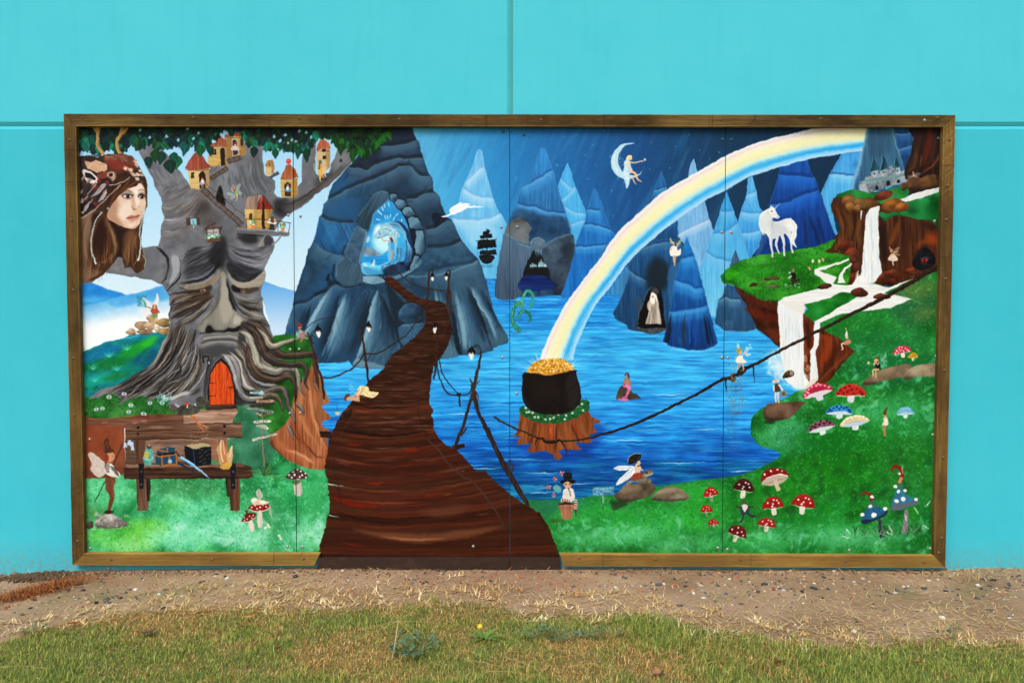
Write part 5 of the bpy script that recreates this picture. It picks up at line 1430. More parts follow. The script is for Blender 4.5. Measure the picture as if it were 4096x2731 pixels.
fill([(640,720),(720,690),(750,740),(700,780),(650,770)],'eedccf',.8,fe=16)
fill([(600,1040),(660,1030),(690,1060),(640,1085)],'e8d0c0',.8,fe=12)
fill([(520,1040),(620,1090),(700,1050),(690,1100),(560,1100)],'a47c64',.6,fe=14)
fill([(640,790),(680,800),(670,880),(640,890)],'c49c88',.6,fe=14)
fill([(670,740),(700,760),(710,870),(690,900),(675,850)],'f2e2d8',.8,fe=10)
clip()
for x,y,rx,ry in [(605,795,52,24),(732,800,34,22)]:
    el(x,y-8,rx*1.15,ry*1.5,'7c7670',-4,.6,fe=9)
    el(x,y,rx*.85,ry*.72,'e6dcd6',-2)
    el(x+2,y-2,ry*.8,ry*.8,'3a1c10'); el(x+1,y-2,ry*.42,ry*.42,'0e0806'); el(x-5,y-7,4,4,'f4eeea')
    ln([(x-rx,y+2),(x-rx*.5,y-ry*.75),(x+rx*.2,y-ry*.85),(x+rx,y-2)],9,'1c100c')
    ln([(x-rx*.9,y+6),(x,y+ry*.8),(x+rx*.9,y+2)],4,'5a3a2e',.8)
ln([(540,780),(590,750),(650,760)],7,'5f7874',.7,fe=2); ln([(555,748),(600,735),(650,752)],8,'4a3020',.8,fe=2); ln([(700,752),(730,738),(760,750)],8,'55392a',.8,fe=2)
ln([(642,880),(660,912),(690,912)],8,'8a5f4c',.7,fe=3); el(706,890,10,8,'9a705c',a=.6,fe=3); el(662,908,12,5,'6a4030',a=.7,fe=2)
fill([(590,988),(640,970),(668,972),(690,962),(715,968),(690,990),(640,996)],'b07c6c'); fill([(596,990),(640,996),(705,984),(690,1008),(650,1018),(620,1010)],'c89284')
ln([(588,987),(640,994),(712,970)],4,'5a302a'); ln([(620,1028),(660,1024)],10,'a88470',.6,fe=4)
# fringe
clip(hair)
fill([(470,640),(560,600),(680,600),(760,640),(785,760),(775,880),(766,760),(745,700),(715,660),(690,700),(600,730),(530,790),(470,860),(430,930),(410,1000),(400,900),(430,760)],'4a2c19')
for p,w,c in [([(560,620),(520,720),(450,860),(410,960)],18,'6d4426'),([(640,610),(600,680),(510,770),(450,870)],16,'7d5230'),([(690,620),(670,670),(580,730),(520,790)],12,'8d6440'),([(720,640),(740,680),(765,760),(775,860)],12,'6a472c'),([(700,640),(720,660),(740,690)],10,'9a7a58'),([(500,640),(470,740),(420,880)],12,'2f190d'),([(600,640),(560,700),(480,800)],8,'32190c')]:
    ln(p,w,c,.8,fe=w*.3,tp=(.3,.3))
clip()
# antlers
for p,w in [([(345,170),(340,240),(335,330),(375,400),(420,480)],[50,30,26,30,34]),([(300,180),(340,230)],18),([(560,175),(545,240),(510,300),(515,370),(545,420)],[44,34,26,30,34]),([(610,180),(560,240)],20)]:
    ln(p,w,'ac8250',tex='v'); ln([(x-6,y) for x,y in p],8,'dcb888',.8,fe=2)
# head dress
HD = [(155,450),(250,435),(330,450),(420,420),(540,412),(640,435),(680,480),(720,560),(765,630),(740,650),(690,680),(620,610),(520,600),(460,690),(420,780),(340,880),(230,960),(170,990),(160,800)]
fill(HD,'3c302e',sm=0,tex='i',amt=10)
clip(region(HD,0,1))
fill([(400,430),(540,415),(650,440),(690,540),(560,590),(430,580)],'7d4f3c',.95,fe=4,tex='i',amt=14)
ln([(430,440),(520,440),(600,490)],12,'c49a88',.8,fe=3); ln([(430,430),(540,450),(600,500)],6,'2c1c18',.8)
fill([(420,480),(480,470),(560,490),(600,520),(540,560),(450,540)],'8a3c34',.7,fe=8)
fill([(216,480),(280,490),(320,470),(360,480),(420,520),(425,560),(330,585),(250,550)],'c9a68c',sm=0,tex='f',amt=8)
fill([(330,600),(420,570),(430,620),(350,640)],'8a4c34',.9)
fill([(205,560),(280,580),(340,640),(320,680),(250,670),(215,620)],'dcd4d0'); fill([(225,585),(280,600),(320,645),(250,650)],'221c20')
ln([(240,640),(290,650),(310,665)],6,'e8e0dc')
for k in range(16):
    t = k*math.pi/8
    ln([(460,605),(460+48*math.cos(t),605+40*math.sin(t))],9,'d8bcae',.9,tp=(.1,.4))
el(457,607,20,18,'1c1a26');
for k in range(12):
    t = k*math.pi/6
    ln([(490,645),(490+30*math.cos(t),645+26*math.sin(t))],8,'c8a898',.8)
el(586,543,24,22,'b8886c'); el(586,543,12,12,'f0e4dc')
for x,y,s,c in [(630,560,24,'d6b4a0'),(660,600,24,'ceac98'),(700,600,22,'d8b8a4'),(735,605,20,'c4a08c'),(720,570,16,'dcc0b0'),(690,640,22,'cbb2a2'),(640,590,18,'bb9684')]:
    el(x,y,s,s*.7,c,30)
for x,y in [(350,660),(425,672),(310,715),(320,865)]:
    el(x,y,20,19,'7a2a2e'); el(x-5,y-6,6,5,'b8605c',a=.8)
for p,w in [([(280,800),(340,760),(390,700),(410,690)],[6,30,34,14]),([(340,850),(380,800),(420,760)],[8,34,12]),([(210,940),(240,890),(270,840)],[10,36,8]),([(170,860),(200,840),(205,810)],[10,34,8]),([(245,775),(275,740),(300,710)],9),([(180,770),(190,750),(200,730)],[24,14,6]),([(380,830),(410,790)],20)]:
    ln(p,w,'b8aeb0',.95); ln(p,3,'5a5058',.7)
clip()
for k in range(46):                                # loose strands of hair and hem
    x0 = 250+k*11; y0 = 1180+130*math.sin(k*1.9) ** 2
    if 470 < x0 < 560:
        continue
    e_ = np.interp(x0,[250,330,440,560,640,760],[1530,1530,1440,1390,1440,1420])
    ln([(x0,y0),(x0+10*math.sin(k),(y0+e_)/2),(x0-24*math.cos(k*2.1),e_+40*math.sin(k*3.3))],[7,9,2],['6a4628','8c6a48','4a2c18','a88a68','593a20','35200f'][k % 6],.7,fe=1.5,tp=(.4,.3))
for k in range(40):
    t_ = k/40; x0,y0 = 190+260*(t_*7.3 % 1),640+330*(t_*3.7 % 1)
    if y0 < 1000-(x0-170)*.9:
        ln([(x0,y0),(x0+22,y0-18),(x0+34,y0-44)],[3,13,2],['c8bcb8','8a7c78','e0d6d0','5c4c48','7a4a3c'][k % 5],.8)
for x,y,s_ in [(250,520,1),(330,500,.8),(390,545,.7)]:
    for k in range(5):
        ln([(x,y+30),(x-30*s_+k*16*s_,y-24*s_)],[12,3],['d8b89e','b89478'][k % 2],.8)
ln([(668,470),(685,520),(700,550)],[30,24,8],'b88c7c'); ln([(665,480),(695,500)],7,'e8d4c8'); ln([(670,510),(702,525)],7,'e8d4c8')
for k in range(9):
    x0,y0 = 155+k*18,455-k*2
    ln([(x0,y0),(x0+40,y0-22+(k % 3)*8),(x0+90,y0)],5,'3a241a',.9)
def beads(p,r,c,step):
    q = smooth(tc(p),False,12)+(CX0,CY0)
    k = CUR[0]; fr('S')
    s = np.r_[0,np.cumsum(np.hypot(*np.diff(q,axis=0).T))]
    for t in np.arange(0,s[-1],step):
        el(np.interp(t,s,q[:,0]),np.interp(t,s,q[:,1]),r,r,c)
    fr(k)
beads([(450,690),(520,685),(580,660),(625,625)],1.2,'f0e8e0',3.2)
beads([(180,1000),(260,950),(340,890),(440,790),(540,700)],1.7,'b8aaa4',4)
beads([(370,940),(320,1020),(285,1150),(280,1260),(300,1340),(318,1385)],1.9,'bcd4d4',4.4)
beads([(755,930),(735,1010),(715,1120),(725,1240),(712,1330)],1.9,'c4dcdc',4.4)
ln([(305,1350),(320,1400)],[8,16],'d0e0e0'); ln([(712,1320),(700,1375)],[8,18],'c8d8d8'); ln([(735,1320),(770,1370),(755,1430)],7,'b8b4b0',.8); spots([(430,908,10)],9,'7ab8cc')
ln([(715,540),(750,550),(790,620)],[10,8,3],'d4e8f4',.7)

# ---- right: cliffs,falls and meadow
def rock(p,c,seed=0,hi=1.45,sm=1):
    fill(p,c,sm=sm,tex='i',amt=10)
    xs = [q[0] for q in p]; ys = [q[1] for q in p]
    w,h = max(xs)-min(xs),max(ys)-min(ys)
    clip(region(p,sm))
    el(min(xs)+w*.4,min(ys)+h*.28,w*.3,h*.22,np.clip(hx(c)*hi+10,0,255),-10,.7,fe=h*.16)
    fill([(min(xs),max(ys)),(max(xs),max(ys)),(max(xs),max(ys)-h*.25),(min(xs)+w*.5,max(ys)-h*.12),(min(xs),max(ys)-h*.2)],hx(c)*.35,.6,fe=h*.12)
    clip()


fr('N')
fill([(1880,50),(2210,50),(2210,640),(1840,640),(1870,560),(1872,430),(1920,300),(1945,160)],'35211a',sm=0,tex='v',amt=6)
for p,w,c in [([(2090,60),(2080,200),(2030,420)],60,'6a2a18'),([(2000,80),(1985,250),(1900,440)],30,'4a3428'),([(2140,80),(2130,240),(2060,430)],30,'50302a'),([(1975,260),(1960,380),(1885,470)],30,'6b4428'),([(2190,260),(2130,380),(2010,470)],24,'7a4c30'),([(2020,300),(2000,420)],10,'8f6a48'),([(2180,200),(2190,400)],26,'24120e')]:
    ln(p,w,c,.8,fe=w*.35,tp=(.2,.3))
CL = [(1225,740),(1250,680),(1330,650),(1440,660),(1640,690),(1700,760),(1660,830),(1900,830),(2200,870),(2200,1310),(1900,1420),(1600,1450),(1330,1450),(1240,1200),(1150,1150),(1130,1090),(1240,1050),(1320,950),(1290,880),(1235,800)]
fill(CL,'54301a',sm=0,tex='v',amt=9)
clip(region(CL,0))
for p,w,c in [([(1260,720),(1330,900),(1330,1040),(1230,1150)],40,'8a5a2c'),([(1350,800),(1400,900),(1400,1040)],50,'6e4a22'),([(1500,820),(1460,960),(1480,1120)],40,'7c5a2a'),([(1300,780),(1350,900),(1340,1060)],16,'2c170c'),([(1440,800),(1430,960),(1400,1060)],16,'2e1a0e'),([(1680,860),(1680,1080),(1700,1280)],50,'1e120c'),([(1820,880),(1780,1000),(1740,1100)],50,'80501e'),([(1900,880),(1880,1080),(1800,1250)],60,'4a2a16'),([(2060,980),(2110,1040),(2170,1060)],90,'a8541e'),([(1960,1130),(2030,1060),(2120,1080)],40,'8a4a20'),([(2150,1120),(2160,1220)],40,'6a3018'),([(2000,900),(2100,930),(2180,930)],40,'3a2014'),([(1240,860),(1280,960),(1260,1040)],30,'402312')]:
    ln(p,w,c,.75,fe=w*.4,tp=(.3,.3))
clip()
meadow([(1275,668),(1340,630),(1440,605),(1600,640),(1850,570),(1900,600),(1900,650),(1820,700),(1700,740),(1600,700),(1440,690)],'1c6f30',['1f8a3a','15602a','2f9a40','0f4a24','38a048'],150,20,6,.5,8)
meadow([(1640,815),(1760,790),(1830,740),(1900,710),(2200,600),(2200,930),(2100,885),(1960,860),(1820,830),(1720,860),(1700,880)],'147038',['1f8a48','0f5a2c','2a9a50','0c4a2a','3fa862','187a60'],260,20,6,.5,9)
fill([(1810,700),(1900,660),(2010,625),(2200,565),(2200,615),(2020,680),(1880,714)],'dcdfe0',sm=0,tex='r',amt=7)
for p,c in [([(1880,520),(1960,480),(2040,520),(2120,470),(2180,520),(2190,570),(2060,610),(1900,590),(1860,560)],'4a3020'),([(1960,560),(2060,480),(2130,480),(2150,560),(2040,600)],'5c4226'),([(1860,530),(1920,510),(1930,570),(1860,620),(1845,600)],'5a3c2a'),([(1600,690),(1640,640),(1740,615),(1765,650),(1680,700)],'6a3420'),
             ([(1315,700),(1340,660),(1400,650),(1430,680),(1400,730),(1350,740)],'7a5630'),([(1420,710),(1460,680),(1510,690),(1510,730),(1440,745)],'6e4e2a'),([(1350,750),(1380,715),(1420,725),(1430,780),(1380,795)],'7f5a2e'),([(1420,760),(1460,735),(1500,750),(1500,790),(1440,795)],'76522a'),([(1490,720),(1540,680),(1610,690),(1640,730),(1600,770),(1520,790),(1480,770)],'5c4020'),([(1662,770),(1690,710),(1760,680),(1830,690),(1850,720),(1800,780),(1720,815),(1670,800)],'7a5226'),([(1775,780),(1820,725),(1880,720),(1912,750),(1880,790),(1800,805)],'84562a'),
             ([(1290,1110),(1360,1045),(1420,1060),(1400,1120),(1320,1140)],'5a2a18'),([(1330,1170),(1400,1110),(1450,1130),(1450,1180),(1380,1200)],'6a341e'),([(1380,1210),(1430,1180),(1470,1200),(1450,1240),(1380,1245)],'502514'),([(1400,1300),(1430,1250),(1490,1230),(1500,1300),(1440,1330)],'4f2616'),([(1340,1390),(1390,1340),(1450,1330),(1480,1380),(1400,1420)],'5d2c18'),([(1570,1400),(1590,1350),(1660,1330),(1740,1340),(1760,1400),(1680,1430),(1600,1425)],'60301a'),([(1680,1330),(1760,1300),(1830,1310),(1850,1350),(1740,1370)],'6a3a20'),([(1860,1330),(1880,1280),(1960,1280),(2010,1310),(1940,1350)],'6c3a1e'),([(1720,1400),(1780,1370),(1825,1400),(1800,1440),(1720,1445)],'58281a')]:
    rock(p,c)
fill([(1940,1270),(1965,1170),(2030,1115),(2090,1130),(2135,1200),(2120,1270),(2020,1310)],'17191f',tex='i',amt=6)
el(2042,1222,34,16,'b0281c'); el(2040,1222,8,15,'100808')
for k in range(9):
    ln([(2005+k*9,1205-abs(k-4)*-2),(2010+k*9,1188+abs(k-4)*3)],4,'7f8a94',.8)
ln([(2010,1240),(2040,1256),(2075,1245)],4,'6a747e',.8)
# castle ruin
for p,c in [([(1475,560),(1530,545),(1560,640),(1480,610)],'a8b0b6'),([(1530,550),(1700,510),(1875,490),(1878,545),(1700,590),(1560,640)],'848e98'),([(1525,500),(1640,470),(1870,440),(1870,500),(1520,545)],'949ea6'),([(1572,450),(1640,430),(1645,490),(1580,500)],'929ca6'),([(1655,440),(1720,425),(1725,480),(1660,490)],'9ca6ae'),([(1725,420),(1750,375),(1790,430),(1790,480),(1725,485)],'88929c'),([(1795,420),(1828,410),(1832,470),(1795,475)],'a4aeb6')]:
    fill(p,c,sm=0,tex='m',amt=12)
for p in ([(1565,455),(1600,325),(1645,430)],[(1655,440),(1680,305),(1728,425)],[(1780,400),(1790,310),(1828,400)]):
    fill(p,'2c5868',sm=0,tex='v',amt=12); ln([p[0],p[1]],4,'8fb8c4',.8); ln([p[1],p[2]],3,'16323e',.8)
fill([(1470,545),(1530,520),(1870,465),(1872,492),(1530,555)],'7c989c',sm=0,tex='h',amt=8); fill([(1715,425),(1750,372),(1795,428),(1750,395)],'4f7a84',sm=0)
for x,y,w,h in [(1630,590,20,40),(1725,550,24,40),(1815,530,20,34),(1608,470,9,14),(1690,455,9,14),(1768,445,9,14),(1808,440,8,14)]:
    fill([(x-w*.6,y+h*.5),(x-w*.6,y-h*.2),(x,y-h*.6),(x+w*.6,y-h*.2),(x+w*.6,y+h*.5)],'17222c',sm=0)
for k in range(60):
    x,y = RNG.uniform(1480,1870),RNG.uniform(500,620)
    if y < 660-(x-1480)*.3 and y > 560-(x-1480)*.2:
        ln([(x,y),(x+16,y-2)],5,['c0c4c6','5c6268','a4a8aa','4f6a58'][k % 4],.5)
for x,y,rx,ry,ro in [(1925,490,34,13,-8),(1975,475,36,15,-12),(1960,492,28,8,20)]:
    el(x,y,rx,ry,'cfd8e0',ro,.35)
ln([(1940,450),(1950,480),(1955,495)],[8,12,4],'c8a088')
ln([(1600,630),(1640,610)],8,'7ac4e4',.8); ln([(1700,600),(1755,575)],10,'7ac4e4',.8); ln([(1860,545),(1890,520)],8,'7ac4e4',.8)
# upper lawn with the unicorn
fr('O')
UL = [(102,255),(130,215),(170,180),(300,100),(470,50),(800,0),(1000,-35),(1190,-100),(1160,-30),(1100,20),(1320,45),(1320,90),(1340,140),(1300,330),(1180,350),(1000,390),(760,440),(640,480),(560,470),(500,480),(400,430),(300,370),(220,335),(130,310)]
fill([(215,320),(330,370),(480,460),(650,480),(670,940),(560,830),(450,750),(330,500)],'47200f',sm=0,tex='i',amt=12)
fill([(340,540),(640,620),(640,700),(420,640)],'7a2c12',.6,fe=18); fill([(500,760),(650,760),(650,900),(560,820)],'7a3a1c',.6,fe=14); fill([(260,380),(420,440),(640,520),(640,580),(340,480)],'6e2a14',.6,fe=14)
ln([(230,345),(340,510),(450,745),(560,830),(660,930)],6,'1c0d08',.7,fe=3)
um = meadow(UL,'2f8424',['2c9a28','1f6a1c','45b030','175818','57b83c','3a8a34','236b30'],900,24,6,.45,10,12,-60)
clip(um)
for x,y,rx,ry,c in [(200,230,70,40,'48c020'),(420,200,160,30,'2f9a24'),(700,130,240,30,'1f6f1c'),(900,80,160,20,'3f9a30'),(500,380,200,30,'2a7a20'),(880,300,160,40,'15601f'),(700,400,140,20,'4ca830'),(1080,60,100,18,'4aa83c'),(560,290,140,20,'8aa850'),(1150,200,90,30,'6aa848')]:
    el(x,y,rx,ry,c,-8,.55,fe=22)
dabs((120,-20,1300,460),260,46,6,-12,['6ab048','1c5c1a','3fae2c','9ab86a'],.3,14,.1,inside=um)
clip()
stipple(um,'5cc03c','1a5c16',.38)
for x in range(330,640,14):
    y = 380+(x-330)*.3
    ln([(x,y),(x+3,y+RNG.uniform(30,90))],[12,3],['1c6a20','2a8428','15521a'][x % 3],.8,tp=(0,.6))
for p,c in [([(520,270),(600,250),(650,255),(650,280),(530,290)],'4c3a2c'),([(515,350),(600,330),(680,350),(560,360)],'5c5240'),([(370,345),(400,310),(450,315),(430,345)],'3c2c1c')]:
    rock(p,c)
fill([(960,500),(1150,400),(1500,300),(1700,350),(1960,270),(2215,190),(2215,720),(1020,740)],'257a36',sm=0,tex='i')
# streams
W1 = 'e4e6e6'
fill([(640,492),(700,452),(860,410),(1020,368),(1150,320),(1280,335),(1340,330),(1420,240),(1480,260),(1500,310),(1580,330),(1700,355),(1930,268),(1660,410),(1930,460),(1720,550),(1500,575),(1260,605),(1050,695),(1040,750),(985,705),(1000,672),(1200,560),(1390,450),(1250,408),(1100,470),(900,515),(885,605),(640,600)],W1,sm=0,tex='h',amt=6)
ln([(1320,85),(1180,140),(1040,182),(1002,208),(1070,240),(1180,300)],[16,22,30,36,60,110],W1); ln([(1350,130),(1275,190),(1245,250),(1250,310)],[14,26,34,70],W1)
dabs((660,250,1900,640),200,70,5,-18,['f6f6f4','aab8c2','ccc4b6','a8c4d4'],.45,8,.05,inside=region([(640,492),(860,410),(1150,320),(1340,330),(1480,260),(1580,330),(1700,355),(1930,268),(1660,410),(1930,460),(1720,550),(1260,605),(1000,690),(1200,560),(1390,450),(1250,408),(900,515),(640,600)],0))
meadow([(905,515),(1100,470),(1250,402),(1390,445),(1200,560),(1000,675),(960,680),(900,640),(888,600),(930,560)],'1f8030',['2c9a38','156a24','4fb044','0f5a2a'],160,20,6,.5,12)
for p,c in [([(1018,360),(1060,325),(1130,315),(1158,345),(1080,375)],'4c2a1c'),([(1335,410),(1370,370),(1450,365),(1502,415),(1450,445),(1380,440)],'53281a'),([(1550,450),(1600,415),(1680,420),(1720,455),(1600,470)],'5a2c1c')]:
    rock(p,c)
# lower right lawn
fr('S')
LAWN = via('O',[(1035,705),(1200,622),(1500,580),(1720,552),(1930,462),(1660,408),(1960,270),(2210,190)])+[(2175,1295),(1195,1295)]+via('Q',[(-20,580),(250,572),(550,560),(700,530),(950,525),(1360,430),(1500,410),(1800,370),(2080,335)])+via('R',[(500,240),(600,212),(740,152),(832,75),(700,5)])+via('P',[(420,1130),(300,1090),(220,1040),(172,960),(160,880),(190,760),(260,690),(360,640),(560,560),(640,500),(770,450)])+via('O',[(940,1310),(1000,1290),(1130,1240),(1260,1080),(1370,960),(1260,860),(1110,790)])
fill(LAWN,'237a36',sm=0,tex='c',amt=12)
lw = region(LAWN,0,1)
clip(lw)
for x,y,rx,ry,c,a in [(2050,850,120,40,'17704a',.6),(1950,740,120,50,'2a8a3c',.6),(2100,690,60,60,'2a6a4a',.8),(2110,665,50,24,'8a8a44',.55),(2130,720,40,16,'9a8a4c',.5),(2060,950,120,36,'5fc08a',.55),(1980,1050,150,60,'18781c',.85),(1880,1010,100,36,'127030',.8),(1830,1000,60,22,'0e5a48',.7),(1800,1000,60,40,'6cc094',.55),(1950,1000,140,30,'157a24',.7),(2090,1060,90,60,'2f7f3c',.6),(1850,1100,120,50,'20801f',.8),(1780,1130,90,40,'2a8c2c',.7),(1920,1180,120,40,'229038',.6),(1850,1230,140,22,'62c088',.6),(2000,1235,120,18,'7ccca0',.55),(1500,1200,120,40,'44b05c',.7),(1400,1230,120,24,'78d09c',.6),(1330,1180,80,30,'3fae58',.7),(1560,1250,90,14,'9ce4c0',.5),(1300,1150,60,18,'2f8a78',.8),(1620,1170,60,50,'38a840',.7),(1450,1190,80,20,'2f9a40',.6),(1700,1240,90,22,'5cc07c',.6),(2080,1180,60,40,'2a8a4a',.6),(1560,1130,120,14,'38b048',.7),(1940,900,80,40,'2c8c3c',.5),(2000,790,140,30,'1f7a48',.6),(1720,1180,60,40,'25842c',.7),(2060,990,90,20,'3a9a5c',.5)]:
    el(x,y,rx,ry,c,-5,a,fe=20)
dabs((1200,640,2170,1285),1500,14,4.5,-70,['1f7a30','3fae4a','6cc88a','14601f','2c9440','8ad8a8','1a6a3c','58b84a'],.33,45,.25,inside=lw)
dots((1750,820,2150,1060),40,1.2,['d8d04a','c8c840'],.7,8,inside=lw)
clip()
clip(lw)
dabs((1250,1190,2140,1272),170,26,9,-30,['98dcc0','6cc498','a8e0cc','44a468'],.33,50,.35)
dabs((1780,800,2150,1000),110,24,9,-30,['8cd8b4','5cb888','166a3c','9ce0c0'],.4,50,.3)
dabs((1760,1040,2140,1190),150,40,14,-70,['145c18','1f7a1c','2c9028','0f5020'],.4,40,.3)
clip()
stipple(lw,'6cc47c','176a26',.38)
fill(via('Q',[(35,585),(200,570),(330,590),(300,700),(220,780),(110,690)]),'2f7a5c',.7,fe=6)
# ochre cliff under the lawn, falls, foam
fr('O')
fill([(878,600),(930,640),(990,690),(1050,740),(1120,780),(1260,860),(1375,965),(1250,1090),(1130,1245),(1000,1300),(930,1280),(880,1100)],'6c3416',sm=0,tex='v',amt=10)
c2 = region([(878,600),(990,690),(1120,780),(1260,860),(1375,965),(1250,1090),(1130,1245),(1000,1300),(930,1280),(880,1100)],0)
clip(c2)
for p,w,c in [([(1050,800),(1120,860),(1100,1000),(1050,1100)],70,'9c4a1a'),([(1180,860),(1200,960),(1120,1120),(1040,1240)],50,'4a2210'),([(1330,960),(1230,1060),(1100,1180),(1020,1260)],26,'7c4c26'),([(1350,990),(1230,1110),(1120,1230)],18,'32180c'),([(900,640),(930,780),(940,950)],40,'3e1c0e'),([(900,950),(920,1100),(950,1220)],26,'8a4a20'),([(1060,760),(1080,800)],30,'2a140c'),([(940,930),(930,1010)],40,'8c4c24')]:
    ln(p,w,c,.75,fe=w*.35,tp=(.3,.3))
clip()


def fall(p,seed,cols=('f4f6f6','b4c8d8','d4ccbc','98bcd8','ffffff','a8b8c4'),n=150,wd=6):
    fill(p,'e6eaec',sm=0)
    m = region(p,0)
    clip(m)
    xs = [q[0] for q in p]; ys = [q[1] for q in p]
    dabs((min(xs),min(ys),max(xs),max(ys)),n,(max(ys)-min(ys))*.35,wd,90,cols,.45,2,.02,seed=seed,inside=m)
    clip()


fr('N')
fall([(1535,830),(1560,775),(1655,745),(1640,830),(1645,1000),(1650,1200),(1675,1325),(1600,1420),(1480,1415),(1500,1250),(1520,1000)],1)
ln([(1500,790),(1492,830),(1490,865)],[14,10,5],'dfe4e8')
for k in range(22):
    x = 1430+RNG.uniform(0,120); ln([(x+20,1300+RNG.uniform(0,60)),(x,1410+RNG.uniform(0,30))],7,'f0f2f4',.6,fe=1.5,tp=(.3,.3))
fr('O')
for x,y,rx,ry,a in [(640,1050,120,110,.9),(720,1150,150,100,.95),(820,1240,130,80,.95),(860,1300,90,40,.9)]:
    el(x,y,rx*.9,ry*.9,'eef4f8',20,a*.55,fe=40)
dabs((480,930,960,1360),420,34,12,40,['ffffff','e4eef4','c4e0f0','f4f8fa'],.6,40,.2,inside=region([(540,1010),(600,950),(680,930),(900,1000),(950,1300),(860,1350),(740,1290),(640,1230),(540,1160),(500,1080)],1))
fall([(640,492),(700,510),(780,560),(880,600),(890,800),(892,1180),(945,1262),(900,1320),(800,1300),(720,1240),(665,940),(650,640)],2)
fill([(640,492),(700,480),(900,520),(880,605),(780,570),(700,515)],'e2dfd8',.9,fe=4)
fall([(988,700),(1045,690),(1036,900),(1000,960),(1012,1060),(1032,1200),(985,1275),(940,1300),(950,1200),(955,960),(985,900)],3,n=40,wd=4)
fill([(900,1310),(990,1220),(1030,1215),(980,1290)],'dcd2c4',.9)
rock([(690,1215),(720,1160),(770,1140),(800,1160),(780,1200)],'4a3820')
for x in (765,775,785):
    ln([(x,1148),(x-2,1190)],5,'eef2f4',.9)
# boulders on the lawn
fr('P')
rock([(300,730),(340,640),(440,615),(740,605),(690,680),(580,770),(440,810),(330,800)],'6a5444',hi=1.2)
el(365,822,60,20,'1f3a24',a=.8,fe=8)
rock([(1365,425),(1400,360),(1560,270),(1700,225),(1880,210),(1830,330),(1600,380),(1440,430)],'7a6a58',hi=1.3)
rock([(1800,360),(1830,280),(1920,220),(2060,195),(2190,200),(2190,330),(1980,335),(1840,370)],'8c806c',hi=1.25)
fr('Q')
rock([(930,530),(1000,470),(1060,410),(1220,400),(1340,400),(1360,470),(1300,530),(1160,575),(1020,590)],'65594a',hi=1.4)
rock([(1310,560),(1380,490),(1450,440),(1540,430),(1640,460),(1715,540),(1620,580),(1440,585)],'7c7262',hi=1.3)
fill([(900,580),(1080,600),(940,680),(910,650)],'2c3a24',.7,fe=16)
# ---- painted bridge
BR = via('I',[(1075,303),(1170,303),(1240,370),(1340,450),(1440,512),(1540,528),(1650,545),(1705,610),(1722,700),(1748,800),(1738,890),(1690,990),(1640,1080),(1565,1160),(1548,1300),(1530,1420)])+\
    via('J',[(1048,120),(1090,175),(1070,210),(1088,260),(1085,335),(1145,420),(1200,470),(1300,520),(1370,590),(1450,690),(1530,680),(1560,720),(1640,800),(1740,880),(1850,960),(1990,1040),(2060,1150),(2100,1250),(2150,1380),(2170,1440),(90,1440),(112,1385),(145,1250),(175,1160),(190,1065),(205,1040),(212,950),(192,800),(165,650),(185,560),(200,440),(235,350),(262,290),(320,190),(392,105)])+\
    via('I',[(960,1300),(1030,1240),(1095,1180),(1140,1100),(1160,1058),(1250,1000),(1330,930),(1400,870),(1450,820),(1490,750),(1500,650),(1460,590),(1400,552),(1330,545),(1270,500),(1200,440),(1120,370)])
fr('S')
fill(BR,'44220f',sm=0,rag=.9,tex='h',amt=6)
bm = region(BR,0)
clip(bm)
fr('J')
def arc(y,t):
    sag = 20+70*math.sin(math.pi*min(1,t*1.1))
    xl,xr = 60,1200+1000*t
    return [(xl,y+10*(1-t)),((xl*2+xr)/3,y+sag),((xl+2*xr)/3,y+sag*.8-108*t*(1-t)),(xr,y-300*t*(1-t))]


for k in range(1300):                              # long loose strokes across the sagging planks
    t = RNG.random()
    y = -70+1490*t
    A = smooth(np.array(arc(y,t)),False,10)
    a0 = RNG.integers(0,26); L = RNG.integers(3,12)
    hot = 300 < y < 1060 and RNG.random() < .22
    ln(A[a0:a0+L],RNG.uniform(5,22),['7a240c','8c2c0e','6a1e0a','5c2410'][RNG.integers(4)] if hot else ['5e2e1c','34180e','4c2413','553222','42200f','5c2a18','2c140c','704632'][RNG.integers(8)],RNG.uniform(.25,.6),fe=4,tp=(.4,.4))
y = -60
while y < 1400:                                    # each plank its own tone
    t = (y+70)/1490
    h_ = RNG.uniform(26,44)+34*t
    ln(arc(y+h_/2,t),h_*.96,['5a2a16','4a2210','6a3a24','3e1c0f','64301a','523022','703a20'][RNG.integers(7)],.5,fe=h_*.12)
    y += h_
y = -60
while y < 1400:                                    # gaps between planks
    t = (y+70)/1490
    A = smooth(np.array(arc(y,t)),False,10)
    for a0 in range(0,30,6):
        if RNG.random() < .8:
            ln(A[a0:a0+8],RNG.uniform(3,7),'160805',RNG.uniform(.4,.8)*(1-.4*t),fe=2,tp=(.3,.3))
    y += RNG.uniform(22,46)+34*t
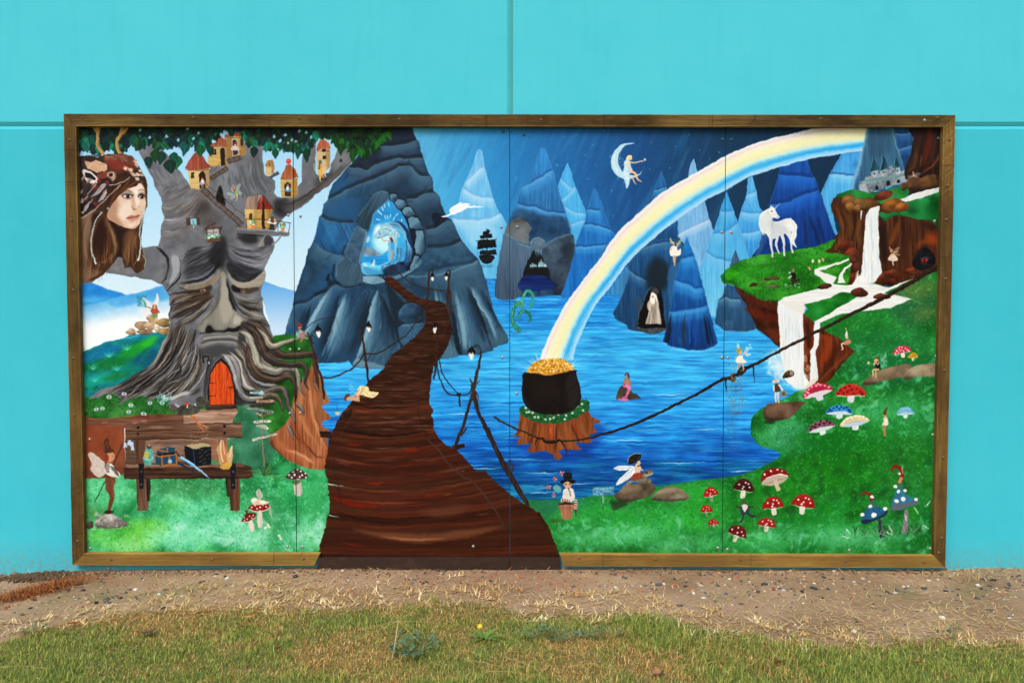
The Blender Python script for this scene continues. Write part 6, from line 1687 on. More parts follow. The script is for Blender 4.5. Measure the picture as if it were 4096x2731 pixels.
for p,w,c,a in [([(210,890),(330,940),(480,980),(700,985)],34,'8a2008',.7),([(500,780),(600,790),(680,780)],20,'9a2a0c',.6),([(340,450),(420,465),(500,455)],20,'a03410',.55),([(840,520),(960,510)],20,'9a2c0c',.6),([(330,380),(560,400),(800,395)],12,'802608',.5),([(640,660),(800,640),(1000,610)],12,'8c2a0a',.5),([(900,700),(1150,720),(1300,640)],14,'7a2408',.5),([(960,1030),(1200,1030),(1420,980)],80,'6c4630',.75),([(400,1180),(700,1230),(1000,1250),(1400,1210),(1680,1150)],70,'7c5438',.8),([(640,1240),(900,1265),(1200,1255)],22,'a87c5c',.65),([(900,1295),(1100,1298)],5,'a07c60',.7),([(300,1290),(420,1310),(520,1330)],18,'7a2c14',.6),([(620,575),(740,570),(880,540)],8,'7c6458',.5),([(270,610),(340,620),(380,625)],22,'6a4c40',.7),([(420,560),(600,580),(740,570)],6,'8a5a48',.5),([(1180,890),(1240,878)],7,'a88a2c',.7),([(1450,1055),(1545,1043)],4,'a88a3c',.7),([(1320,690),(1350,684)],4,'b89a3c',.7),([(1700,1300),(1900,1260),(2080,1180)],16,'4c281a',.6),([(200,500),(400,560),(700,580)],10,'20100a',.6),([(360,100),(600,150),(900,140),(1050,120)],12,'120805',.85),([(230,330),(480,370),(760,385),(1050,340)],18,'100705',.85),([(230,1010),(500,1100),(900,1140)],14,'1e0c07',.6)]:
    ln(p,w,c,a,fe=w*.3,tp=(.35,.35))
for y,a in [(-40,.6),(-10,.6),(20,.6),(60,.6),(100,.5),(150,.5),(200,.6),(240,.5),(270,.6),(300,.5),(460,.4),(560,.4)]:
    for j in range(8):
        x = RNG.uniform(380,1000); ln([(x,y+26),(x+70,y+34),(x+150,y+30)],7,['8a6a58','6c4c3c','a08878'][j % 3],a,fe=2,tp=(.5,.5))
fr('I')
for k in range(34):                                 # far planks
    t = k/33
    c = np.array([(1400+260*(1-t) ** 1.3*(1 if t < .9 else 1),1380-800*t)])
for y in range(545,1480,26):
    t = (y-545)/900
    ln([(920,y+40),(1250,y+46+8*t),(1500,y+26),(1760,y+6)],6,'170b06',.7,fe=2)
    for j in range(9):
        x = RNG.uniform(980,1700); L = RNG.uniform(60,220)
        ln([(x-L/2,y+30-(x-1350)*.05),(x+L/2,y+34-(x+L-1350)*.06)],RNG.uniform(5,11),['7a5a4a','5c3422','9a7c6a','4a2412','5a1f0e','2c150c'][RNG.integers(6)],.55,fe=2,tp=(.4,.4))
for k in range(16):
    x,y = 1085+k*23,312+k*15.5
    ln([(x-10,y+12),(x+90,y-6)],8,['6a3a22','522a18','7a4a30'][k % 3],.8); ln([(x-10,y+20),(x+95,y+2)],3,'1c0e08',.8)
fr('J')
for y_ in (120,215,330,430,540,650,770,880):        # light along some planks
    t_ = (y_+70)/1490
    A_ = smooth(np.array(arc(y_,t_)),False,10)
    for k in range(5):
        a0 = RNG.integers(0,22)
        ln(A_[a0:a0+8],18,['8a5a40','7a4a34','9a4a24','6c4434'][RNG.integers(4)],.4,fe=6,tp=(.45,.45))
clip()
# plank ends standing out on both edges
fr('J')
for p in ([(120,345),(230,350),(225,415),(130,395)],[(1250,470),(1350,448),(1352,490),(1260,512)],[(320,185),(400,150),(390,230),(330,235)],[(262,285),(330,250),(330,320),(270,320)]):
    fill(p,'3a2218',sm=0,rag=2,tex='h'); ln([p[0],p[1]],5,'7c6456',.5)
for p in ([(195,796),(260,806),(330,812)],[(185,790),(240,800)],[(200,1055),(240,1065),(290,1072)]):
    ln(p,[10,6,2] if len(p) > 2 else 6,'9ed8c4',.9)
ln([(1040,400),(1060,440),(1120,490),(1200,600),(1310,710),(1420,770),(1540,920),(1640,1060),(1695,1180)],13,'4c3a34',.85); ln([(1050,430),(1130,500),(1210,620),(1320,720),(1430,780),(1550,930),(1650,1070)],4,'6f5c54',.6)
ln([(440,150),(370,270),(290,380)],5,'5a4840',.7); ln([(270,520),(240,640),(280,800),(310,960)],7,'33251f',.8)
ln([(975,30),(960,150),(980,270),(1040,400)],5,'2a1a14',.8)
# posts and ropes
RP = '32221b'
def rope(p,w,c=RP):
    ln(p,w,c); ln([(x-w*.15,y-w*.2) for x,y in p],w*.3,'5c463a',.7)
fr('I')
rope([(1160,195),(1240,270),(1330,345),(1440,405),(1530,425),(1620,437),(1720,430)],8,'3a261c')
for p,w in [([(1160,200),(1157,300)],8),([(1528,245),(1515,450),(1495,750)],[16,20,18]),([(1726,240),(1712,430),(1690,600)],[16,18,12]),([(1722,420),(1726,600),(1718,690)],10),([(882,790),(905,1000),(930,1180),(950,1345)],[14,20,22,16]),([(362,838),(400,960),(450,1150),(490,1260),(525,1480)],[12,18,22,24,20]),([(1612,820),(1600,1000),(1590,1150),(1575,1285)],[14,18,22,16])]:
    ln(p,w,'3d251a',tex='v',amt=8); ln([(x-3,y) for x,y in p],4,'6e4a38',.5)
rope([(500,1265),(580,1272),(680,1240),(780,1190),(860,1110),(905,1040)],13)
rope([(910,1040),(990,1045),(1090,1010),(1200,940),(1310,860),(1400,740),(1480,590)],11)
rope([(1730,440),(1735,600),(1710,760),(1620,900),(1600,1020)],7,'4a2e22')
rope([(1605,1080),(1610,1200),(1660,1350),(1720,1430),(1810,1440),(1900,1430),(1940,1360)],12); rope([(1620,1080),(1650,1210),(1720,1340),(1810,1420)],9)
rope([(905,1000),(910,1060)],26)
rope([(1590,1130),(1595,1165)],40)
fr('J')
rope([(1310,40),(1312,140)],14); el(1305,38,20,16,'33231b')
for p,w in [([(1430,0),(1390,130),(1330,330),(1260,500)],[26,22,26,20]),([(1436,0),(1460,160),(1540,330),(1640,540),(1740,720),(1820,860),(1900,990)],[30,32,36,40,48,44,20]),([(1325,390),(1350,350),(1368,320)],14),([(1550,380),(1555,315)],14),([(1755,690),(1765,630)],14),([(1735,660),(1742,590)],14)]:
    ln(p,w,'3c2a22',tex='v',amt=8); ln([(x-4,y) for x,y in p],5,'6a5448',.5)
fr('I')
ln([(2030,1015),(2000,1180),(1960,1330),(1940,1490)],[12,26,30,36],'4a382e',tex='v'); ln([(1920,1280),(1960,1380),(1990,1490)],13,'4a382e'); ln([(2010,1300),(1950,1370),(1920,1480)],13,'55443a'); el(1950,1350,28,32,'4d3a30'); ln([(1975,1400),(2000,1440),(2005,1490)],9,'55443a')
fr('M')
# lanterns like closed buds
def bud(x,y,s):
    fill([(x,y-s*.5),(x+s*.3,y-s*.2),(x+s*.32,y+s*.15),(x+s*.05,y+s*.75),(x-s*.25,y+s*.2),(x-s*.3,y-s*.2)],'ebe8e6')
    fill([(x,y-s*.55),(x+s*.36,y-s*.15),(x+s*.3,y+s*.25),(x+s*.16,y),(x+s*.02,y+s*.2),(x-s*.14,y),(x-s*.28,y+s*.2),(x-s*.32,y-s*.15)],'141314')
    for k in (-1,0,1):
        ln([(x+k*s*.1,y-s*.1),(x+k*s*.16,y+s*.4)],s*.03,'8a8684',.8)
    ln([(x+s*.02,y+s*.1),(x+s*.03,y+s*.6)],s*.1,'ffffff',.9)
fr('I')
for x,y,s in [(1558,300,60),(1692,300,56),(945,780,80),(1580,790,80),(460,820,88),(1930,1030,100)]:
    bud(x,y,s)
for p in ([(1558,270),(1570,240),(1540,245)],[(1692,270),(1710,240),(1735,250)],[(945,740),(955,725),(940,735)],[(460,778),(470,755),(455,760)],[(1580,750),(1590,735)],[(430,830),(395,880),(405,930),(425,950)],[(1930,985),(1980,955),(2015,970),(2030,1020)],[(1940,990),(1985,970),(2010,1000)],[(400,870),(430,880)],[(395,900),(415,905)],[(440,800),(400,840),(380,900)]):
    ln(p,6,'161416')

# ---- long rope to the right
fr('O')
ln([(2190,150),(2100,200),(1700,430),(1400,580),(1050,760),(900,835),(640,970),(400,1100),(240,1190)],[44,40,36,34,28,26,24,22,22],'32201a',tex='f',amt=6)
ln([(2180,146),(1700,422),(1400,572),(1050,752),(640,963),(410,1090)],7,'5c463c',.6,fe=2)
el(218,1210,30,40,'5c4632',tex='f',amt=26)
ln([(260,1160),(300,1120),(360,1110),(410,1095)],26,'2c1c16'); ln([(240,1190),(300,1180),(350,1130)],18,'2c1c16'); ln([(405,1100),(415,1180),(425,1260)],[14,9,3],'2a1c16'); ln([(150,1220),(150,1290),(160,1350)],[14,10,3],'2a1c16')
fr('M')
ln([(2200,310),(2100,330),(1900,450),(1600,600),(1250,760),(900,868),(720,905),(580,910)],[30,28,26,24,24,20,16,14],'32211b',tex='f',amt=6)
dots((2150,300,2260,1000),170,5,['8a7a5c','6a5c48','a8926a'],.6,4)
# ---- pot of gold on its stump
ST = [(190,640),(830,600),(870,680),(960,720),(940,745),(880,750),(900,800),(930,825),(850,850),(880,925),(720,925),(775,995),(640,990),(560,1000),(590,1060),(560,1095),(515,1070),(510,1035),(420,1000),(280,1020),(255,1000),(300,930),(150,945),(200,860),(120,870),(170,800)]
fill([(100,900),(300,1040),(560,1110),(800,1040),(1000,860),(960,760),(700,700)],'0c2f80',.45,fe=40)
fill(ST,'8a5430',tex='v',amt=9,sm=0)
clip(region(ST,0,1))
for p,w,c in [([(240,690),(220,800),(170,940)],26,'a06a3c'),([(330,720),(310,850),(270,1000)],22,'5a3018'),([(420,740),(400,880),(400,1000)],40,'a2602e'),([(480,740),(490,840),(490,900)],30,'c0501a'),([(540,740),(530,900),(520,1030)],18,'4a2612'),([(620,740),(640,860),(660,980)],40,'9a6438'),([(680,740),(720,850),(770,980)],18,'4f2814'),([(760,720),(800,820),(860,910)],30,'8c6a44'),([(700,740),(740,830),(800,880)],20,'9c3a14'),([(830,640),(860,720),(930,740)],24,'7a5030'),([(480,780),(482,850)],6,'f0b890'),([(370,740),(350,860),(330,980)],12,'b87c4c'),([(200,700),(190,800),(150,870)],14,'5a341c'),([(290,700),(280,820),(260,940)],10,'66401f'),([(580,740),(580,880)],14,'7a4a26')]:
    ln(p,w,c,.75,fe=w*.3,tp=(.2,.3))
clip()
fill([(185,620),(210,580),(280,600),(500,640),(700,600),(780,520),(830,530),(848,580),(820,630),(700,700),(500,745),(320,720),(220,670)],'24663c',rag=6,tex='f',amt=10)
dabs((190,540,840,740),260,24,5,-85,['1f5a34','3c8a54','174828','5aa070'],.7,16,.2,seed=4,inside=region([(185,620),(280,600),(500,640),(700,600),(780,520),(848,580),(820,630),(700,700),(500,745),(320,720)],1))
for x,y in [(243,595),(485,652),(556,660),(435,705),(310,640),(365,685),(510,690),(627,668),(690,645),(733,580),(780,560),(275,632),(478,700),(252,638),(615,700),(330,680),(790,620)]:
    for k in range(4):
        el(x+7*math.cos(k*1.6),y+7*math.sin(k*1.6),5,5,'f0efe6')
POT = [(240,260),(480,285),(715,235),(720,260),(745,340),(770,440),(770,510),(730,590),(640,640),(520,660),(380,650),(280,610),(225,540),(208,440),(215,350)]
for k in range(60):
    t = math.radians(-90+RNG.normal(0,55)); r0,r1 = 190,RNG.uniform(230,300)
    ln([(485+r0*math.cos(t)*1.1,250+r0*.6*math.sin(t)),(485+r1*math.cos(t),250+r1*.75*math.sin(t))],4,'eef8ff',.55,tp=(.1,.6))
fill([(268,280),(280,210),(330,160),(420,135),(500,125),(600,130),(660,165),(700,220),(705,260),(480,300)],'d6a046',tex='f',amt=20)
dots((285,135,695,270),420,8,['f0c870','b87c24','e8b050','fff0c0','8a5c1c','d89a38'],.8,6,inside=region([(268,280),(280,210),(330,160),(420,135),(500,125),(600,130),(660,165),(700,220),(705,260),(480,300)],1))
fill([(278,280),(480,296),(690,255),(690,235),(480,270),(280,260)],'c88f40',.7,fe=6)
fill(POT,'1d1512',tex='i',amp=0) if False else fill(POT,'1d1512',tex='i',amt=3)
clip(region(POT,1))
fill([(640,300),(740,280),(760,480),(700,600),(640,560)],'3c3430',.6,fe=30); fill([(270,330),(500,340),(600,460),(400,560),(280,480)],'2c1c16',.6,fe=50); ln([(225,420),(240,520),(300,600)],10,'4a423e',.5,fe=5)
clip()
ln([(238,262),(300,282),(480,296),(640,272),(716,238)],20,'1a1513'); ln([(240,258),(320,278),(480,290),(640,264),(716,234)],5,'55504c',.7,fe=1.5)
ln([(225,310),(220,370),(290,430),(400,475),(520,478),(640,440),(720,370),(735,310),(715,280)],7,'0f0b0a'); ln([(225,306),(222,366),(292,424),(400,468),(520,472),(640,434),(718,364)],3,'4f4844',.8)
rope([(-60,680),(0,718),(100,770),(200,812),(330,868),(390,890)],17,'3a2a22')
rope([(570,912),(720,905),(860,878),(960,848)],15,'32211b')
ln([(340,880),(400,885),(430,915),(520,918),(570,900),(600,940),(630,1000),(632,1060)],[10,22,26,26,22,12,9,4],'2c1b14'); ln([(355,880),(340,930),(342,985)],[12,8,3],'2c1b14'); ln([(370,880),(440,895),(520,905),(560,895)],6,'5c4434',.8)
# ---- sea serpent
fr('L')
sg = '3f9c86'
ln([(205,560),(215,470),(240,400),(280,385),(312,430),(305,500),(275,560)],[30,28,24,26,30,26,20],sg,tex='f',amt=10); ln([(205,520),(225,430),(265,390)],6,'9fd8c0',.7)
ln([(172,650),(190,600),(230,575),(275,600),(290,650),(280,680)],[26,30,30,30,28,24],'357f70',tex='f',amt=10); ln([(172,640),(200,590),(240,570)],6,'8fd0b8',.7)
ln([(195,770),(140,720),(118,650),(128,570),(150,520),(185,505)],[44,44,36,34,36,44],'3a8c74',tex='f',amt=12)
fill([(150,500),(190,485),(225,525),(228,540),(200,545),(160,540)],'4a9c84'); el(187,513,5,4,'8a2c1c'); ln([(145,500),(125,480),(120,500)],5,'2f6a5c'); ln([(150,480),(185,475),(205,490)],8,'a8d0a0',.7)
ln([(130,720),(112,640),(130,560)],7,'8ed0b0',.6)
for x,y in [(150,780),(225,685),(165,660)]:
    ln([(x-50,y),(x,y+8),(x+50,y-4)],6,'1b4f9c',.8)
# ---- moon and its fairy
fr('K')
fill([(1320,236),(1260,228),(1190,245),(1120,310),(1085,400),(1095,470),(1140,540),(1210,575),(1300,575),(1370,530),(1415,455),(1390,500),(1330,540),(1260,540),(1200,510),(1160,430),(1160,350),(1200,280),(1250,245)],'b8dcee',fe=1.5)
ln([(1130,330),(1110,420),(1160,520)],14,'e6f4fa',.6,fe=6)
for p in ([(1200,260),(1180,330),(1165,400)],[(1160,380),(1200,380),(1225,420)],[(1160,430),(1190,410),(1230,430)],[(1165,460),(1200,440),(1230,440)]):
    ln(p,3,'cfe6f2',.7)
fill([(1225,400),(1270,400),(1285,450),(1300,500),(1270,530),(1270,590),(1245,675),(1225,610),(1205,540),(1215,450)],'c2e0f6',tex='f',amt=8)
el(1275,375,17,22,'eac4a8'); fill([(1240,430),(1235,380),(1260,350),(1290,352),(1288,362),(1265,375),(1262,420),(1240,460),(1222,470)],'f0dca8')
ln([(1275,415),(1320,418),(1400,398)],[15,12,8],'eac4a8'); ln([(1270,440),(1268,500),(1290,525)],11,'e4bc9e')
ln([(1290,505),(1330,530),(1350,580),(1385,608)],[24,20,14,8],'e8bc9c'); ln([(1300,560),(1312,600),(1330,630)],[16,13,7],'e0b090')
for k in range(8):
    t = k*math.pi/4; ln([(1416,390),(1416+16*math.cos(t),390+16*math.sin(t))],4,'ffffff',.9)
ln([(1320,240),(1350,220),(1365,200)],6,'122c44',.6)
for x,y in [(1080,345),(1160,560),(1220,600)]:
    ln([(x,y),(x-4,y+24)],6,'bcdcec',.6)
# ---- white fairy by the pyramids
fill([(1665,1150),(1690,1190),(1695,1220),(1670,1210)],'c8c49a',.8); fill([(1780,1160),(1770,1210),(1735,1250),(1715,1240)],'b8bc98',.8)
fill([(1680,1245),(1730,1240),(1740,1280),(1770,1265),(1760,1325),(1700,1335),(1665,1320)],'f2ece2'); el(1703,1215,13,16,'e4bc9c'); ln([(1715,1205),(1722,1240)],16,'8a3420')
ln([(1675,1280),(1685,1250)],12,'e4bc9c'); ln([(1700,1330),(1706,1380),(1708,1435)],[14,12,5],'e0b494'); ln([(1718,1330),(1716,1380),(1712,1425)],[14,11,5],'d8a888')
# ---- wizard in the niche
fr('L')
fill([(1470,345),(1520,370),(1545,470),(1560,640),(1572,750),(1500,790),(1400,790),(1305,745),(1310,640),(1350,520),(1400,400)],'0e0c0d',sm=1)
fill([(1430,390),(1475,348),(1510,380),(1500,420),(1440,420)],'5c6068',.8,fe=6); ln([(1310,720),(1312,640),(1352,525),(1402,400),(1450,350)],9,'6c7880',.8)
fill([(1305,730),(1380,745),(1500,735),(1572,745),(1560,770),(1440,795),(1330,770)],'5c6268',tex='m',amt=10); ln([(1390,740),(1385,780)],4,'24282c'); ln([(1500,740),(1500,785)],4,'24282c')
fill([(1425,470),(1440,420),(1470,415),(1495,460),(1510,520),(1520,600),(1530,700),(1480,695),(1400,700),(1385,690),(1410,600),(1395,540),(1400,500)],'b4aaa0',tex='v',amt=9)
for p,c in [([(1450,540),(1430,620),(1410,700)],'6a6058'),([(1480,560),(1470,640),(1465,695)],'7a7068'),([(1500,560),(1510,640),(1515,695)],'d8d0c6'),([(1420,520),(1415,580)],'d8d0c8'),([(1440,600),(1445,690)],'cfc6bc')]:
    ln(p,9,c,.8,fe=2)
el(1450,445,22,28,'c8a890'); fill([(1425,440),(1440,412),(1465,412),(1490,440),(1485,490),(1472,470),(1465,520),(1440,520),(1432,470),(1425,500)],'f2eee8'); el(1450,443,13,11,'c09c84'); ln([(1440,520),(1465,515)],14,'c8a48c')
ln([(1475,455),(1470,560),(1440,700)],4,'5c4636')
# ---- mermaid
fill([(1105,515),(1115,450),(1140,400),(1170,370),(1230,400),(1260,455),(1310,470),(1338,510),(1280,518),(1180,525)],'5a5048',tex='i',amt=9) if False else None
fr('M')
fill([(1105,515),(1115,450),(1140,400),(1170,375),(1230,400),(1260,455),(1310,470),(1338,510),(1280,518),(1180,525)],'5c5248',tex='m',amt=10)
ln([(1060,525),(1150,530),(1260,525),(1400,512)],10,'1c5aa8',.6,fe=3)
fill([(1165,385),(1190,360),(1235,375),(1242,410),(1225,460),(1205,500),(1228,525),(1190,530),(1120,522),(1170,495),(1200,460),(1212,410)],'d07aa0',tex='f',amt=14)
fill([(1185,315),(1225,310),(1235,350),(1228,370),(1190,366)],'b88464'); ln([(1188,318),(1180,350),(1188,370)],9,'b08060'); ln([(1228,320),(1240,350),(1240,385)],9,'a8775a'); ln([(1195,332),(1232,330)],10,'8a80b4')
el(1205,285,13,17,'b88466'); fill([(1188,290),(1195,262),(1215,262),(1228,290),(1226,325),(1218,300),(1205,270),(1196,290)],'2c1c18'); ln([(1194,268),(1216,266)],4,'e8e4e0')
# ---- unicorn
fr('N')
UN = [(690,770),(720,758),(745,775),(765,820),(782,845),(770,860),(735,852),(720,850),(730,880),(780,880),(830,860),(880,865),(905,900),(900,960),(860,985),(830,990),(800,1000),(760,1025),(720,1035),(690,1035),(670,1000),(640,985),(610,950),(600,900),(605,840),(640,795)]
fill(UN,'e2e4e6',tex='i',amt=5)
for p,w in [([(700,1020),(705,1080),(712,1140),(718,1195)],[32,22,16,16]),([(760,1010),(750,1070),(760,1120),(782,1165)],[28,20,14,14]),([(800,990),(815,1050),(818,1110),(826,1185)],[36,24,16,16]),([(850,970),(880,1040),(885,1100),(892,1162)],[50,26,16,16])]:
    ln(p,w,'dfe1e3'); ln([(x+3,y) for x,y in p],4,'a8b0b8',.6,fe=1)
    el(p[-1][0],p[-1][1]+6,10,7,'5c6068')
ln([(870,860),(910,920),(905,1000),(890,1050),(930,1112)],[20,40,46,36,6],'eceef0'); ln([(880,870),(912,940),(895,1050),(915,1095)],6,'b0b8c0',.6,fe=2)
clip(region(UN,1)); fill([(740,900),(860,960),(820,1010),(720,1040),(690,990)],'b8c0c8',.6,fe=20); fill([(690,860),(720,860),(730,900),(700,960),(680,920)],'aab2ba',.7,fe=12); clip()
for k in range(20):
    x = 615+k*5
    ln([(690-k,775+k),(x-5,860),(x,930+(k % 5)*14),(x+20,1000-(k % 4)*10)],6,['f4f5f6','c6ccd2','e8eaec','b4bcc4'][k % 4],.7,fe=1)
ln([(740,775),(765,745),(788,715)],[10,6,2],'cfc4c0'); el(712,796,7,6,'22303a'); el(766,848,6,5,'9a9090'); fill([(692,770),(705,745),(715,768)],'d8dadc')
# ---- lawn folk
def shroom(x,y,w,cap,c,spotc='f2efe6',h=None,tilt=0,gill=None,stem='d8d0c4',sp=((-.25,-.45),(.05,-.7),(.28,-.35),(0,-.3),(-.05,-.12),(.2,-.62))):
    h = h or w*.45
    ct,stt = math.cos(math.radians(tilt)),math.sin(math.radians(tilt))
    R = lambda u,v: (x+u*ct-v*stt,y+u*stt+v*ct)
    fill([R(-w*.09,-h*.1),R(w*.09,-h*.1),R(w*.1,h*.62),R(-w*.1,h*.62)],stem,tex='f',amt=6)
    if gill:
        fill([R(-w*.5,0),R(-w*.2,-h*.2),R(w*.2,-h*.2),R(w*.5,0),R(w*.25,h*.22),R(-w*.25,h*.22)],gill)
    fill([R(-w*.5,0),R(-w*.46,-h*.4),R(-w*.25,-h*.85),R(0,-h),R(w*.27,-h*.85),R(w*.46,-h*.4),R(w*.5,0),R(w*.2,-h*.02 if not gill else -h*.22),R(-w*.2,h*.04 if not gill else -h*.22)],c,tex='f',amt=5)
    if not gill:
        ln([R(-w*.46,h*.02),R(0,h*.1),R(w*.46,h*.02)],w*.03,'e4dccf',.8)
    ln([R(-w*.3,-h*.75),R(0,-h*.9),R(w*.2,-h*.82)],w*.05,np.clip(hx(c)*1.5+20,0,255),.4,fe=w*.02)
    for u,v in sp:
        el(*R(u*w,v*h),w*.045,w*.04,spotc)


fr('O')
for x,y,w,c,s in [(978,112,26,'dcd8b0','eae6c8'),(1040,112,30,'d8cc9c','eae6c8'),(1075,95,26,'c89478','e8c8b4'),(948,180,30,'c08868','e8c8b4')]:
    shroom(x,y,w,0,c,s,w*.9,stem='e0dac8')
fill([(770,265),(820,260),(822,310),(780,318)],'4a2c24'); fill([(778,220),(805,215),(820,265),(775,268)],'1c1a1c'); el(792,195,14,16,'a07a70'); ln([(780,225),(762,225),(755,212)],8,'2a2426'); el(754,214,9,11,'c8c8cc'); ln([(775,250),(745,268)],14,'c8bcb8'); ln([(815,290),(850,290),(840,265)],9,'1c1816')
dots((705,320,855,372),34,4,['e8f0e4','c8dcd8'],.9,2)
def wings(x,y,s,c='c8d8d4',a=.4,f=1):
    el(x+f*s*.3,y-s*.35,s*.42,s*.16,c,-50*f,a); el(x+f*s*.36,y-s*.02,s*.34,s*.13,c,5*f,a)
wings(1735,40,110,'b8a890',.55); fill([(1700,55),(1740,30),(1785,80),(1760,105),(1710,100),(1688,90)],'d8c0b0',tex='f',amt=10); ln([(1740,95),(1745,150)],[16,8],'dcc0b0'); el(1722,8,16,18,'b88c74'); ln([(1710,0),(1700,-30)],8,'d8b098'); ln([(1740,20),(1790,10)],8,'d8b098')
# fairy dancing on the rope
wings(320,990,100,'d4ecf4',.55); el(265,910,16,26,'cfe8f2',-10,.7)
for x,y in [(345,930),(375,905),(390,930),(355,1000),(380,990)]:
    el(x,y,13,9,'d8eef4',30,.6)
fill([(268,1005),(310,1000),(322,1040),(345,1060),(320,1075),(262,1075),(245,1055)],'efe8da'); el(288,970,20,20,'e0b4a0'); fill([(240,960),(255,935),(300,930),(318,955),(290,960),(262,985)],'9ca070'); ln([(310,1000),(355,968)],10,'e0b49c'); ln([(270,1010),(235,1030)],10,'e0b49c')
ln([(275,1075),(262,1120),(250,1150)],[14,12,8],'dcae96'); ln([(308,1075),(318,1120),(315,1155)],[14,12,8],'dcae96')
dots((170,1070,320,1560),330,4,['8a7050','b09468','5c4a36','c8b088'],.7,12)
# old man with hat
fill([(612,1280),(660,1275),(668,1340),(618,1348)],'5c4834'); el(625,1240,20,22,'d0b4a4'); el(602,1250,12,14,'d8d4d0'); el(648,1246,12,14,'d8d4d0'); ln([(655,1280),(685,1320),(692,1345)],14,'e4e0dc'); ln([(608,1285),(610,1340)],14,'e4e0dc')
ln([(625,1350),(620,1400),(632,1450)],[22,18,12],'e8e4e0'); ln([(650,1350),(645,1400),(655,1450)],[22,18,12],'e0dcd8'); el(700,1365,25,34,'9a8a70',10); el(700,1365,14,20,'6a5c48',10)
for k in range(7):
    ln([(614,1360+k*12),(632,1362+k*12)],3,'8a6a60',.7); ln([(642,1360+k*12),(656,1362+k*12)],3,'8a6a60',.7)
# cliff gnome with candle hat
fill([(1285,860),(1325,850),(1340,880),(1300,900),(1270,890)],'c08e70'); fill([(1282,820),(1295,760),(1312,815),(1300,835)],'e4dcd4'); el(1300,828,14,16,'d8b8a4'); ln([(1275,880),(1255,890),(1262,935),(1248,945)],[16,12,9,6],'e0dcd8'); el(1285,745,6,14,'e8c060',a=.9)
fr('P')
wings(1555,170,110,'9cc8bc',.5)
for p in ([(1550,160),(1570,100),(1635,68)],[(1550,170),(1600,130),(1615,80)],[(1550,190),(1600,200),(1610,225)]):
    ln(p,3,'bfe0d8',.8)
fill([(1500,200),(1540,180),(1560,250),(1510,262)],'1c2634'); el(1510,155,22,26,'d8ac8c'); fill([(1488,150),(1500,125),(1535,125),(1538,160),(1515,145)],'7a5430'); ln([(1540,180),(1525,210),(1500,180)],12,'dcb494'); ln([(1500,195),(1485,215),(1495,180)],10,'dcb494')
ln([(1515,258),(1475,275),(1475,340)],[22,17,12],'dcb494'); ln([(1540,258),(1505,280),(1508,355)],[22,17,12],'d4a888'); el(1425,192,14,16,'e8e0a0',fe=3); ln([(1425,170),(1435,158),(1455,175)],4,'3a4a34')
shroom(1790,80,190,0,'c03a54','f0d8dc',78,-12,gill=None,stem='e0d8d0',sp=((-.38,-.1),(-.3,-.4),(-.2,-.15),(-.15,-.6),(-.05,-.35),(.05,-.7),(.08,-.2),(.2,-.5),(.3,-.25),(.38,-.1),(-.1,-.85)))
shroom(1900,132,105,0,'d0a030','6a3a14',50,-3,stem='d8c8a8')
shroom(890,520,320,0,'b02c4c','e898a8',110,-17,gill='d8ccd8',stem='d4ccdc',sp=((-.42,-.25),(-.35,-.5),(-.25,-.7),(-.12,-.85),(.02,-.8),(.15,-.75),(.28,-.6),(.4,-.35),(-.3,-.35),(.1,-.92)))
shroom(1240,535,320,0,'b83a30','7a1c14',118,0,stem='d4d0dc',sp=((-.42,-.15),(-.35,-.45),(-.25,-.2),(-.2,-.65),(-.12,-.3),(-.05,-.8),(.02,-.5),(.08,-.15),(.18,-.6),(.3,-.3),(.38,-.15)))
shroom(1115,725,282,0,'3a90cc','123c80',84,0,gill='c8d4e4',stem='cfe0e0',sp=((-.42,-.2),(-.36,-.45),(-.28,-.3),(-.22,-.65),(-.1,-.8),(0,-.55),(.08,-.85),(.18,-.6),(.28,-.7),(.36,-.4),(.42,-.2)))
shroom(930,895,295,0,'8a5870','3a1c28',90,-14,gill='c8d4d8',stem='d0e4dc',sp=((-.4,-.25),(-.32,-.5),(-.22,-.4),(-.18,-.75),(-.05,-.6),(.02,-.9),(.12,-.65),(.24,-.8),(.34,-.5)))
shroom(1282,840,315,0,'d4c49a','eee6c8',92,-10,gill='b8c8dc',stem='d8e0e4',sp=((-.42,-.2),(-.34,-.5),(-.22,-.7),(-.08,-.85),(.06,-.9),(.2,-.8),(.32,-.6),(.42,-.3)))
shroom(1825,730,190,0,'78acd4','9cc4e0',70,-3,gill='b4ccd8',stem='d4e4ec')
fill([(1585,780),(1625,770),(1640,840),(1622,862),(1572,858),(1585,820)],'e0d8c8',tex='f',amt=16); ln([(1600,860),(1598,920),(1608,980)],[34,26,14],'b8865c'); el(1605,752,20,20,'c89468'); ln([(1600,745),(1608,700),(1622,665)],[36,26,14],'6a4a2c'); ln([(1585,985),(1618,985)],8,'2a3a20')
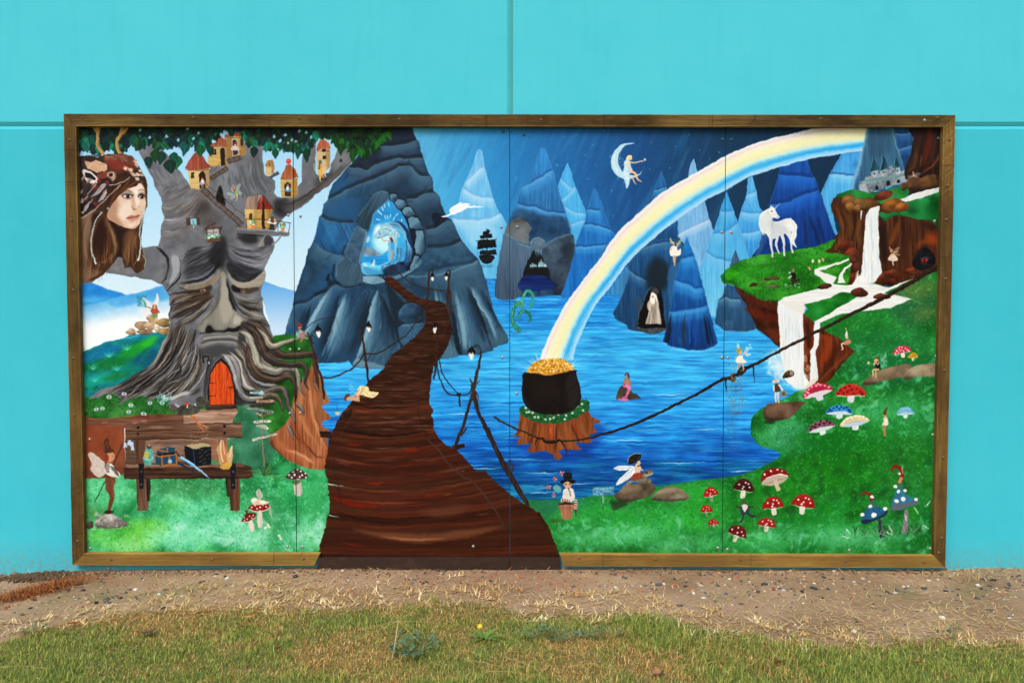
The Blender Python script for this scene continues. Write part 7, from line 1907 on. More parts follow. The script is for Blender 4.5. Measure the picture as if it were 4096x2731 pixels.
# ---- bottom right toadstools
fr('R')
for x,y,w,c,t in [(222,430,125,'a4241c',-10),(184,568,100,'a8261e',-4),(246,678,90,'a0241c',-8)]:
    shroom(x,y,w,0,c,h=w*.6,tilt=t,stem='b8b0ac')
shroom(498,385,178,0,'4c1e1c',h=100,tilt=8); shroom(756,532,180,0,'98221e',h=94,tilt=-6); shroom(1008,520,198,0,'9c2420',h=105,tilt=10); shroom(698,688,158,0,'9a2824',h=72,tilt=8); shroom(440,770,165,0,'6c1a1c',h=88,tilt=20,sp=((-.3,-.4),(-.05,-.75),(.2,-.5),(0,-.25),(.33,-.2)))
fill([(655,320),(660,250),(720,205),(790,195),(860,220),(885,255),(800,250),(700,290)],'8a1c1c',tex='f',amt=5)
fill([(655,320),(700,280),(800,248),(882,262),(830,320),(740,345),(680,340)],'b8ac9c'); ln([(690,285),(790,250),(880,258)],7,'e8e4dc')
for k in range(9):
    ln([(775,305),(680+k*24,330-k*7)],3,'6a5c4c',.6)
ln([(775,300),(800,390)],[34,36],'c8b8a4'); spots([(680,250,9),(735,222,9),(788,208,8),(825,222,7)],8,'f2ece4')
for x,y in [(210,470),(170,600),(235,710),(560,420),(860,430),(880,560),(640,590),(900,530),(650,720),(400,800),(700,390)]:
    el(x,y,46,18,'17591f',-25,.4,fe=12)
fill([(480,520),(545,515),(550,580),(480,590)],'3a4c58'); fill([(485,500),(515,490),(540,520),(515,570),(495,545)],'d8cfc4'); fill([(485,510),(500,470),(535,485),(540,512),(510,500)],'5c5c4c'); ln([(485,530),(450,530),(445,510)],13,'4a4038'); ln([(545,530),(590,525)],13,'4a4038'); ln([(500,585),(490,630),(475,660)],17,'33424e'); ln([(530,580),(570,605),(600,600)],17,'33424e')
# blue curled toadstools
fill([(1510,640),(1540,560),(1570,500),(1580,460),(1610,470),(1650,520),(1735,550),(1720,590),(1640,630),(1560,660),(1525,672)],'2f6a8c',tex='f',amt=6); fill([(1515,640),(1640,620),(1735,555),(1715,600),(1640,635),(1530,675)],'24304c',.9)
fill([(1560,530),(1580,460),(1612,470),(1640,520),(1590,540)],'3c7a5c',.8,fe=6); ln([(1600,470),(1575,420),(1530,405),(1495,435)],[34,26,18,4],'8a2a24'); ln([(1665,630),(1670,720),(1690,790)],[26,34,46],'3a4450')
fill([(1760,530),(1795,420),(1810,340),(1860,330),(1875,400),(1920,440),(2005,475),(1980,500),(1900,530),(1830,555),(1775,550)],'3f7c98',tex='f',amt=6); fill([(1760,530),(1800,500),(1900,490),(2000,480),(1970,510),(1830,555),(1775,552)],'6a7078',.9); fill([(1805,370),(1818,310),(1858,310),(1868,380)],'3f7a58',.8,fe=6)
ln([(1835,320),(1850,260),(1845,205),(1805,180),(1770,200),(1775,235)],[44,34,30,26,18,5],'90201c'); ln([(1835,320),(1848,275)],34,'b89468'); ln([(1855,190),(1862,240)],6,'e8d8d0',.8); ln([(1895,550),(1890,640),(1880,750)],[30,40,60],'8a8088')
spots([(1597,440,17),(1588,520,17),(1520,592,17),(1617,594,22),(1716,540,18),(1801,352,16),(1826,394,16),(1884,390,14),(1868,458,20),(1811,475,17),(1977,464,16),(1832,244,12)],16,'eeeae6')
for k in range(46):
    x = RNG.uniform(1400,2050); y = 770+RNG.uniform(-20,30)-(x-1400)*.03
    t = math.radians(-90+RNG.normal(0,35)); L = RNG.uniform(50,130)
    ln([(x,y),(x+L*.5*math.cos(t),y+L*.55*math.sin(t)),(x+L*math.cos(t),y+L*.9*math.sin(t))],[5,7,2],['5c7a5c','8aa88c','2c4a34','486a4c'][k % 4],.85)
for x,y,a in [(1395,735,50),(1375,785,10),(1760,720,60),(1750,755,20),(2080,500,-40),(1980,560,60),(2060,700,30),(1890,620,70)]:
    for k in range(8):
        t = math.radians(a); el(x+(k-4)*7*math.cos(t)+RNG.normal(0,3),y+(k-4)*7*math.sin(t)+RNG.normal(0,3),6,3.4,'dfe6e0',a,.9)
# ---- pond side: boy with hat on a flower pot,notice board,frog rider
fr('Q')
ln([(345,600),(300,530),(240,440)],5,'2c5a4c'); ln([(395,350),(350,330),(312,340)],5,'3c7a6c'); ln([(300,410),(340,420),(380,480)],5,'3c7a6c')
for x,y,s in [(385,290,34),(312,350,30),(242,438,38),(300,518,30)]:
    for k in range(5):
        t = k*1.257+x; ln([(x,y),(x+s*math.cos(t),y+s*math.sin(t))],[7,13,3],['d88a80','c8685c','e4aca0'][k % 3])
    el(x,y,6,6,'a83a30')
fill([(290,450),(320,415),(370,440),(378,480),(330,490)],'6fa8a4')
fill([(345,610),(515,610),(518,650),(500,668),(490,775),(390,780),(372,670),(350,655)],'a0745c',sm=0,tex='v'); ln([(348,612),(515,612)],14,'3c241c'); ln([(352,660),(516,655)],5,'6a4636',.7); el(340,785,80,18,'5c4a34',a=.5,fe=10)
fill([(395,500),(420,450),(490,450),(515,500),(520,560),(480,590),(400,590)],'d8d4cc',tex='i',amt=6); el(450,412,40,42,'d0a890'); el(432,405,8,6,'2c201c'); el(472,405,8,6,'2c201c'); ln([(455,440),(468,490),(474,535)],8,'5a4638'); ln([(480,430),(495,400)],10,'c08a40'); fill([(395,400),(412,405),(418,425)],'c89c84')
fill([(380,400),(378,370),(520,360),(522,385),(490,400),(450,378),(405,395)],'17181c'); fill([(390,300),(440,285),(488,290),(490,355),(400,362)],'1d1f24',sm=0); ln([(400,320),(480,312)],6,'555c66',.6)
for k in range(10):
    c = ['e6dfd6','7a2020'][k % 2]
    ln([(385+k*9,555+k*2),(380+k*9,592+k*2)],10,c); ln([(510,575+k*10),(550,578+k*10)],10,c)
ln([(400,600),(480,605)],18,'3a2c26'); ln([(528,670),(535,745)],[26,8],'5a4c42')
fill([(702,435),(932,428),(930,515),(705,522)],'4f8aa8',sm=0,tex='h',amt=7); ln([(702,436),(705,522)],4,'1c3a4c'); fill([(806,522),(828,522),(826,605),(810,605)],'8ab0a8',sm=0,tex='v')
text('FROG PARKING ONLY',726,440,18,'dfeef4',12,-1,2.6); text('ALL OTHERS',742,474,18,'eef6fa',16.5,-1,3); text('WILL BE',716,502,17,'dfeef4',14,-2,2.6); text('TOAD',824,494,17,'2c2230',20,-1,3)
fill([(925,245),(980,215),(1080,210),(1165,232),(1100,255),(1000,265)],'d8e0e6',tex='r'); fill([(950,418),(1000,340),(1090,260),(1165,230),(1140,300),(1060,370)],'e0e6ea',tex='r'); ln([(960,405),(1060,310),(1160,235)],3,'7a8890',.8); ln([(930,244),(1050,235),(1160,232)],3,'7a8890',.7)
fill([(1072,170),(1090,120),(1150,90),(1215,90),(1210,130),(1160,180),(1100,198)],'2a2420'); ln([(1072,175),(1085,122),(1150,88),(1216,92)],5,'d8ccc0'); ln([(1155,190),(1175,150),(1200,110)],4,'8a7c6c',.7); ln([(1155,190),(1110,150)],4,'8a7c6c',.7)
fill([(1060,410),(1080,370),(1160,370),(1220,300),(1260,270),(1310,258),(1338,285),(1330,310),(1280,330),(1320,380),(1300,395),(1240,400),(1140,385),(1075,415)],'7c7468',tex='m',amt=14); fill([(1240,300),(1330,295),(1325,312),(1260,325)],'b0a898',.8); el(1270,285,12,9,'4a1c14'); el(1310,262,16,9,'6a6054')
fill([(1150,200),(1190,195),(1215,250),(1190,300),(1150,290)],'d8b8a4'); ln([(1190,225),(1240,265)],13,'dcbca8'); fill([(1100,345),(1160,290),(1225,285),(1220,330),(1170,365),(1120,365)],'9a5038',tex='f',amt=9); el(1190,185,18,18,'d8b4a0'); ln([(1170,175),(1200,168)],16,'c8c4c0'); ln([(1170,220),(1210,215)],8,'2c2624')
# ---- left folk
fr('G')
fill([(880,712),(900,680),(960,640),(1000,632),(1060,660),(1090,705),(1060,720),(1000,728),(930,725)],'5c4240',tex='f',amt=5); spots([(910,692,10),(935,710,9),(960,688,9),(952,662,8),(990,642,8),(1022,655,9),(1035,690,9),(1010,705,9),(1066,672,8),(1072,708,9)],9,'ece6e0')
fill([(965,735),(1020,735),(1030,870),(965,875)],'c0b8ae',tex='v',amt=9); fill([(940,735),(1030,735),(1000,765),(970,780)],'3f5a34',.7,fe=6)
fill([(540,1000),(560,965),(620,950),(700,955),(738,985),(700,1010),(620,1025)],'8a1f20',tex='f',amt=5); ln([(545,1008),(620,1028),(700,1012),(735,990)],8,'e4dcd0'); spots([(568,985),(600,970),(640,988),(670,972),(700,985),(615,1000)],8,'f0e8e0')
fill([(620,1030),(660,1025),(665,1160),(622,1160)],'d0c8bc',tex='v'); fill([(478,1120),(500,1060),(550,1035),(605,1045),(590,1085),(540,1115)],'7c1c1e',tex='f',amt=5); spots([(500,1080),(525,1095),(545,1065),(570,1080),(500,1105),(585,1055)],7,'f0e8e0'); fill([(540,1125),(575,1105),(595,1200),(560,1208)],'d0c8bc',tex='v')
ln([(480,1122),(545,1118),(600,1075)],6,'dcd4c8')
fill([(570,930),(600,900),(640,915),(700,935),(735,940),(700,965),(620,965),(590,970)],'dcbca8'); el(600,930,24,22,'dcb8a4'); fill([(568,915),(600,898),(622,910),(615,925),(585,945)],'e8e2d8'); fill([(645,925),(700,930),(705,950),(655,955)],'efe8de'); fill([(612,850),(630,815),(662,850),(672,880),(650,915),(630,905)],'c4bcb4',.9); ln([(640,900),(630,830)],3,'6a625c',.7); ln([(738,965),(745,1030),(755,1095)],[12,20,4],'a8b0a0',.9); el(520,1020,15,15,'6a4430'); ln([(520,1035),(530,1060)],20,'5a3828')
for x,y in [(695,1172),(718,1145),(728,1168),(820,1252),(835,1278)]:
    for k in range(5):
        el(x+9*math.cos(k*1.257),y+9*math.sin(k*1.257),6,5,'f2f0ea')
    el(x,y,4,4,'c8b050')
# finger post
ln([(660,-60),(668,200),(672,400),(688,670)],[13,13,13,17],'7c7468'); ln([(663,100),(670,400),(684,660)],4,'b0a898',.7)
for p,c,t,x,y,h,ad,sl in [([(555,-75),(650,-82),(655,-95),(690,-68),(658,-45),(650,-55),(555,-55)],'a4c8d2','FAIRY',580,-72,12,12,0),([(550,-32),(670,-38),(672,-20),(555,-10)],'b4b4ac','',0,0,1,1,0),([(610,0),(760,-8),(790,10),(760,22),(612,24)],'c09a8a','MERMAIDS',630,2,13,14,-1),([(545,45),(700,38),(708,62),(550,66)],'5c4c42','DRAGON COVE',556,47,13,13,-1),([(512,72),(540,62),(772,95),(765,122),(530,90)],'8fa098','FAIRY TREE',572,72,18,19,8),([(598,105),(660,125),(658,155),(605,128)],'b8b0a4','TOAD',608,108,16,13,14),([(680,130),(735,110),(735,130),(682,152)],'9c8c70','HALL',686,130,14,12,-14),([(585,185),(735,180),(758,195),(735,208),(588,212)],'c4ccc0','+BELIEVE',600,188,16,15,-1),([(605,222),(700,228),(725,255),(720,275),(612,245)],'c4ccc0','FAIRIES',620,226,15,13,14),([(570,358),(790,300),(815,308),(785,325),(576,382)],'d0d0c2','WILLOW WATERS',584,356,16,15.5,-14)]:
    fill(p,c,sm=0,tex='h',amt=8); ln(p+p[:1],3,'2c2c2a',.6,sm=0)
    if t:
        text(t,x,y,h,'2c2c28',ad,sl,2.4)
for k in range(30):
    t = math.radians(-90+RNG.normal(0,38)); L = RNG.uniform(70,170); x = 690+RNG.normal(0,12)
    ln([(x,690),(x+L*.6*math.cos(t),690+L*.75*math.sin(t)),(x+L*1.1*math.cos(t),690+L*.8*math.sin(t))],[7,7,2],['1c4a30','2c6a44','3a8058','7a8a4c'][k % 4],.9)
# piskie with wand on the rock
fr('F')
rock([(220,1150),(250,1100),(330,1070),(400,1090),(450,1130),(510,1160),(440,1195),(300,1205),(230,1190)],'8c8884',hi=1.4); rock([(130,1190),(150,1150),(195,1140),(205,1180),(170,1205)],'5a4c44')
dabs((220,1080,500,1200),50,40,12,-30,['c8c4c0','55504e','e0dcd8','6a6462'],.6,40,.2)
fill([(155,560),(190,540),(250,580),(305,640),(310,700),(300,740),(250,758),(215,740),(180,690),(185,630)],'d4ccc4',.9,tex='f',amt=6)
for p in ([(300,650),(230,600),(170,570)],[(305,670),(230,660),(185,650)],[(305,690),(250,720),(225,740)]):
    ln(p,4,'a89c94',.7)
ln([(215,980),(300,800),(380,640),(430,530),(460,475),(510,450),(550,470)],[6,7,8,7,6,5,4],'28362c');
for x,y in [(482,480),(515,460),(538,470),(548,505)]:
    fill([(x-10,y-20),(x+10,y-20),(x+16,y+20),(x,y+14),(x-14,y+20)],'bccce8')
ln([(355,760),(345,850),(365,920),(340,1040)],[90,74,44,30],'7c523a',tex='v',amt=6); ln([(375,780),(380,860),(372,930)],12,'a87c5c',.6,fe=4)
fill([(320,640),(360,640),(400,690),(435,730),(425,755),(350,750),(300,710)],'ded8d0');
for k in range(7):
    ln([(345+k*9,660+k*12),(400+k*5,680+k*11)],5,'2c2626')
for k in range(6):
    ln([(300+k*3,655+k*12),(345,640+k*14)],6,'2c2626')
fill([(295,590),(310,540),(350,530),(385,560),(382,600),(350,625),(310,615)],'c89478'); fill([(295,600),(300,560),(325,560),(335,600),(320,620)],'8a4830'); fill([(292,470),(315,415),(335,425),(350,490),(385,535),(340,545),(300,550)],'5a3626',tex='v',amt=9); ln([(320,440),(330,510)],8,'a8785c',.7,fe=2); spots([(372,578,4)],4,'2a1a14')
fill([(300,1055),(340,1040),(370,1055),(385,1030),(380,1060),(340,1075),(305,1070)],'4a2e22')
# fairy on the hillside stones
fr('D')
for x,y,rx,ry,c in [(665,668,58,34,'b09c86'),(770,600,66,52,'9a846c'),(790,668,62,30,'86705c'),(865,600,62,52,'b49c80'),(850,670,44,24,'80685a'),(1010,570,80,48,'94805c'),(940,635,38,34,'b8a894'),(1015,660,60,40,'a08868'),(865,520,40,44,'98806c')]:
    tt = np.linspace(0,6.28,9)[:-1]
    q_ = 1+.16*np.sin(tt*3+x)
    rock([(x+rx*math.cos(a_)*f_,y+ry*math.sin(a_)*f_) for a_,f_ in zip(tt,q_)],c,hi=1.25)
fill([(770,295),(840,325),(900,405),(860,425),(790,375)],'e8e2de',.85); fill([(945,245),(965,320),(945,380),(905,375),(922,310)],'e4e6e8',.9); fill([(755,430),(860,420),(870,450),(800,480)],'ece4e0',.7); fill([(790,470),(865,450),(860,500),(820,505)],'ece4e0',.6)
fill([(890,430),(935,430),(950,480),(940,545),(905,545),(880,490)],'7a9a68'); fill([(870,440),(905,400),(940,420),(970,460),(930,470),(890,470)],'b0604c'); el(915,390,20,24,'d8a890'); ln([(898,375),(893,430)],14,'9a4c34'); ln([(932,375),(940,430)],14,'9a4c34'); fill([(860,500),(900,520),(930,560),(860,560)],'c0a080',.8); el(935,535,18,22,'dcb49c'); ln([(800,395),(850,405),(890,420)],6,'5a4030')
dots((725,275,830,400),130,7,['2f8a8a','3f9c9c','1f7070'],.5,3)
# fishing pixie
fr('E')
ln([(900,345),(960,330),(1010,345)],20,'8d8880'); fill([(900,300),(925,265),(965,275),(975,310),(920,330)],'8ab0b8'); ln([(930,320),(975,295),(960,350),(945,375)],[20,20,16,10],'b87c74'); el(940,240,18,18,'c89484'); fill([(918,240),(920,215),(905,185),(930,205),(958,225),(955,245)],'8a4640'); ln([(925,250),(922,290)],10,'7a3c30'); ln([(955,290),(975,272)],9,'c08878'); ln([(965,278),(1060,200),(1160,160),(1260,150)],[6,6,4,3],'2e2420'); ln([(1260,150),(1290,250),(1330,410)],2.5,'3a3434',.7); ln([(1325,415),(1350,420),(1345,445),(1322,435)],5,'4c423c',.8)
spots([],1,'000000')
# sleeping dancer on the bridge and lotus
fr('I')
ln([(860,1480),(780,1478),(725,1470)],[44,30,24],'d0a484'); fill([(720,1450),(745,1425),(770,1440),(740,1470),(735,1500),(715,1490)],'7a4c30'); fill([(830,1440),(850,1370),(890,1350),(940,1365),(960,1400),(1035,1410),(1040,1430),(980,1465),(900,1440),(870,1440)],'e8d8a8',tex='f',amt=7); ln([(900,1360),(870,1420),(830,1470)],18,'d8ac8c'); ln([(860,1380),(810,1450),(770,1465)],16,'d4a688'); ln([(900,1400),(960,1440),(1010,1430)],5,'b8a878',.8); el(780,1370,22,44,'bfe0f4',-15,.25)
fr('E')
for k in range(6):
    t = math.radians(-90+(k-2.5)*28); ln([(1275,1030),(1275+34*math.cos(t),1022+34*math.sin(t))],[4,12,3],'d8cc98',.9)
ln([(1273,940),(1274,1000)],4,'3a3028',.8)

# ---------------------------------------------------------------- mural: four painted sheets screwed to the wall
fr('S')
CLIP[0] = None


def rectify():
    """the canvas was sketched at an angle: straighten it to sheet metres"""
    src = np.array([(174.8, 290), (2166.5, 291.5), (2145.4, 1275), (193.8, 1270.2)])
    dst = np.array([(-2.4081, 2.4655), (2.3824, 2.4619), (2.3725, .0744), (-2.4036, .0863)])
    A, b = [], []
    for (X, Z), (x, y) in zip(dst, src):
        A += [[X, Z, 1, 0, 0, 0, -x * X, -x * Z], [0, 0, 0, X, Z, 1, -y * X, -y * Z]]
        b += [x, y]
    h = np.linalg.solve(np.array(A), np.array(b))
    gx_, gz_ = np.meshgrid(TX0 + (np.arange(TW) + .5) * TPX, TZ0 + (np.arange(TH) + .5) * TPX)
    d = h[6] * gx_ + h[7] * gz_ + 1
    wob = [blur(RNG.normal(size=(TH, TW)).astype(np.float32), 3) * 2.2 + blur(RNG.normal(size=(TH, TW)).astype(np.float32), 9) * 8 for _ in range(2)]   # unsteady hand
    sx_ = (wob[0] + (h[0] * gx_ + h[1] * gz_ + h[2]) / d - CX0 - .5).clip(0, CW - 1.01)
    sy_ = (wob[1] + (h[3] * gx_ + h[4] * gz_ + h[5]) / d - CY0 - .5).clip(0, CH - 1.01)
    ix, iy = sx_.astype(int), sy_.astype(int)
    fx, fy = (sx_ - ix)[..., None], (sy_ - iy)[..., None]
    return (CAN[iy, ix] * (1 - fx) + CAN[iy, ix + 1] * fx) * (1 - fy) + (CAN[iy + 1, ix] * (1 - fx) + CAN[iy + 1, ix + 1] * fx) * fy


TX0, TZ0, TPX = -2.45, .03, .00235
TW, TH = 2080, 1062
pix = np.ones((TH, TW, 4), np.float32)
pix[..., :3] = (np.clip(rectify(), 0, 255) / 255) ** 1.12
pix[..., :3] = np.clip(pix[..., :3] - .032 * np.sin(2 * np.pi * pix[..., :3]), 0, 1)   # contrast curve: dark tones deepened, pale tones raised
paint = bpy.data.images.new('mural_paint', TW, TH)
paint.pixels.foreach_set(pix.ravel())
paint.update()
paint.pack()
t = NT('mural_paint_film', .5, .1)
im = t.n('TexImage', image=paint, extension='EXTEND')
uvn = t.n('UVMap')
t.l(uvn.outputs[0], im.inputs[0])
v = t.coord()
hsv = t.n('HueSaturation'); hsv.inputs['Saturation'].default_value = 1.0
t.l(im.outputs[0], hsv.inputs['Color'])
speck = t.ramp(t.noise(v, 220, 2, .9), [(.72, (0, 0, 0)), (.78, (.7, .7, .7))])
c = t.mix(speck, hsv.outputs[0], s2l('c9ccc8'))                     # dust and chipped specks
spd = t.ramp(t.noise(v, 70, 2, .9), [(.0, (.25, .25, .25)), (.2, (0, 0, 0))])
t.base(c)
bw = t.n('RGBToBW'); t.l(im.outputs[0], bw.inputs[0])
t.bump(t.mix(.65, bw.outputs[0], t.noise(t.coord(scale=(3, 1, 1)), 120, 4)), .25, .0015)
M_MURAL = t.m
t = NT('sheet_edge', .6, .2); t.base(s2l('2a2c30')); M_EDGE = t.m

YS = -.014                                   # painted face of the sheets


def sheet(x0, x1, z0, z1, y0=YS, y1=-.002):
    v = [(x0, y0, z0), (x1, y0, z0), (x1, y0, z1), (x0, y0, z1), (x0, y1, z0), (x1, y1, z0), (x1, y1, z1), (x0, y1, z1)]
    f = [(0, 1, 2, 3), (1, 5, 6, 2), (5, 4, 7, 6), (4, 0, 3, 7), (3, 2, 6, 7), (4, 5, 1, 0)]
    me = mesh('panel', v, f)
    uv = me.uv_layers.new(name='UVMap')
    for p in me.polygons:
        for li in p.loop_indices:
            q = me.vertices[me.loops[li].vertex_index].co
            uv.data[li].uv = ((q.x - TX0) / (TW * TPX), (q.z - TZ0) / (TH * TPX))
    me.materials.append(M_MURAL); me.materials.append(M_EDGE)
    for p in me.polygons:
        p.material_index = 0 if p.index == 0 else 1
    return me


def dome(name, r, h, n=10, rings=3, dimple=.3):
    """round screw head facing -Y"""
    vs, fs = [], []
    for k in range(rings + 1):
        a = math.pi / 2 * k / rings
        rr, yy = r * math.cos(a), -h * math.sin(a)
        if k == rings:
            rr, yy = r * dimple, -h * .97
        for j in range(n):
            u = 2 * math.pi * j / n
            vs.append((rr * math.cos(u), yy, rr * math.sin(u)))
    for k in range(rings):
        for j in range(n):
            fs.append((k * n + j, k * n + (j + 1) % n, (k + 1) * n + (j + 1) % n, (k + 1) * n + j))
    vs += [(r * dimple * .8 * math.cos(2 * math.pi * j / n), -h * .55, r * dimple * .8 * math.sin(2 * math.pi * j / n)) for j in range(n)]
    b = (rings + 1) * n
    for j in range(n):
        fs.append((rings * n + j, rings * n + (j + 1) % n, b + (j + 1) % n, b + j))
    fs.append(tuple(range(b + n - 1, b - 1, -1)))
    return mesh(name, vs, [q[::-1] for q in fs], True)


t = NT('zinc_screw', .38, .5); t.b.inputs['Metallic'].default_value = .65
t.base(t.mix(t.noise(t.coord(), 300, 3), s2l('c9c6be'), s2l('8f8c84'))); M_ZINC = t.m
t = NT('painted_screw', .5, .4)
t.base(s2l('35566a')); M_PSCREW = t.m
t = NT('rusty_screw', .7, .3); t.b.inputs['Metallic'].default_value = .1
t.base(t.mix(t.noise(t.coord(), 400, 3), s2l('5c4436'), s2l('8a7058'))); M_RUST = t.m
SCREW, PSCREW, RSCREW = dome('screw', .0088, .0062), dome('screw', .0088, .0062), dome('screw', .0078, .006)
SCREW.materials.append(M_ZINC); PSCREW.materials.append(M_PSCREW); RSCREW.materials.append(M_RUST)

mural = empty('mural', (0, 0, .05))
tag(mural, 'painted fairytale mural with tree face, rainbow and bridge on four sheets', 'mural')
SEAMS = [-2.435, -1.2103, -.0121, 1.1812, 2.412]
panels = []
for k in range(4):
    p = obj('panel', sheet(SEAMS[k] + .002, SEAMS[k + 1] - .002, .069, 2.487), None, mural)
    p.location.z = -.05
    panels.append(p)
PS = [(182.6, 327, 1), (190, 489), (662, 329.5), (680, 326), (662, 494), (690, 496.5), (191.5, 800), (666.5, 802.4), (687, 801.6), (665.7, 948.5), (689.8, 948.5), (205.6, 1008.6), (207, 1258.4), (660, 1255), (694, 1255), (1155.6, 303, 1), (1203.5, 309.5, 1), (1151.3, 521.7), (1188, 521), (1660, 320, 1), (1680, 321, 1), (1658, 533.5), (1680, 534), (1658, 821), (1671.7, 822), (1154, 820.7), (1186.6, 902.9), (1649, 1257.4), (1671, 1260.6), (1950.7, 1263), (2137, 1259), (2155, 318, 1), (2146.6, 507.7), (2150, 817.6), (2143, 998), (1087, 1254)]


def on_sheet(x, y):                          # sketch units -> metres on the sheets
    dz = 784 - y
    k = 1829.33
    cp_, sp_ = math.cos(R(1.85)), math.sin(R(1.85))
    tt = (4.45 + YS) / (cp_ + dz / k * sp_)
    return (x - 1176) / k * tt, 1.42 + (dz / k * cp_ - sp_) * tt


for q in PS:
    x, z = on_sheet(q[0], q[1])
    k = min(3, max(0, sum(x > s for s in SEAMS[1:4])))
    s = obj('screw', PSCREW if len(q) > 2 else SCREW, None, panels[k], (x, YS + .0004, z))
    s.rotation_euler = (0, random.Random(x).uniform(0, 3), 0)


# ---------------------------------------------------------------- timber frame of ribbed decking boards
def wood(name, dark, mid, gold, along, pal):
    t = NT(name, .7, .2)
    sc_ = {'x': (.8, 14, 30), 'z': (40, 14, .8)}[along]
    sc2 = {'x': (.5, 1, 1.2), 'z': (1.2, 1, .5)}[along]
    v, v2 = t.coord(scale=sc_), t.coord(scale=sc2)
    c = t.mix(t.ramp(t.noise(v, 5, 6, .7), [(.32, (0, 0, 0)), (.62, (1, 1, 1))]), s2l(mid), s2l(gold))
    c = t.mix(t.ramp(t.noise(v2, 3.1, 5, .7), [(.36, (0, 0, 0)), (.6, (pal, pal, pal))]), c, s2l(dark))
    c = t.mix(t.ramp(t.noise(v, 2.2, 8, .8), [(.56, (0, 0, 0)), (.68, (.8, .8, .8))]), c, s2l(dark))
    sb = {'x': (5, .01, .01), 'z': (.01, .01, 5)}[along]
    c = t.mix(t.ramp(t.noise(t.coord(scale=sb), 3.4, 3, .6), [(.62, (0, 0, 0)), (.66, (.5, .5, .5)), (.7, (0, 0, 0))]), c, s2l('4a2414'))     # sap bands
    kn = t.n('TexVoronoi'); kn.inputs['Scale'].default_value = 1.6; t.l(t.coord(scale={'x': (1, 1, 3.5), 'z': (3.5, 1, 1)}[along]), kn.inputs['Vector'])
    c = t.mix(t.ramp(kn.outputs['Distance'], [(.03, (.9, .9, .9)), (.075, (0, 0, 0))]), c, s2l('2c1a0e'))                                    # knots
    t.base(c)
    t.bump(t.noise(v, 9, 5, .7), .5, .002)
    return t.m


M_TOP = wood('stained_decking', '3a2817', '6e5430', 'a5864a', 'x', .8)
M_SIDE = wood('weathered_decking', '3f2e1b', '6b5030', '9c7c3c', 'z', .75)
M_BOT = wood('yellow_decking', '6c4c28', '977436', 'c09c50', 'x', .55)
OUT = [(-2.460, 2.5266), (2.4324, 2.5198), (2.4209, .0134), (-2.4566, .0288)]
INN = [(-2.3913, 2.4582), (2.3658, 2.4547), (2.3559, .0838), (-2.3868, .0956)]


def lerp2(a, b, t_):
    return (a[0] + (b[0] - a[0]) * t_, a[1] + (b[1] - a[1]) * t_)


def rail(oa, ob, ib, ia, mat, ribs, groove=.006, gap=.0009, yf=-.045, yb=YS - .0004, segs=24):
    """a mitred board: profile from outer to inner edge, swept from end a to end b"""
    pr = [(0, yb), (0, yf + .002), (.012, yf)]
    e = .07
    for k in range(ribs):
        a = e + (1 - 2 * e) * k / ribs
        s_ = (1 - 2 * e) / ribs
        pr += [(a, yf), (a + s_ * .1, yf + groove), (a + s_ * .42, yf + groove), (a + s_ * .52, yf)]
    pr += [(.988, yf), (1, yf + .002), (1, yb)]
    vs = []
    L = math.hypot(ob[0] - oa[0], ob[1] - oa[1])
    rg = random.Random(int((oa[0] + 9) * 1000))
    for j in range(segs + 1):
        q = gap / L + (1 - 2 * gap / L) * j / segs
        wob = rg.uniform(-.0012, .0012)
        for t_, y in pr:
            u = lerp2(lerp2(oa, ia, t_), lerp2(ob, ib, t_), q)
            vs.append((u[0], y + wob, u[1]))
    n = len(pr)
    fs = []
    for j in range(segs):
        for k in range(n - 1):
            fs.append((j * n + k, j * n + k + 1, (j + 1) * n + k + 1, (j + 1) * n + k))
    fs.append(tuple(range(n - 1, -1, -1))); fs.append(tuple(segs * n + k for k in range(n)))
    me = mesh('rail', vs, fs)
    bm_ = bmesh.new(); bm_.from_mesh(me); bmesh.ops.recalc_face_normals(bm_, faces=bm_.faces); bm_.to_mesh(me); bm_.free()
    return obj('rail', me, mat, frame)


frame = empty('timber_surround', (0, 0, 0))
tag(frame, 'brown surround of ribbed timber boards framing the mural', 'frame')
TJ = (1.3395 - OUT[0][0]) / (OUT[1][0] - OUT[0][0])
RJ = (OUT[1][1] - 2.1091) / (OUT[1][1] - OUT[2][1])
LJ = (OUT[0][1] - .4459) / (OUT[0][1] - OUT[3][1])
mid = lambda k, q: (lerp2(OUT[k], OUT[(k + 1) % 4], q), lerp2(INN[k], INN[(k + 1) % 4], q))
(to, ti), (ro, ri) = mid(0, TJ), mid(1, RJ)
lo, li_ = lerp2(OUT[0], OUT[3], LJ), lerp2(INN[0], INN[3], LJ)
r_top = [rail(OUT[0], to, ti, INN[0], M_TOP, 12), rail(to, OUT[1], INN[1], ti, M_TOP, 12)]
r_right = [rail(OUT[1], ro, ri, INN[1], M_SIDE, 15, .002), rail(ro, OUT[2], INN[2], ri, M_SIDE, 15, .002)]
r_left = [rail(OUT[0], lo, li_, INN[0], M_SIDE, 15, .002), rail(lo, OUT[3], INN[3], li_, M_SIDE, 15, .002)]
b1o, b1i = (-1.1038, .0266), (-1.0717, .0946)
b2o, b2i = (.2893, .0236), (.2649, .0925)
r_bot = [rail(OUT[3], b1o, b1i, INN[3], M_BOT, 12), rail(b2o, OUT[2], INN[2], b2i, M_BOT, 12)]
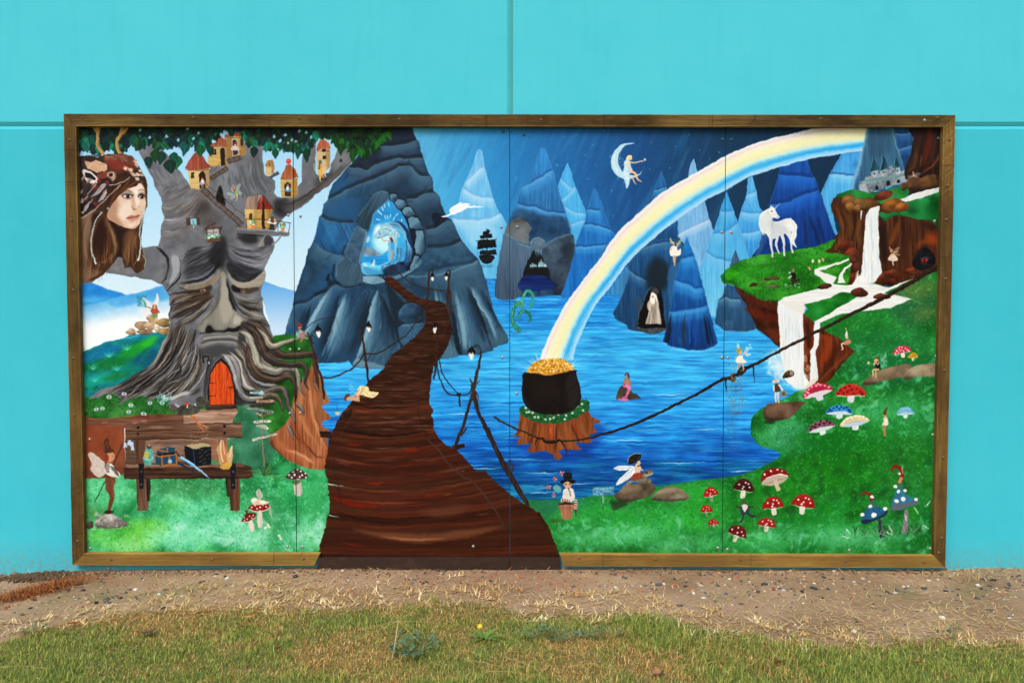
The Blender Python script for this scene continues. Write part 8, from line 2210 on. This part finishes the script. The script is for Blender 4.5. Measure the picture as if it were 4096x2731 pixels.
FS = [(188.6, 271, 'tb'), (444, 270.5, 'tb'), (687, 271.5, 'tb'), (918, 274, 'tb'), (1243, 275, 'tb'), (1656, 275, 'tb'), (1885, 273, 'tc'), (2124, 276.6, 'tz'), (2153.6, 270.5, 'tc'),
      (2181, 321, 'ra'), (2177, 426.6, 'ra'), (2174, 504, 'rb'), (2172.5, 640, 'rb'), (2169, 850, 'rb'), (2166, 1050, 'rb'), (2162.4, 1234.7, 'rb'), (2156, 1268.4, 'rb'),
      (159, 321.7, 'la'), (164.5, 505, 'la'), (167.6, 666, 'la'), (170.8, 953, 'la'), (169.5, 822, 'la'), (178, 1241.9, 'lb'),
      (255.8, 1284, 'ba'), (487, 1284.5, 'ba'), (696.8, 1282.5, 'ba'), (1330.5, 1281.5, 'bb'), (1506, 1283.6, 'bb'), (1701, 1285, 'bb'), (1942, 1288, 'bb'), (2121, 1290, 'bb')]
par = {'tb': r_top[0], 'tc': r_top[1], 'tz': r_top[1], 'ra': r_right[0], 'rb': r_right[1], 'la': r_left[0], 'lb': r_left[1], 'ba': r_bot[0], 'bb': r_bot[1]}
for x, y, k in FS:
    X, Z = on_sheet(x, y)
    X *= (4.45 - .045) / (4.45 + YS); Z = 1.42 + (Z - 1.42) * (4.45 - .045) / (4.45 + YS)
    obj('screw', SCREW if k == 'tz' else RSCREW, None, par[k], (X, -.0448, Z))

# ---------------------------------------------------------------- dark board under the painted bridge
t = NT('brown_board_paint', .6, .25)
v = t.coord()
c = t.mix(t.noise(t.coord(scale=(1, 1, 6)), 5, 6, .7), s2l('2a1c17'), s2l('43302a'))
tp = t.ramp(t.noise(v, 26, 4, .8), [(.66, (0, 0, 0)), (.7, (.9, .9, .9))])
gq_ = t.n('SeparateXYZ'); t.l(v, gq_.inputs[0])
near_ = t.n('MapRange'); near_.inputs['From Min'].default_value = -.06; near_.inputs['From Max'].default_value = .12; t.l(gq_.outputs['X'], near_.inputs['Value'])
mm_ = t.n('Math', operation='MULTIPLY'); t.l(tp, mm_.inputs[0]); t.l(near_.outputs[0], mm_.inputs[1])
c = t.mix(mm_.outputs[0], c, s2l('3aa8b0'))
du = t.ramp(t.noise(v, 18, 6, .8), [(.55, (0, 0, 0)), (.8, (.5, .5, .5))])
c = t.mix(du, c, s2l('6a5848'))
t.base(c); t.bump(t.noise(v, 40, 4), .3, .003)
M_KICK = t.m
kick = empty('skirting_board')
tag(kick, 'dark brown skirting board below the painted bridge between the yellow rails', 'board')
for xa, xb, xc, xd in ((-1.0745, -.016, -.016, -1.1065), (-.0125, .2675, .2845, -.0125)):
    y0, y1, z0, z1 = -.026, -.002, -.05, .0905
    vv = [(xd, y0, z0), (xc, y0, z0), (xb, y0, z1), (xa, y0, z1), (xd, y1, z0), (xc, y1, z0), (xb, y1, z1), (xa, y1, z1)]
    vv = [(x, y - (.009 if z > 0 and y < -.01 else 0), z if z < 0 else .0665) for x, y, z in vv]
    obj('board', mesh('board', vv, [(0, 1, 2, 3), (1, 5, 6, 2), (5, 4, 7, 6), (4, 0, 3, 7), (3, 2, 6, 7), (4, 5, 1, 0)]), M_KICK, kick)


# ---------------------------------------------------------------- lawn, dry grass, gravel
NR = np.random.default_rng(42)


def blades(x, y, hgt, wid, lean, az_, tint, z0=None, curl=.5):
    n = len(x)
    z = (ground_z(x, y) if z0 is None else z0) - .003
    dx, dy = np.cos(az_), np.sin(az_)
    px, py = -dy, dx
    up = np.cos(lean); ou = np.sin(lean)
    up2 = np.cos(lean + curl); ou2 = np.sin(lean + curl)
    V = np.empty((n, 5, 3), np.float32)
    b = np.stack([x, y, z], 1)
    m = b + np.stack([dx * ou * hgt * .55, dy * ou * hgt * .55, up * hgt * .55], 1)
    tp_ = m + np.stack([dx * ou2 * hgt * .45, dy * ou2 * hgt * .45, up2 * hgt * .45], 1)
    s = np.stack([px, py, np.zeros(n)], 1) * (wid / 2)[:, None]
    V[:, 0], V[:, 1], V[:, 2], V[:, 3], V[:, 4] = b - s, b + s, m + s * .85, m - s * .85, tp_
    i = np.arange(n)[:, None] * 5
    return V.reshape(-1, 3), i + np.array([[0, 1, 2, 3]]), i + np.array([[3, 2, 4]]), np.repeat(tint, 5, 0)


def lin(*cs):
    return np.array([s2l(q)[:3] for q in cs])


def lawn_points(n, x0, x1, y0, y1):
    x, y = NR.uniform(x0, x1, n), NR.uniform(y0, y1, n)
    k = y < edge_y(x, y)
    return x[k], y[k]


xa, ya = lawn_points(430000, -3.1, 3.1, -1.9, -.3)
xb, yb_ = lawn_points(170000, -5.5, 5.5, -3.3, -.3)
out = (np.abs(xb) > 3.1) | (yb_ < -1.9)
x = np.r_[xa, xb[out]]; y = np.r_[ya, yb_[out]]
dist = edge_y(x, y) - y
patch = fbm(x, y, 2.3, 21) * .62 + fbm(x, y, 8, 25) * .38
dry = np.clip((patch - .5) * 4.2 + .33, .08, .9)
dry = np.clip(dry + np.clip(.16 - dist, 0, .16) * 3.4 * (.4 + fbm(x, y, 3, 31)), 0, 1)
lush = np.clip((fbm(x, y, 1.7, 41) - .56) * 6, 0, 1)
dry = dry * (1 - .75 * lush)
isdry = NR.random(len(x)) < dry
thin = NR.random(len(x)) < np.clip(.45 + dist * 5, 0, 1) * (.62 + .38 * fbm(x, y, 5, 51))
x, y, isdry, dist, lush = x[thin], y[thin], isdry[thin], dist[thin], lush[thin]
n = len(x)
green = lin('77843c', '889248', '62783a', '9a9c52', '6c843e', 'a4a45e', '506a34')
straw = lin('b89c66', 'a48652', 'c8ae7a', 'ac8854', '907042', 'd2bc8c', '9c7644')
green = green * (1.1, 1.12, .85)
straw = straw * (1.2, 1.03, .85)
tint = np.where(isdry[:, None], straw[NR.integers(0, len(straw), n)], green[NR.integers(0, len(green), n)]) * NR.uniform(.75, 1.25, (n, 1))
clump = fbm(x, y, 16, 61)
hgt = NR.gamma(7, .0036, n) * (.85 + .7 * lush) * (.55 + .9 * clump) * np.where(isdry, .9, 1)
lean = np.abs(NR.normal(.55, .38, n)) + isdry * .25
V, Q, T, C_ = blades(x, y, hgt, NR.uniform(.0014, .003, n), lean, NR.uniform(0, 2 * np.pi, n), tint, curl=NR.uniform(.2, .9, n))
t = tinted('grass_blade', .6, .25)
M_BLADE = t.m
tag(obj('grass', soup('grass', V, T, Q, C_), M_BLADE), 'short lawn of mixed green and dried couch grass', 'grass', kind='stuff')

# dry straw lying on the bare strip and along its edge
n = 26000
x = NR.uniform(-3.2, 3.2, n); y = NR.uniform(-1.15, -.015, n)
e = edge_y(x, y) - y
near = np.exp(-((e + .1) / .16) ** 2) * 1.0 + .10
heap = np.exp(-((x - 2.45) / .32) ** 2 - ((y + .1) / .1) ** 2) * 1.6 + np.exp(-((x - 2.0) / .7) ** 2 - ((y + .75) / .2) ** 2) * 1.0 + np.exp(-((x + 1.15) / .5) ** 2 - ((y + .3) / .22) ** 2) * .55 + np.exp(-((x + .9) / .4) ** 2 - ((y + .03) / .03) ** 2) * .9 + np.exp(-((x - .85) / .25) ** 2 - ((y + .04) / .04) ** 2) * .9 + np.exp(-((x - 1.4) / .5) ** 2 - ((y + .06) / .05) ** 2) * .6
k = (NR.random(n) < (near + heap) * .75) & (e < .12)
x, y = x[k], y[k]
n = len(x)
pale = lin('d4b47c', 'c6a46a', 'dfc490', 'b8945c', 'cfae76', 'e6d0a0')
V, Q, T, C_ = blades(x, y, NR.uniform(.02, .075, n), NR.uniform(.0014, .0036, n), NR.uniform(1.2, 1.62, n), NR.uniform(0, 2 * np.pi, n), pale[NR.integers(0, 6, n)] * NR.uniform(.7, 1.15, (n, 1)), z0=ground_z(x, y) + NR.uniform(.003, .012, n), curl=NR.uniform(-.3, .5, n))
t = tinted('dry_straw', .65, .25); M_STRAW = t.m
tag(obj('dry_straw', soup('dry_straw', V, T, Q, C_), M_STRAW), 'dry straw and dead grass littering the bare strip below the mural', 'straw', kind='stuff')

# creeping couch runners with forked dead leaves
VV, QQ, TT, CC, off = [], [], [], [], 0
for k in range(150):
    x0 = NR.uniform(-2.6, 1.2) if k < 120 else NR.uniform(1.2, 2.8)
    y0 = float(edge_y(np.array([x0]), np.array([0.]))[0]) + NR.uniform(-.06, .3) * (1 if k < 120 else .4)
    if y0 > -.04:
        continue
    a = NR.uniform(0, 2 * np.pi)
    m = NR.integers(3, 8)
    px_, py_ = [x0], [y0]
    for j in range(m):
        a += NR.normal(0, .5)
        px_.append(px_[-1] + math.cos(a) * .024); py_.append(min(-.02, py_[-1] + math.sin(a) * .024))
    px_, py_ = np.array(px_), np.array(py_)
    nl = len(px_)
    rx = np.repeat(px_, 3); ry = np.repeat(py_, 3)
    an = NR.uniform(0, 2 * np.pi, nl * 3)
    ln_ = NR.uniform(.02, .044, nl * 3); le_ = NR.uniform(.7, 1.35, nl * 3)
    dxs, dys = np.diff(px_), np.diff(py_)
    rx = np.r_[rx, px_[:-1]]; ry = np.r_[ry, py_[:-1]]
    an = np.r_[an, np.arctan2(dys, dxs)]; ln_ = np.r_[ln_, np.hypot(dxs, dys) * 1.15]; le_ = np.r_[le_, np.full(nl - 1, 1.5)]
    c0 = pale[NR.integers(0, 6)] * NR.uniform(.85, 1.2)
    V, Q, T, C_ = blades(rx, ry, ln_, NR.uniform(.003, .0056, len(rx)), le_, an, np.repeat(c0[None], len(rx), 0) * NR.uniform(.8, 1.15, (len(rx), 1)), z0=ground_z(rx, ry) + .008, curl=NR.uniform(-.2, .4, len(rx)))
    VV.append(V); QQ.append(Q + off); TT.append(T + off); CC.append(C_); off += len(V)
tag(obj('couch_runners', soup('couch_runners', np.vstack(VV), np.vstack(TT), np.vstack(QQ), np.vstack(CC)), M_STRAW), 'pale dead couch grass runners creeping over the sand', 'runners', kind='stuff')

# gravel: small stones of many colours
n = 8200
x = NR.uniform(-3.2, 3.2, n); y = NR.uniform(-1.0, -.03, n)
e = edge_y(x, y) - y
den = .10 + np.exp(-((x + .05) / .45) ** 2 - ((y + .26) / .16) ** 2) * 1.3 + np.exp(-((x - 1.35) / .75) ** 2 - ((y + .33) / .17) ** 2) * .9 + np.exp(-((x + 2.1) / .5) ** 2 - ((y + .4) / .2) ** 2) * .7 + np.exp(-((x - 2.7) / .3) ** 2 - ((y + .3) / .25) ** 2) * .6
k = (NR.random(n) < den) & (e < -.02)
x, y = x[k], y[k]
n = len(x)
red = np.exp(-((x - .1) / .6) ** 2) * .8 + .22
u = NR.random(n)
rocks = np.where((u < red)[:, None], lin('b0553a', '9c4632', 'c06a48', 'a65a44')[NR.integers(0, 4, n)], np.where((u < red + (1 - red) * .62)[:, None], lin('3f444a', '4c5258', '2f3338', '5a5f62')[NR.integers(0, 4, n)], lin('c9c2b6', 'd8d2c8', 'b0a08c', 'c49a70')[NR.integers(0, 4, n)]))
r = np.clip(NR.gamma(2.6, .0019, n), .0018, .016) * np.where(u < red, .8, 1.15)
ico = np.array([(0, 0, 1), (.89, 0, .45), (.28, .85, .45), (-.72, .53, .45), (-.72, -.53, .45), (.28, -.85, .45), (.72, .53, -.45), (-.28, .85, -.45), (-.89, 0, -.45), (-.28, -.85, -.45), (.72, -.53, -.45), (0, 0, -1)])
icf = np.array([(0, 1, 2), (0, 2, 3), (0, 3, 4), (0, 4, 5), (0, 5, 1), (1, 6, 2), (2, 6, 7), (2, 7, 3), (3, 7, 8), (3, 8, 4), (4, 8, 9), (4, 9, 5), (5, 9, 10), (5, 10, 1), (1, 10, 6), (11, 7, 6), (11, 8, 7), (11, 9, 8), (11, 10, 9), (11, 6, 10)])
sx_, sy_, sz_ = NR.uniform(.8, 1.5, n), NR.uniform(.7, 1.1, n), NR.uniform(.35, .7, n)
an = NR.uniform(0, 6.28, n)
P_ = ico[None] * NR.uniform(.75, 1.2, (n, 12, 1)) * r[:, None, None] * np.stack([sx_, sy_, sz_], 1)[:, None]
X_ = P_[..., 0] * np.cos(an)[:, None] - P_[..., 1] * np.sin(an)[:, None] + x[:, None]
Y_ = P_[..., 0] * np.sin(an)[:, None] + P_[..., 1] * np.cos(an)[:, None] + y[:, None]
Z_ = P_[..., 2] + (ground_z(x, y) + r * sz_ * .35)[:, None]
V = np.stack([X_, Y_, Z_], -1).reshape(-1, 3)
T = (icf[None] + np.arange(n)[:, None, None] * 12).reshape(-1, 3)
t = tinted('small_stone', .8, .25); M_STONE = t.m
tag(obj('gravel', soup('gravel', V, T, None, np.repeat(rocks * NR.uniform(.8, 1.2, (n, 1)), 12, 0)), M_STONE), 'loose gravel of red brick chips and grey stones on the bare strip', 'gravel', kind='stuff')

# reddish bark fibre and a clod of dark soil at the far left
n = 5000
u, q = NR.normal(0, 1, n), NR.normal(0, 1, n)
x = -2.47 + u * .075 + q * .05; y = -.36 + q * .1 + u * .02
k = (x > -2.8) & (y < -.04)
x, y = x[k], y[k]; n = len(x)
bark = lin('9c5626', '7c421e', 'b26830', '8a4c26', 'c07c40')
V, Q, T, C_ = blades(x, y, NR.uniform(.012, .034, n), NR.uniform(.0014, .003, n), NR.uniform(.7, 1.6, n), NR.uniform(0, 6.28, n), bark[NR.integers(0, 5, n)] * NR.uniform(.45, 1.35, (n, 1)), z0=ground_z(x, y) + np.abs(NR.normal(0, .011, n)) + .003, curl=NR.uniform(-.4, .6, n))
tag(obj('bark_mulch', soup('bark_mulch', V, T, Q, C_), M_STRAW), 'patch of rust brown bark fibre on the ground left of the frame', 'mulch', kind='stuff')
n = 900
x = -2.62 + NR.normal(0, .1, n); y = -.1 + NR.normal(0, .035, n)
k = y < -.02
x, y = x[k], y[k]; n = len(x)
r = NR.uniform(.003, .011, n)
hz = np.exp(-((x + 2.62) / .1) ** 2) * .014
V = (ico[None] * NR.uniform(.7, 1.3, (n, 12, 1)) * r[:, None, None] + np.stack([x, y, ground_z(x, y) + NR.random(n) * hz], 1)[:, None]).reshape(-1, 3)
T = (icf[None] + np.arange(n)[:, None, None] * 12).reshape(-1, 3)
tag(obj('soil_clods', soup('soil_clods', V, T, None, np.repeat(lin('5a4634', '6a543e', '4c3c2c')[NR.integers(0, 3, n)], 12, 0)), M_STONE), 'dark crumbly soil heaped against the wall at the far left', 'soil', kind='stuff')


n = 2600                                            # soil crumbs drifted against the boards and the wall
x = NR.uniform(-3.2, 3.2, n); y = -np.abs(NR.normal(0, .035, n)) - np.where((x > -2.46) & (x < 2.43), .046, .004)
k = NR.random(n) < fbm(x, y * 0, 2.2, 71) * 1.3
x, y = x[k], y[k]; n = len(x)
r = NR.gamma(2.2, .0016, n).clip(.0012, .011)
V = (ico[None] * NR.uniform(.7, 1.3, (n, 12, 1)) * r[:, None, None] + np.stack([x, y, ground_z(x, y) + r * .3], 1)[:, None]).reshape(-1, 3)
T = (icf[None] + np.arange(n)[:, None, None] * 12).reshape(-1, 3)
tag(obj('soil_crumbs', soup('soil_crumbs', V, T, None, np.repeat(lin('6e5844', '8a745c', '5a4838', '9c866c')[NR.integers(0, 4, n)], 12, 0)), M_STONE), 'soil crumbs drifted along the foot of the wall', 'soil', kind='stuff')


# ---------------------------------------------------------------- weeds, stalks and fallen leaves
def gz(x, y):
    return float(ground_z(np.array([x]), np.array([y]))[0])


def leafmat(name, c1, c2, rough=.55):
    t = NT(name, rough, .3)
    t.base(t.mix(t.noise(t.coord(), 60, 4), s2l(c1), s2l(c2)))
    return t.m


M_MALLOW = leafmat('mallow_leaf', '48624a', '64805e')
M_THISTLE = leafmat('thistle_leaf', '4f7a2c', '6d9440')
M_STEM = leafmat('plant_stem', '6a7a40', '88905a')
M_YEL = leafmat('yellow_petal', 'e8d020', 'f4e040')


def lobed_leaf(r, lobes=5, cup=.25):
    vs = [(0, 0, 0)]
    n = lobes * 4
    for j in range(n + 1):
        a = -2.6 + 5.2 * j / n
        rr = r * (.82 + .18 * math.cos(a * lobes * 1.2)) * (1 - .12 * abs(a) / 2.6)
        vs.append((rr * math.cos(a), rr * math.sin(a), cup * r * (.5 + .3 * math.cos(a * lobes * 1.2))))
    return mesh('leaf', vs, [(0, j, j + 1) for j in range(1, n + 1)], True)


def stalk(pts, r0, r1, n=5):
    vs, fs = [], []
    for i, p in enumerate(pts):
        rr = r0 + (r1 - r0) * i / (len(pts) - 1)
        d = Vector(pts[min(i + 1, len(pts) - 1)]) - Vector(pts[max(i - 1, 0)])
        qn = d.to_track_quat('Z', 'Y')
        for j in range(n):
            a = 2 * math.pi * j / n
            vs.append(tuple(Vector(p) + qn @ Vector((rr * math.cos(a), rr * math.sin(a), 0))))
    for i in range(len(pts) - 1):
        for j in range(n):
            fs.append((i * n + j, i * n + (j + 1) % n, (i + 1) * n + (j + 1) % n, (i + 1) * n + j))
    return vs, fs


def join(parts):
    V, F = [], []
    for v, f in parts:
        o = len(V)
        V += list(v); F += [tuple(i + o for i in q) for q in f]
    return V, F


LEAF = [lobed_leaf(r) for r in (.0085, .011, .0135)]
for q in LEAF:
    q.materials.append(M_MALLOW)


def mallow(x, y, rx, ry, n, label, seed):
    rg = random.Random(seed)
    root = empty('mallow_weed', (x, y, gz(x, y)))
    tag(root, label, 'weed', 'low mallow weeds in the lawn')
    st = []
    for k in range(n):
        a, d = rg.uniform(0, 6.28), math.sqrt(rg.random())
        px_, py_ = d * rx * math.cos(a), d * ry * math.sin(a)
        h_ = rg.uniform(.02, .045) + (.02 if d < .5 else 0)
        st.append(stalk([(px_ * .3, py_ * .3, 0), (px_ * .7, py_ * .7, h_ * .6), (px_, py_, h_)], .0011, .0008, 4))
        lf = obj('leaf', LEAF[rg.randrange(3)], None, root, (px_, py_, h_))
        lf.rotation_euler = (rg.uniform(-.5, .5), rg.uniform(-.5, .5) - .25, rg.uniform(0, 6.28))
    obj('stems', mesh('stems', *join(st)), M_STEM, root)


mallow(-.41, -1.12, .11, .13, 110, 'dark green mallow clump beside the tall pale grass stalk', 1)
mallow(.16, -1.0, .15, .05, 60, 'spreading mallow weed right of the yellow flower', 2)
mallow(.40, -1.0, .11, .04, 30, 'thin mallow weed farthest right of the three near the yellow flower', 3)
mallow(1.94, -1.0, .04, .03, 8, 'tiny round leaved mallow weed near the right edge of the lawn', 4)
mallow(-2.12, -.95, .07, .05, 16, 'small mallow weed near the left edge of the lawn', 5)

# sow thistle with one yellow flower
root = empty('flowering_thistle', (-.122, -1.0, gz(-.122, -1.0)))
tag(root, 'small green weed with one yellow flower in the lawn', 'weed')
rg = random.Random(8)
for k in range(9):
    a = k * .72 + rg.uniform(-.2, .2)
    L = rg.uniform(.06, .1)
    vs, fs = [], []
    for j in range(7):
        s = j / 6
        wd = (.012 * math.sin(math.pi * min(1, s * .85 + .12))) * (1 if j % 2 else .6)
        zz = L * .5 * math.sin(s * 1.9) * (.75 if k % 2 else .45)
        vs += [(L * s, -wd, zz), (L * s, 0, zz - .002), (L * s, wd, zz)]
    for j in range(6):
        fs += [(j * 3, j * 3 + 3, j * 3 + 4, j * 3 + 1), (j * 3 + 1, j * 3 + 4, j * 3 + 5, j * 3 + 2)]
    lf = obj('leaf', mesh('leaf', vs, fs, True), M_THISTLE, root, (0, 0, .004))
    lf.rotation_euler = (0, 0, a)
obj('stem', mesh('stem', *stalk([(0, 0, 0), (-.008, -.004, .03), (-.018, -.006, .062)], .0022, .0014)), M_STEM, root)
vs, fs = [(0, 0, .004)], []
for k in range(18):
    a = 2 * math.pi * k / 18
    for da, rr, zz in ((-.13, .006, .003), (-.1, .0145, .006), (.1, .0145, .006), (.13, .006, .003)):
        vs.append((rr * math.cos(a + da), rr * math.sin(a + da), zz + (k % 2) * .0015))
    b = 1 + k * 4
    fs += [(0, b, b + 3), (b, b + 1, b + 2, b + 3)]
fl = obj('flower', mesh('flower', vs, fs), M_YEL, root, (-.019, -.0065, .062))
fl.scale = (.72, .72, .72)
fl.rotation_euler = (.7, -.1, 0)

# windmill grass stalk with its spokes
M_PALE = leafmat('pale_stalk', 'cfc08c', 'e4dab4')
M_TAN = leafmat('tan_spoke', '9c8448', 'b49a60')
root = empty('seed_head_stalk', (-.499, -1.19, gz(-.499, -1.19)))
tag(root, 'tall pale grass stalk with thin seed spokes radiating from its top', 'grass stalk')
obj('stem', mesh('stem', *stalk([(0, 0, 0), (.012, .02, .07), (.022, .04, .15)], .0019, .0013)), M_PALE, root)
for k, (a, L, dz) in enumerate([(.1, .15, -.01), (.75, .16, .06), (1.9, .15, .08), (2.3, .13, .09), (3.35, .17, -.03), (3.6, .19, -.06), (5.4, .17, -.06), (5.9, .12, -.04)]):
    obj('spoke', mesh('spoke', *stalk([(.022, .04, .15), (.022 + L * .5 * math.cos(a), .04 + L * .35 * math.sin(a), .15 + dz * .5), (.022 + L * math.cos(a), .04 + L * .7 * math.sin(a), .15 + dz)], .0012, .0007, 4)), M_TAN, root)


# fallen leaves
def fallen(x, y, L, wd, c1, c2, label, rot, seed, curl=.3):
    rg = random.Random(seed)
    vs, fs = [], []
    for j in range(8):
        s = j / 7
        ww = wd * math.sin(math.pi * min(1, s * .93 + .03)) ** .8
        zz = .012 + curl * L * (s - .5) ** 2 + rg.uniform(-.001, .001)
        vs += [(L * (s - .5), -ww, zz + curl * .35 * ww), (L * (s - .5), 0, zz - .002), (L * (s - .5), ww, zz + curl * .5 * ww)]
    for j in range(7):
        fs += [(j * 3, j * 3 + 3, j * 3 + 4, j * 3 + 1), (j * 3 + 1, j * 3 + 4, j * 3 + 5, j * 3 + 2)]
    o = obj('fallen_leaf', mesh('fallen_leaf', vs, fs, True), leafmat('dead_leaf', c1, c2, .5), None, (x, y, gz(x, y) + .012))
    o.rotation_euler = (rg.uniform(-.3, .3), rg.uniform(-.3, .3), rot)
    tag(o, label, 'leaf', 'fallen leaves on the lawn')


fallen(-1.148, -.545, .056, .016, 'a03c24', '7a2c1c', 'red curled leaf at the edge of the sand left of the bridge', .2, 1)
fallen(-1.227, -.80, .04, .011, 'a87a3c', 'c09250', 'small tan leaf on the grass below the red leaf', .1, 2)
fallen(-1.605, -.97, .065, .02, '5c3a34', '7a5048', 'purplish brown crumpled leaf in the left part of the lawn', .4, 3, .6)
fallen(-.985, -1.13, .03, .008, '4a2418', '5c3020', 'tiny dark brown leaf in the grass below the left bench', .9, 4)
fallen(1.628, -1.29, .08, .014, 'a0604c', 'b87860', 'long pinkish dead leaf in the lawn at the lower right', 2.2, 5)
fallen(1.073, -1.28, .075, .010, '5a2c20', '74402c', 'narrow dark red leaf standing in the lawn right of centre', 1.7, 6, .5)
fallen(1.24, -1.31, .055, .012, 'a86850', '8c5040', 'short pink brown leaf beside the narrow dark red leaf', .5, 7)
fallen(.565, -1.375, .05, .016, 'b07858', '94604a', 'broad pinkish leaf at the bottom edge of the lawn', .8, 8)
fallen(-1.99, -.88, .05, .010, '8a3a28', '6a2c20', 'dark red leaf where sand and grass meet at the left', .6, 9)

# broken straw stalks on the lawn
rg = random.Random(77)
VV = []
for k in range(38):
    cx_, cy_ = rg.choice([(-.15, -1.28), (.2, -1.25), (.75, -1.25), (-.7, -1.3), (.0, -1.3), (1.2, -1.0), (1.7, -.9), (-2.0, -1.3)])
    x0, y0 = cx_ + rg.gauss(0, .16), min(-.6, cy_ + rg.gauss(0, .06))
    a, L = rg.gauss(.1, .8), rg.uniform(.05, .19)
    z = gz(x0, y0) + rg.uniform(.03, .05)
    VV.append(stalk([(x0, y0, z), (x0 + L * .5 * math.cos(a), y0 + L * .5 * math.sin(a), z + rg.uniform(0, .012)), (x0 + L * math.cos(a), y0 + L * math.sin(a), z - .006)], .0012, .0008, 4))
tag(obj('straw_stalks', mesh('straw_stalks', *join(VV)), M_TAN), 'loose pale straw stalks scattered on top of the lawn', 'straw', kind='stuff')
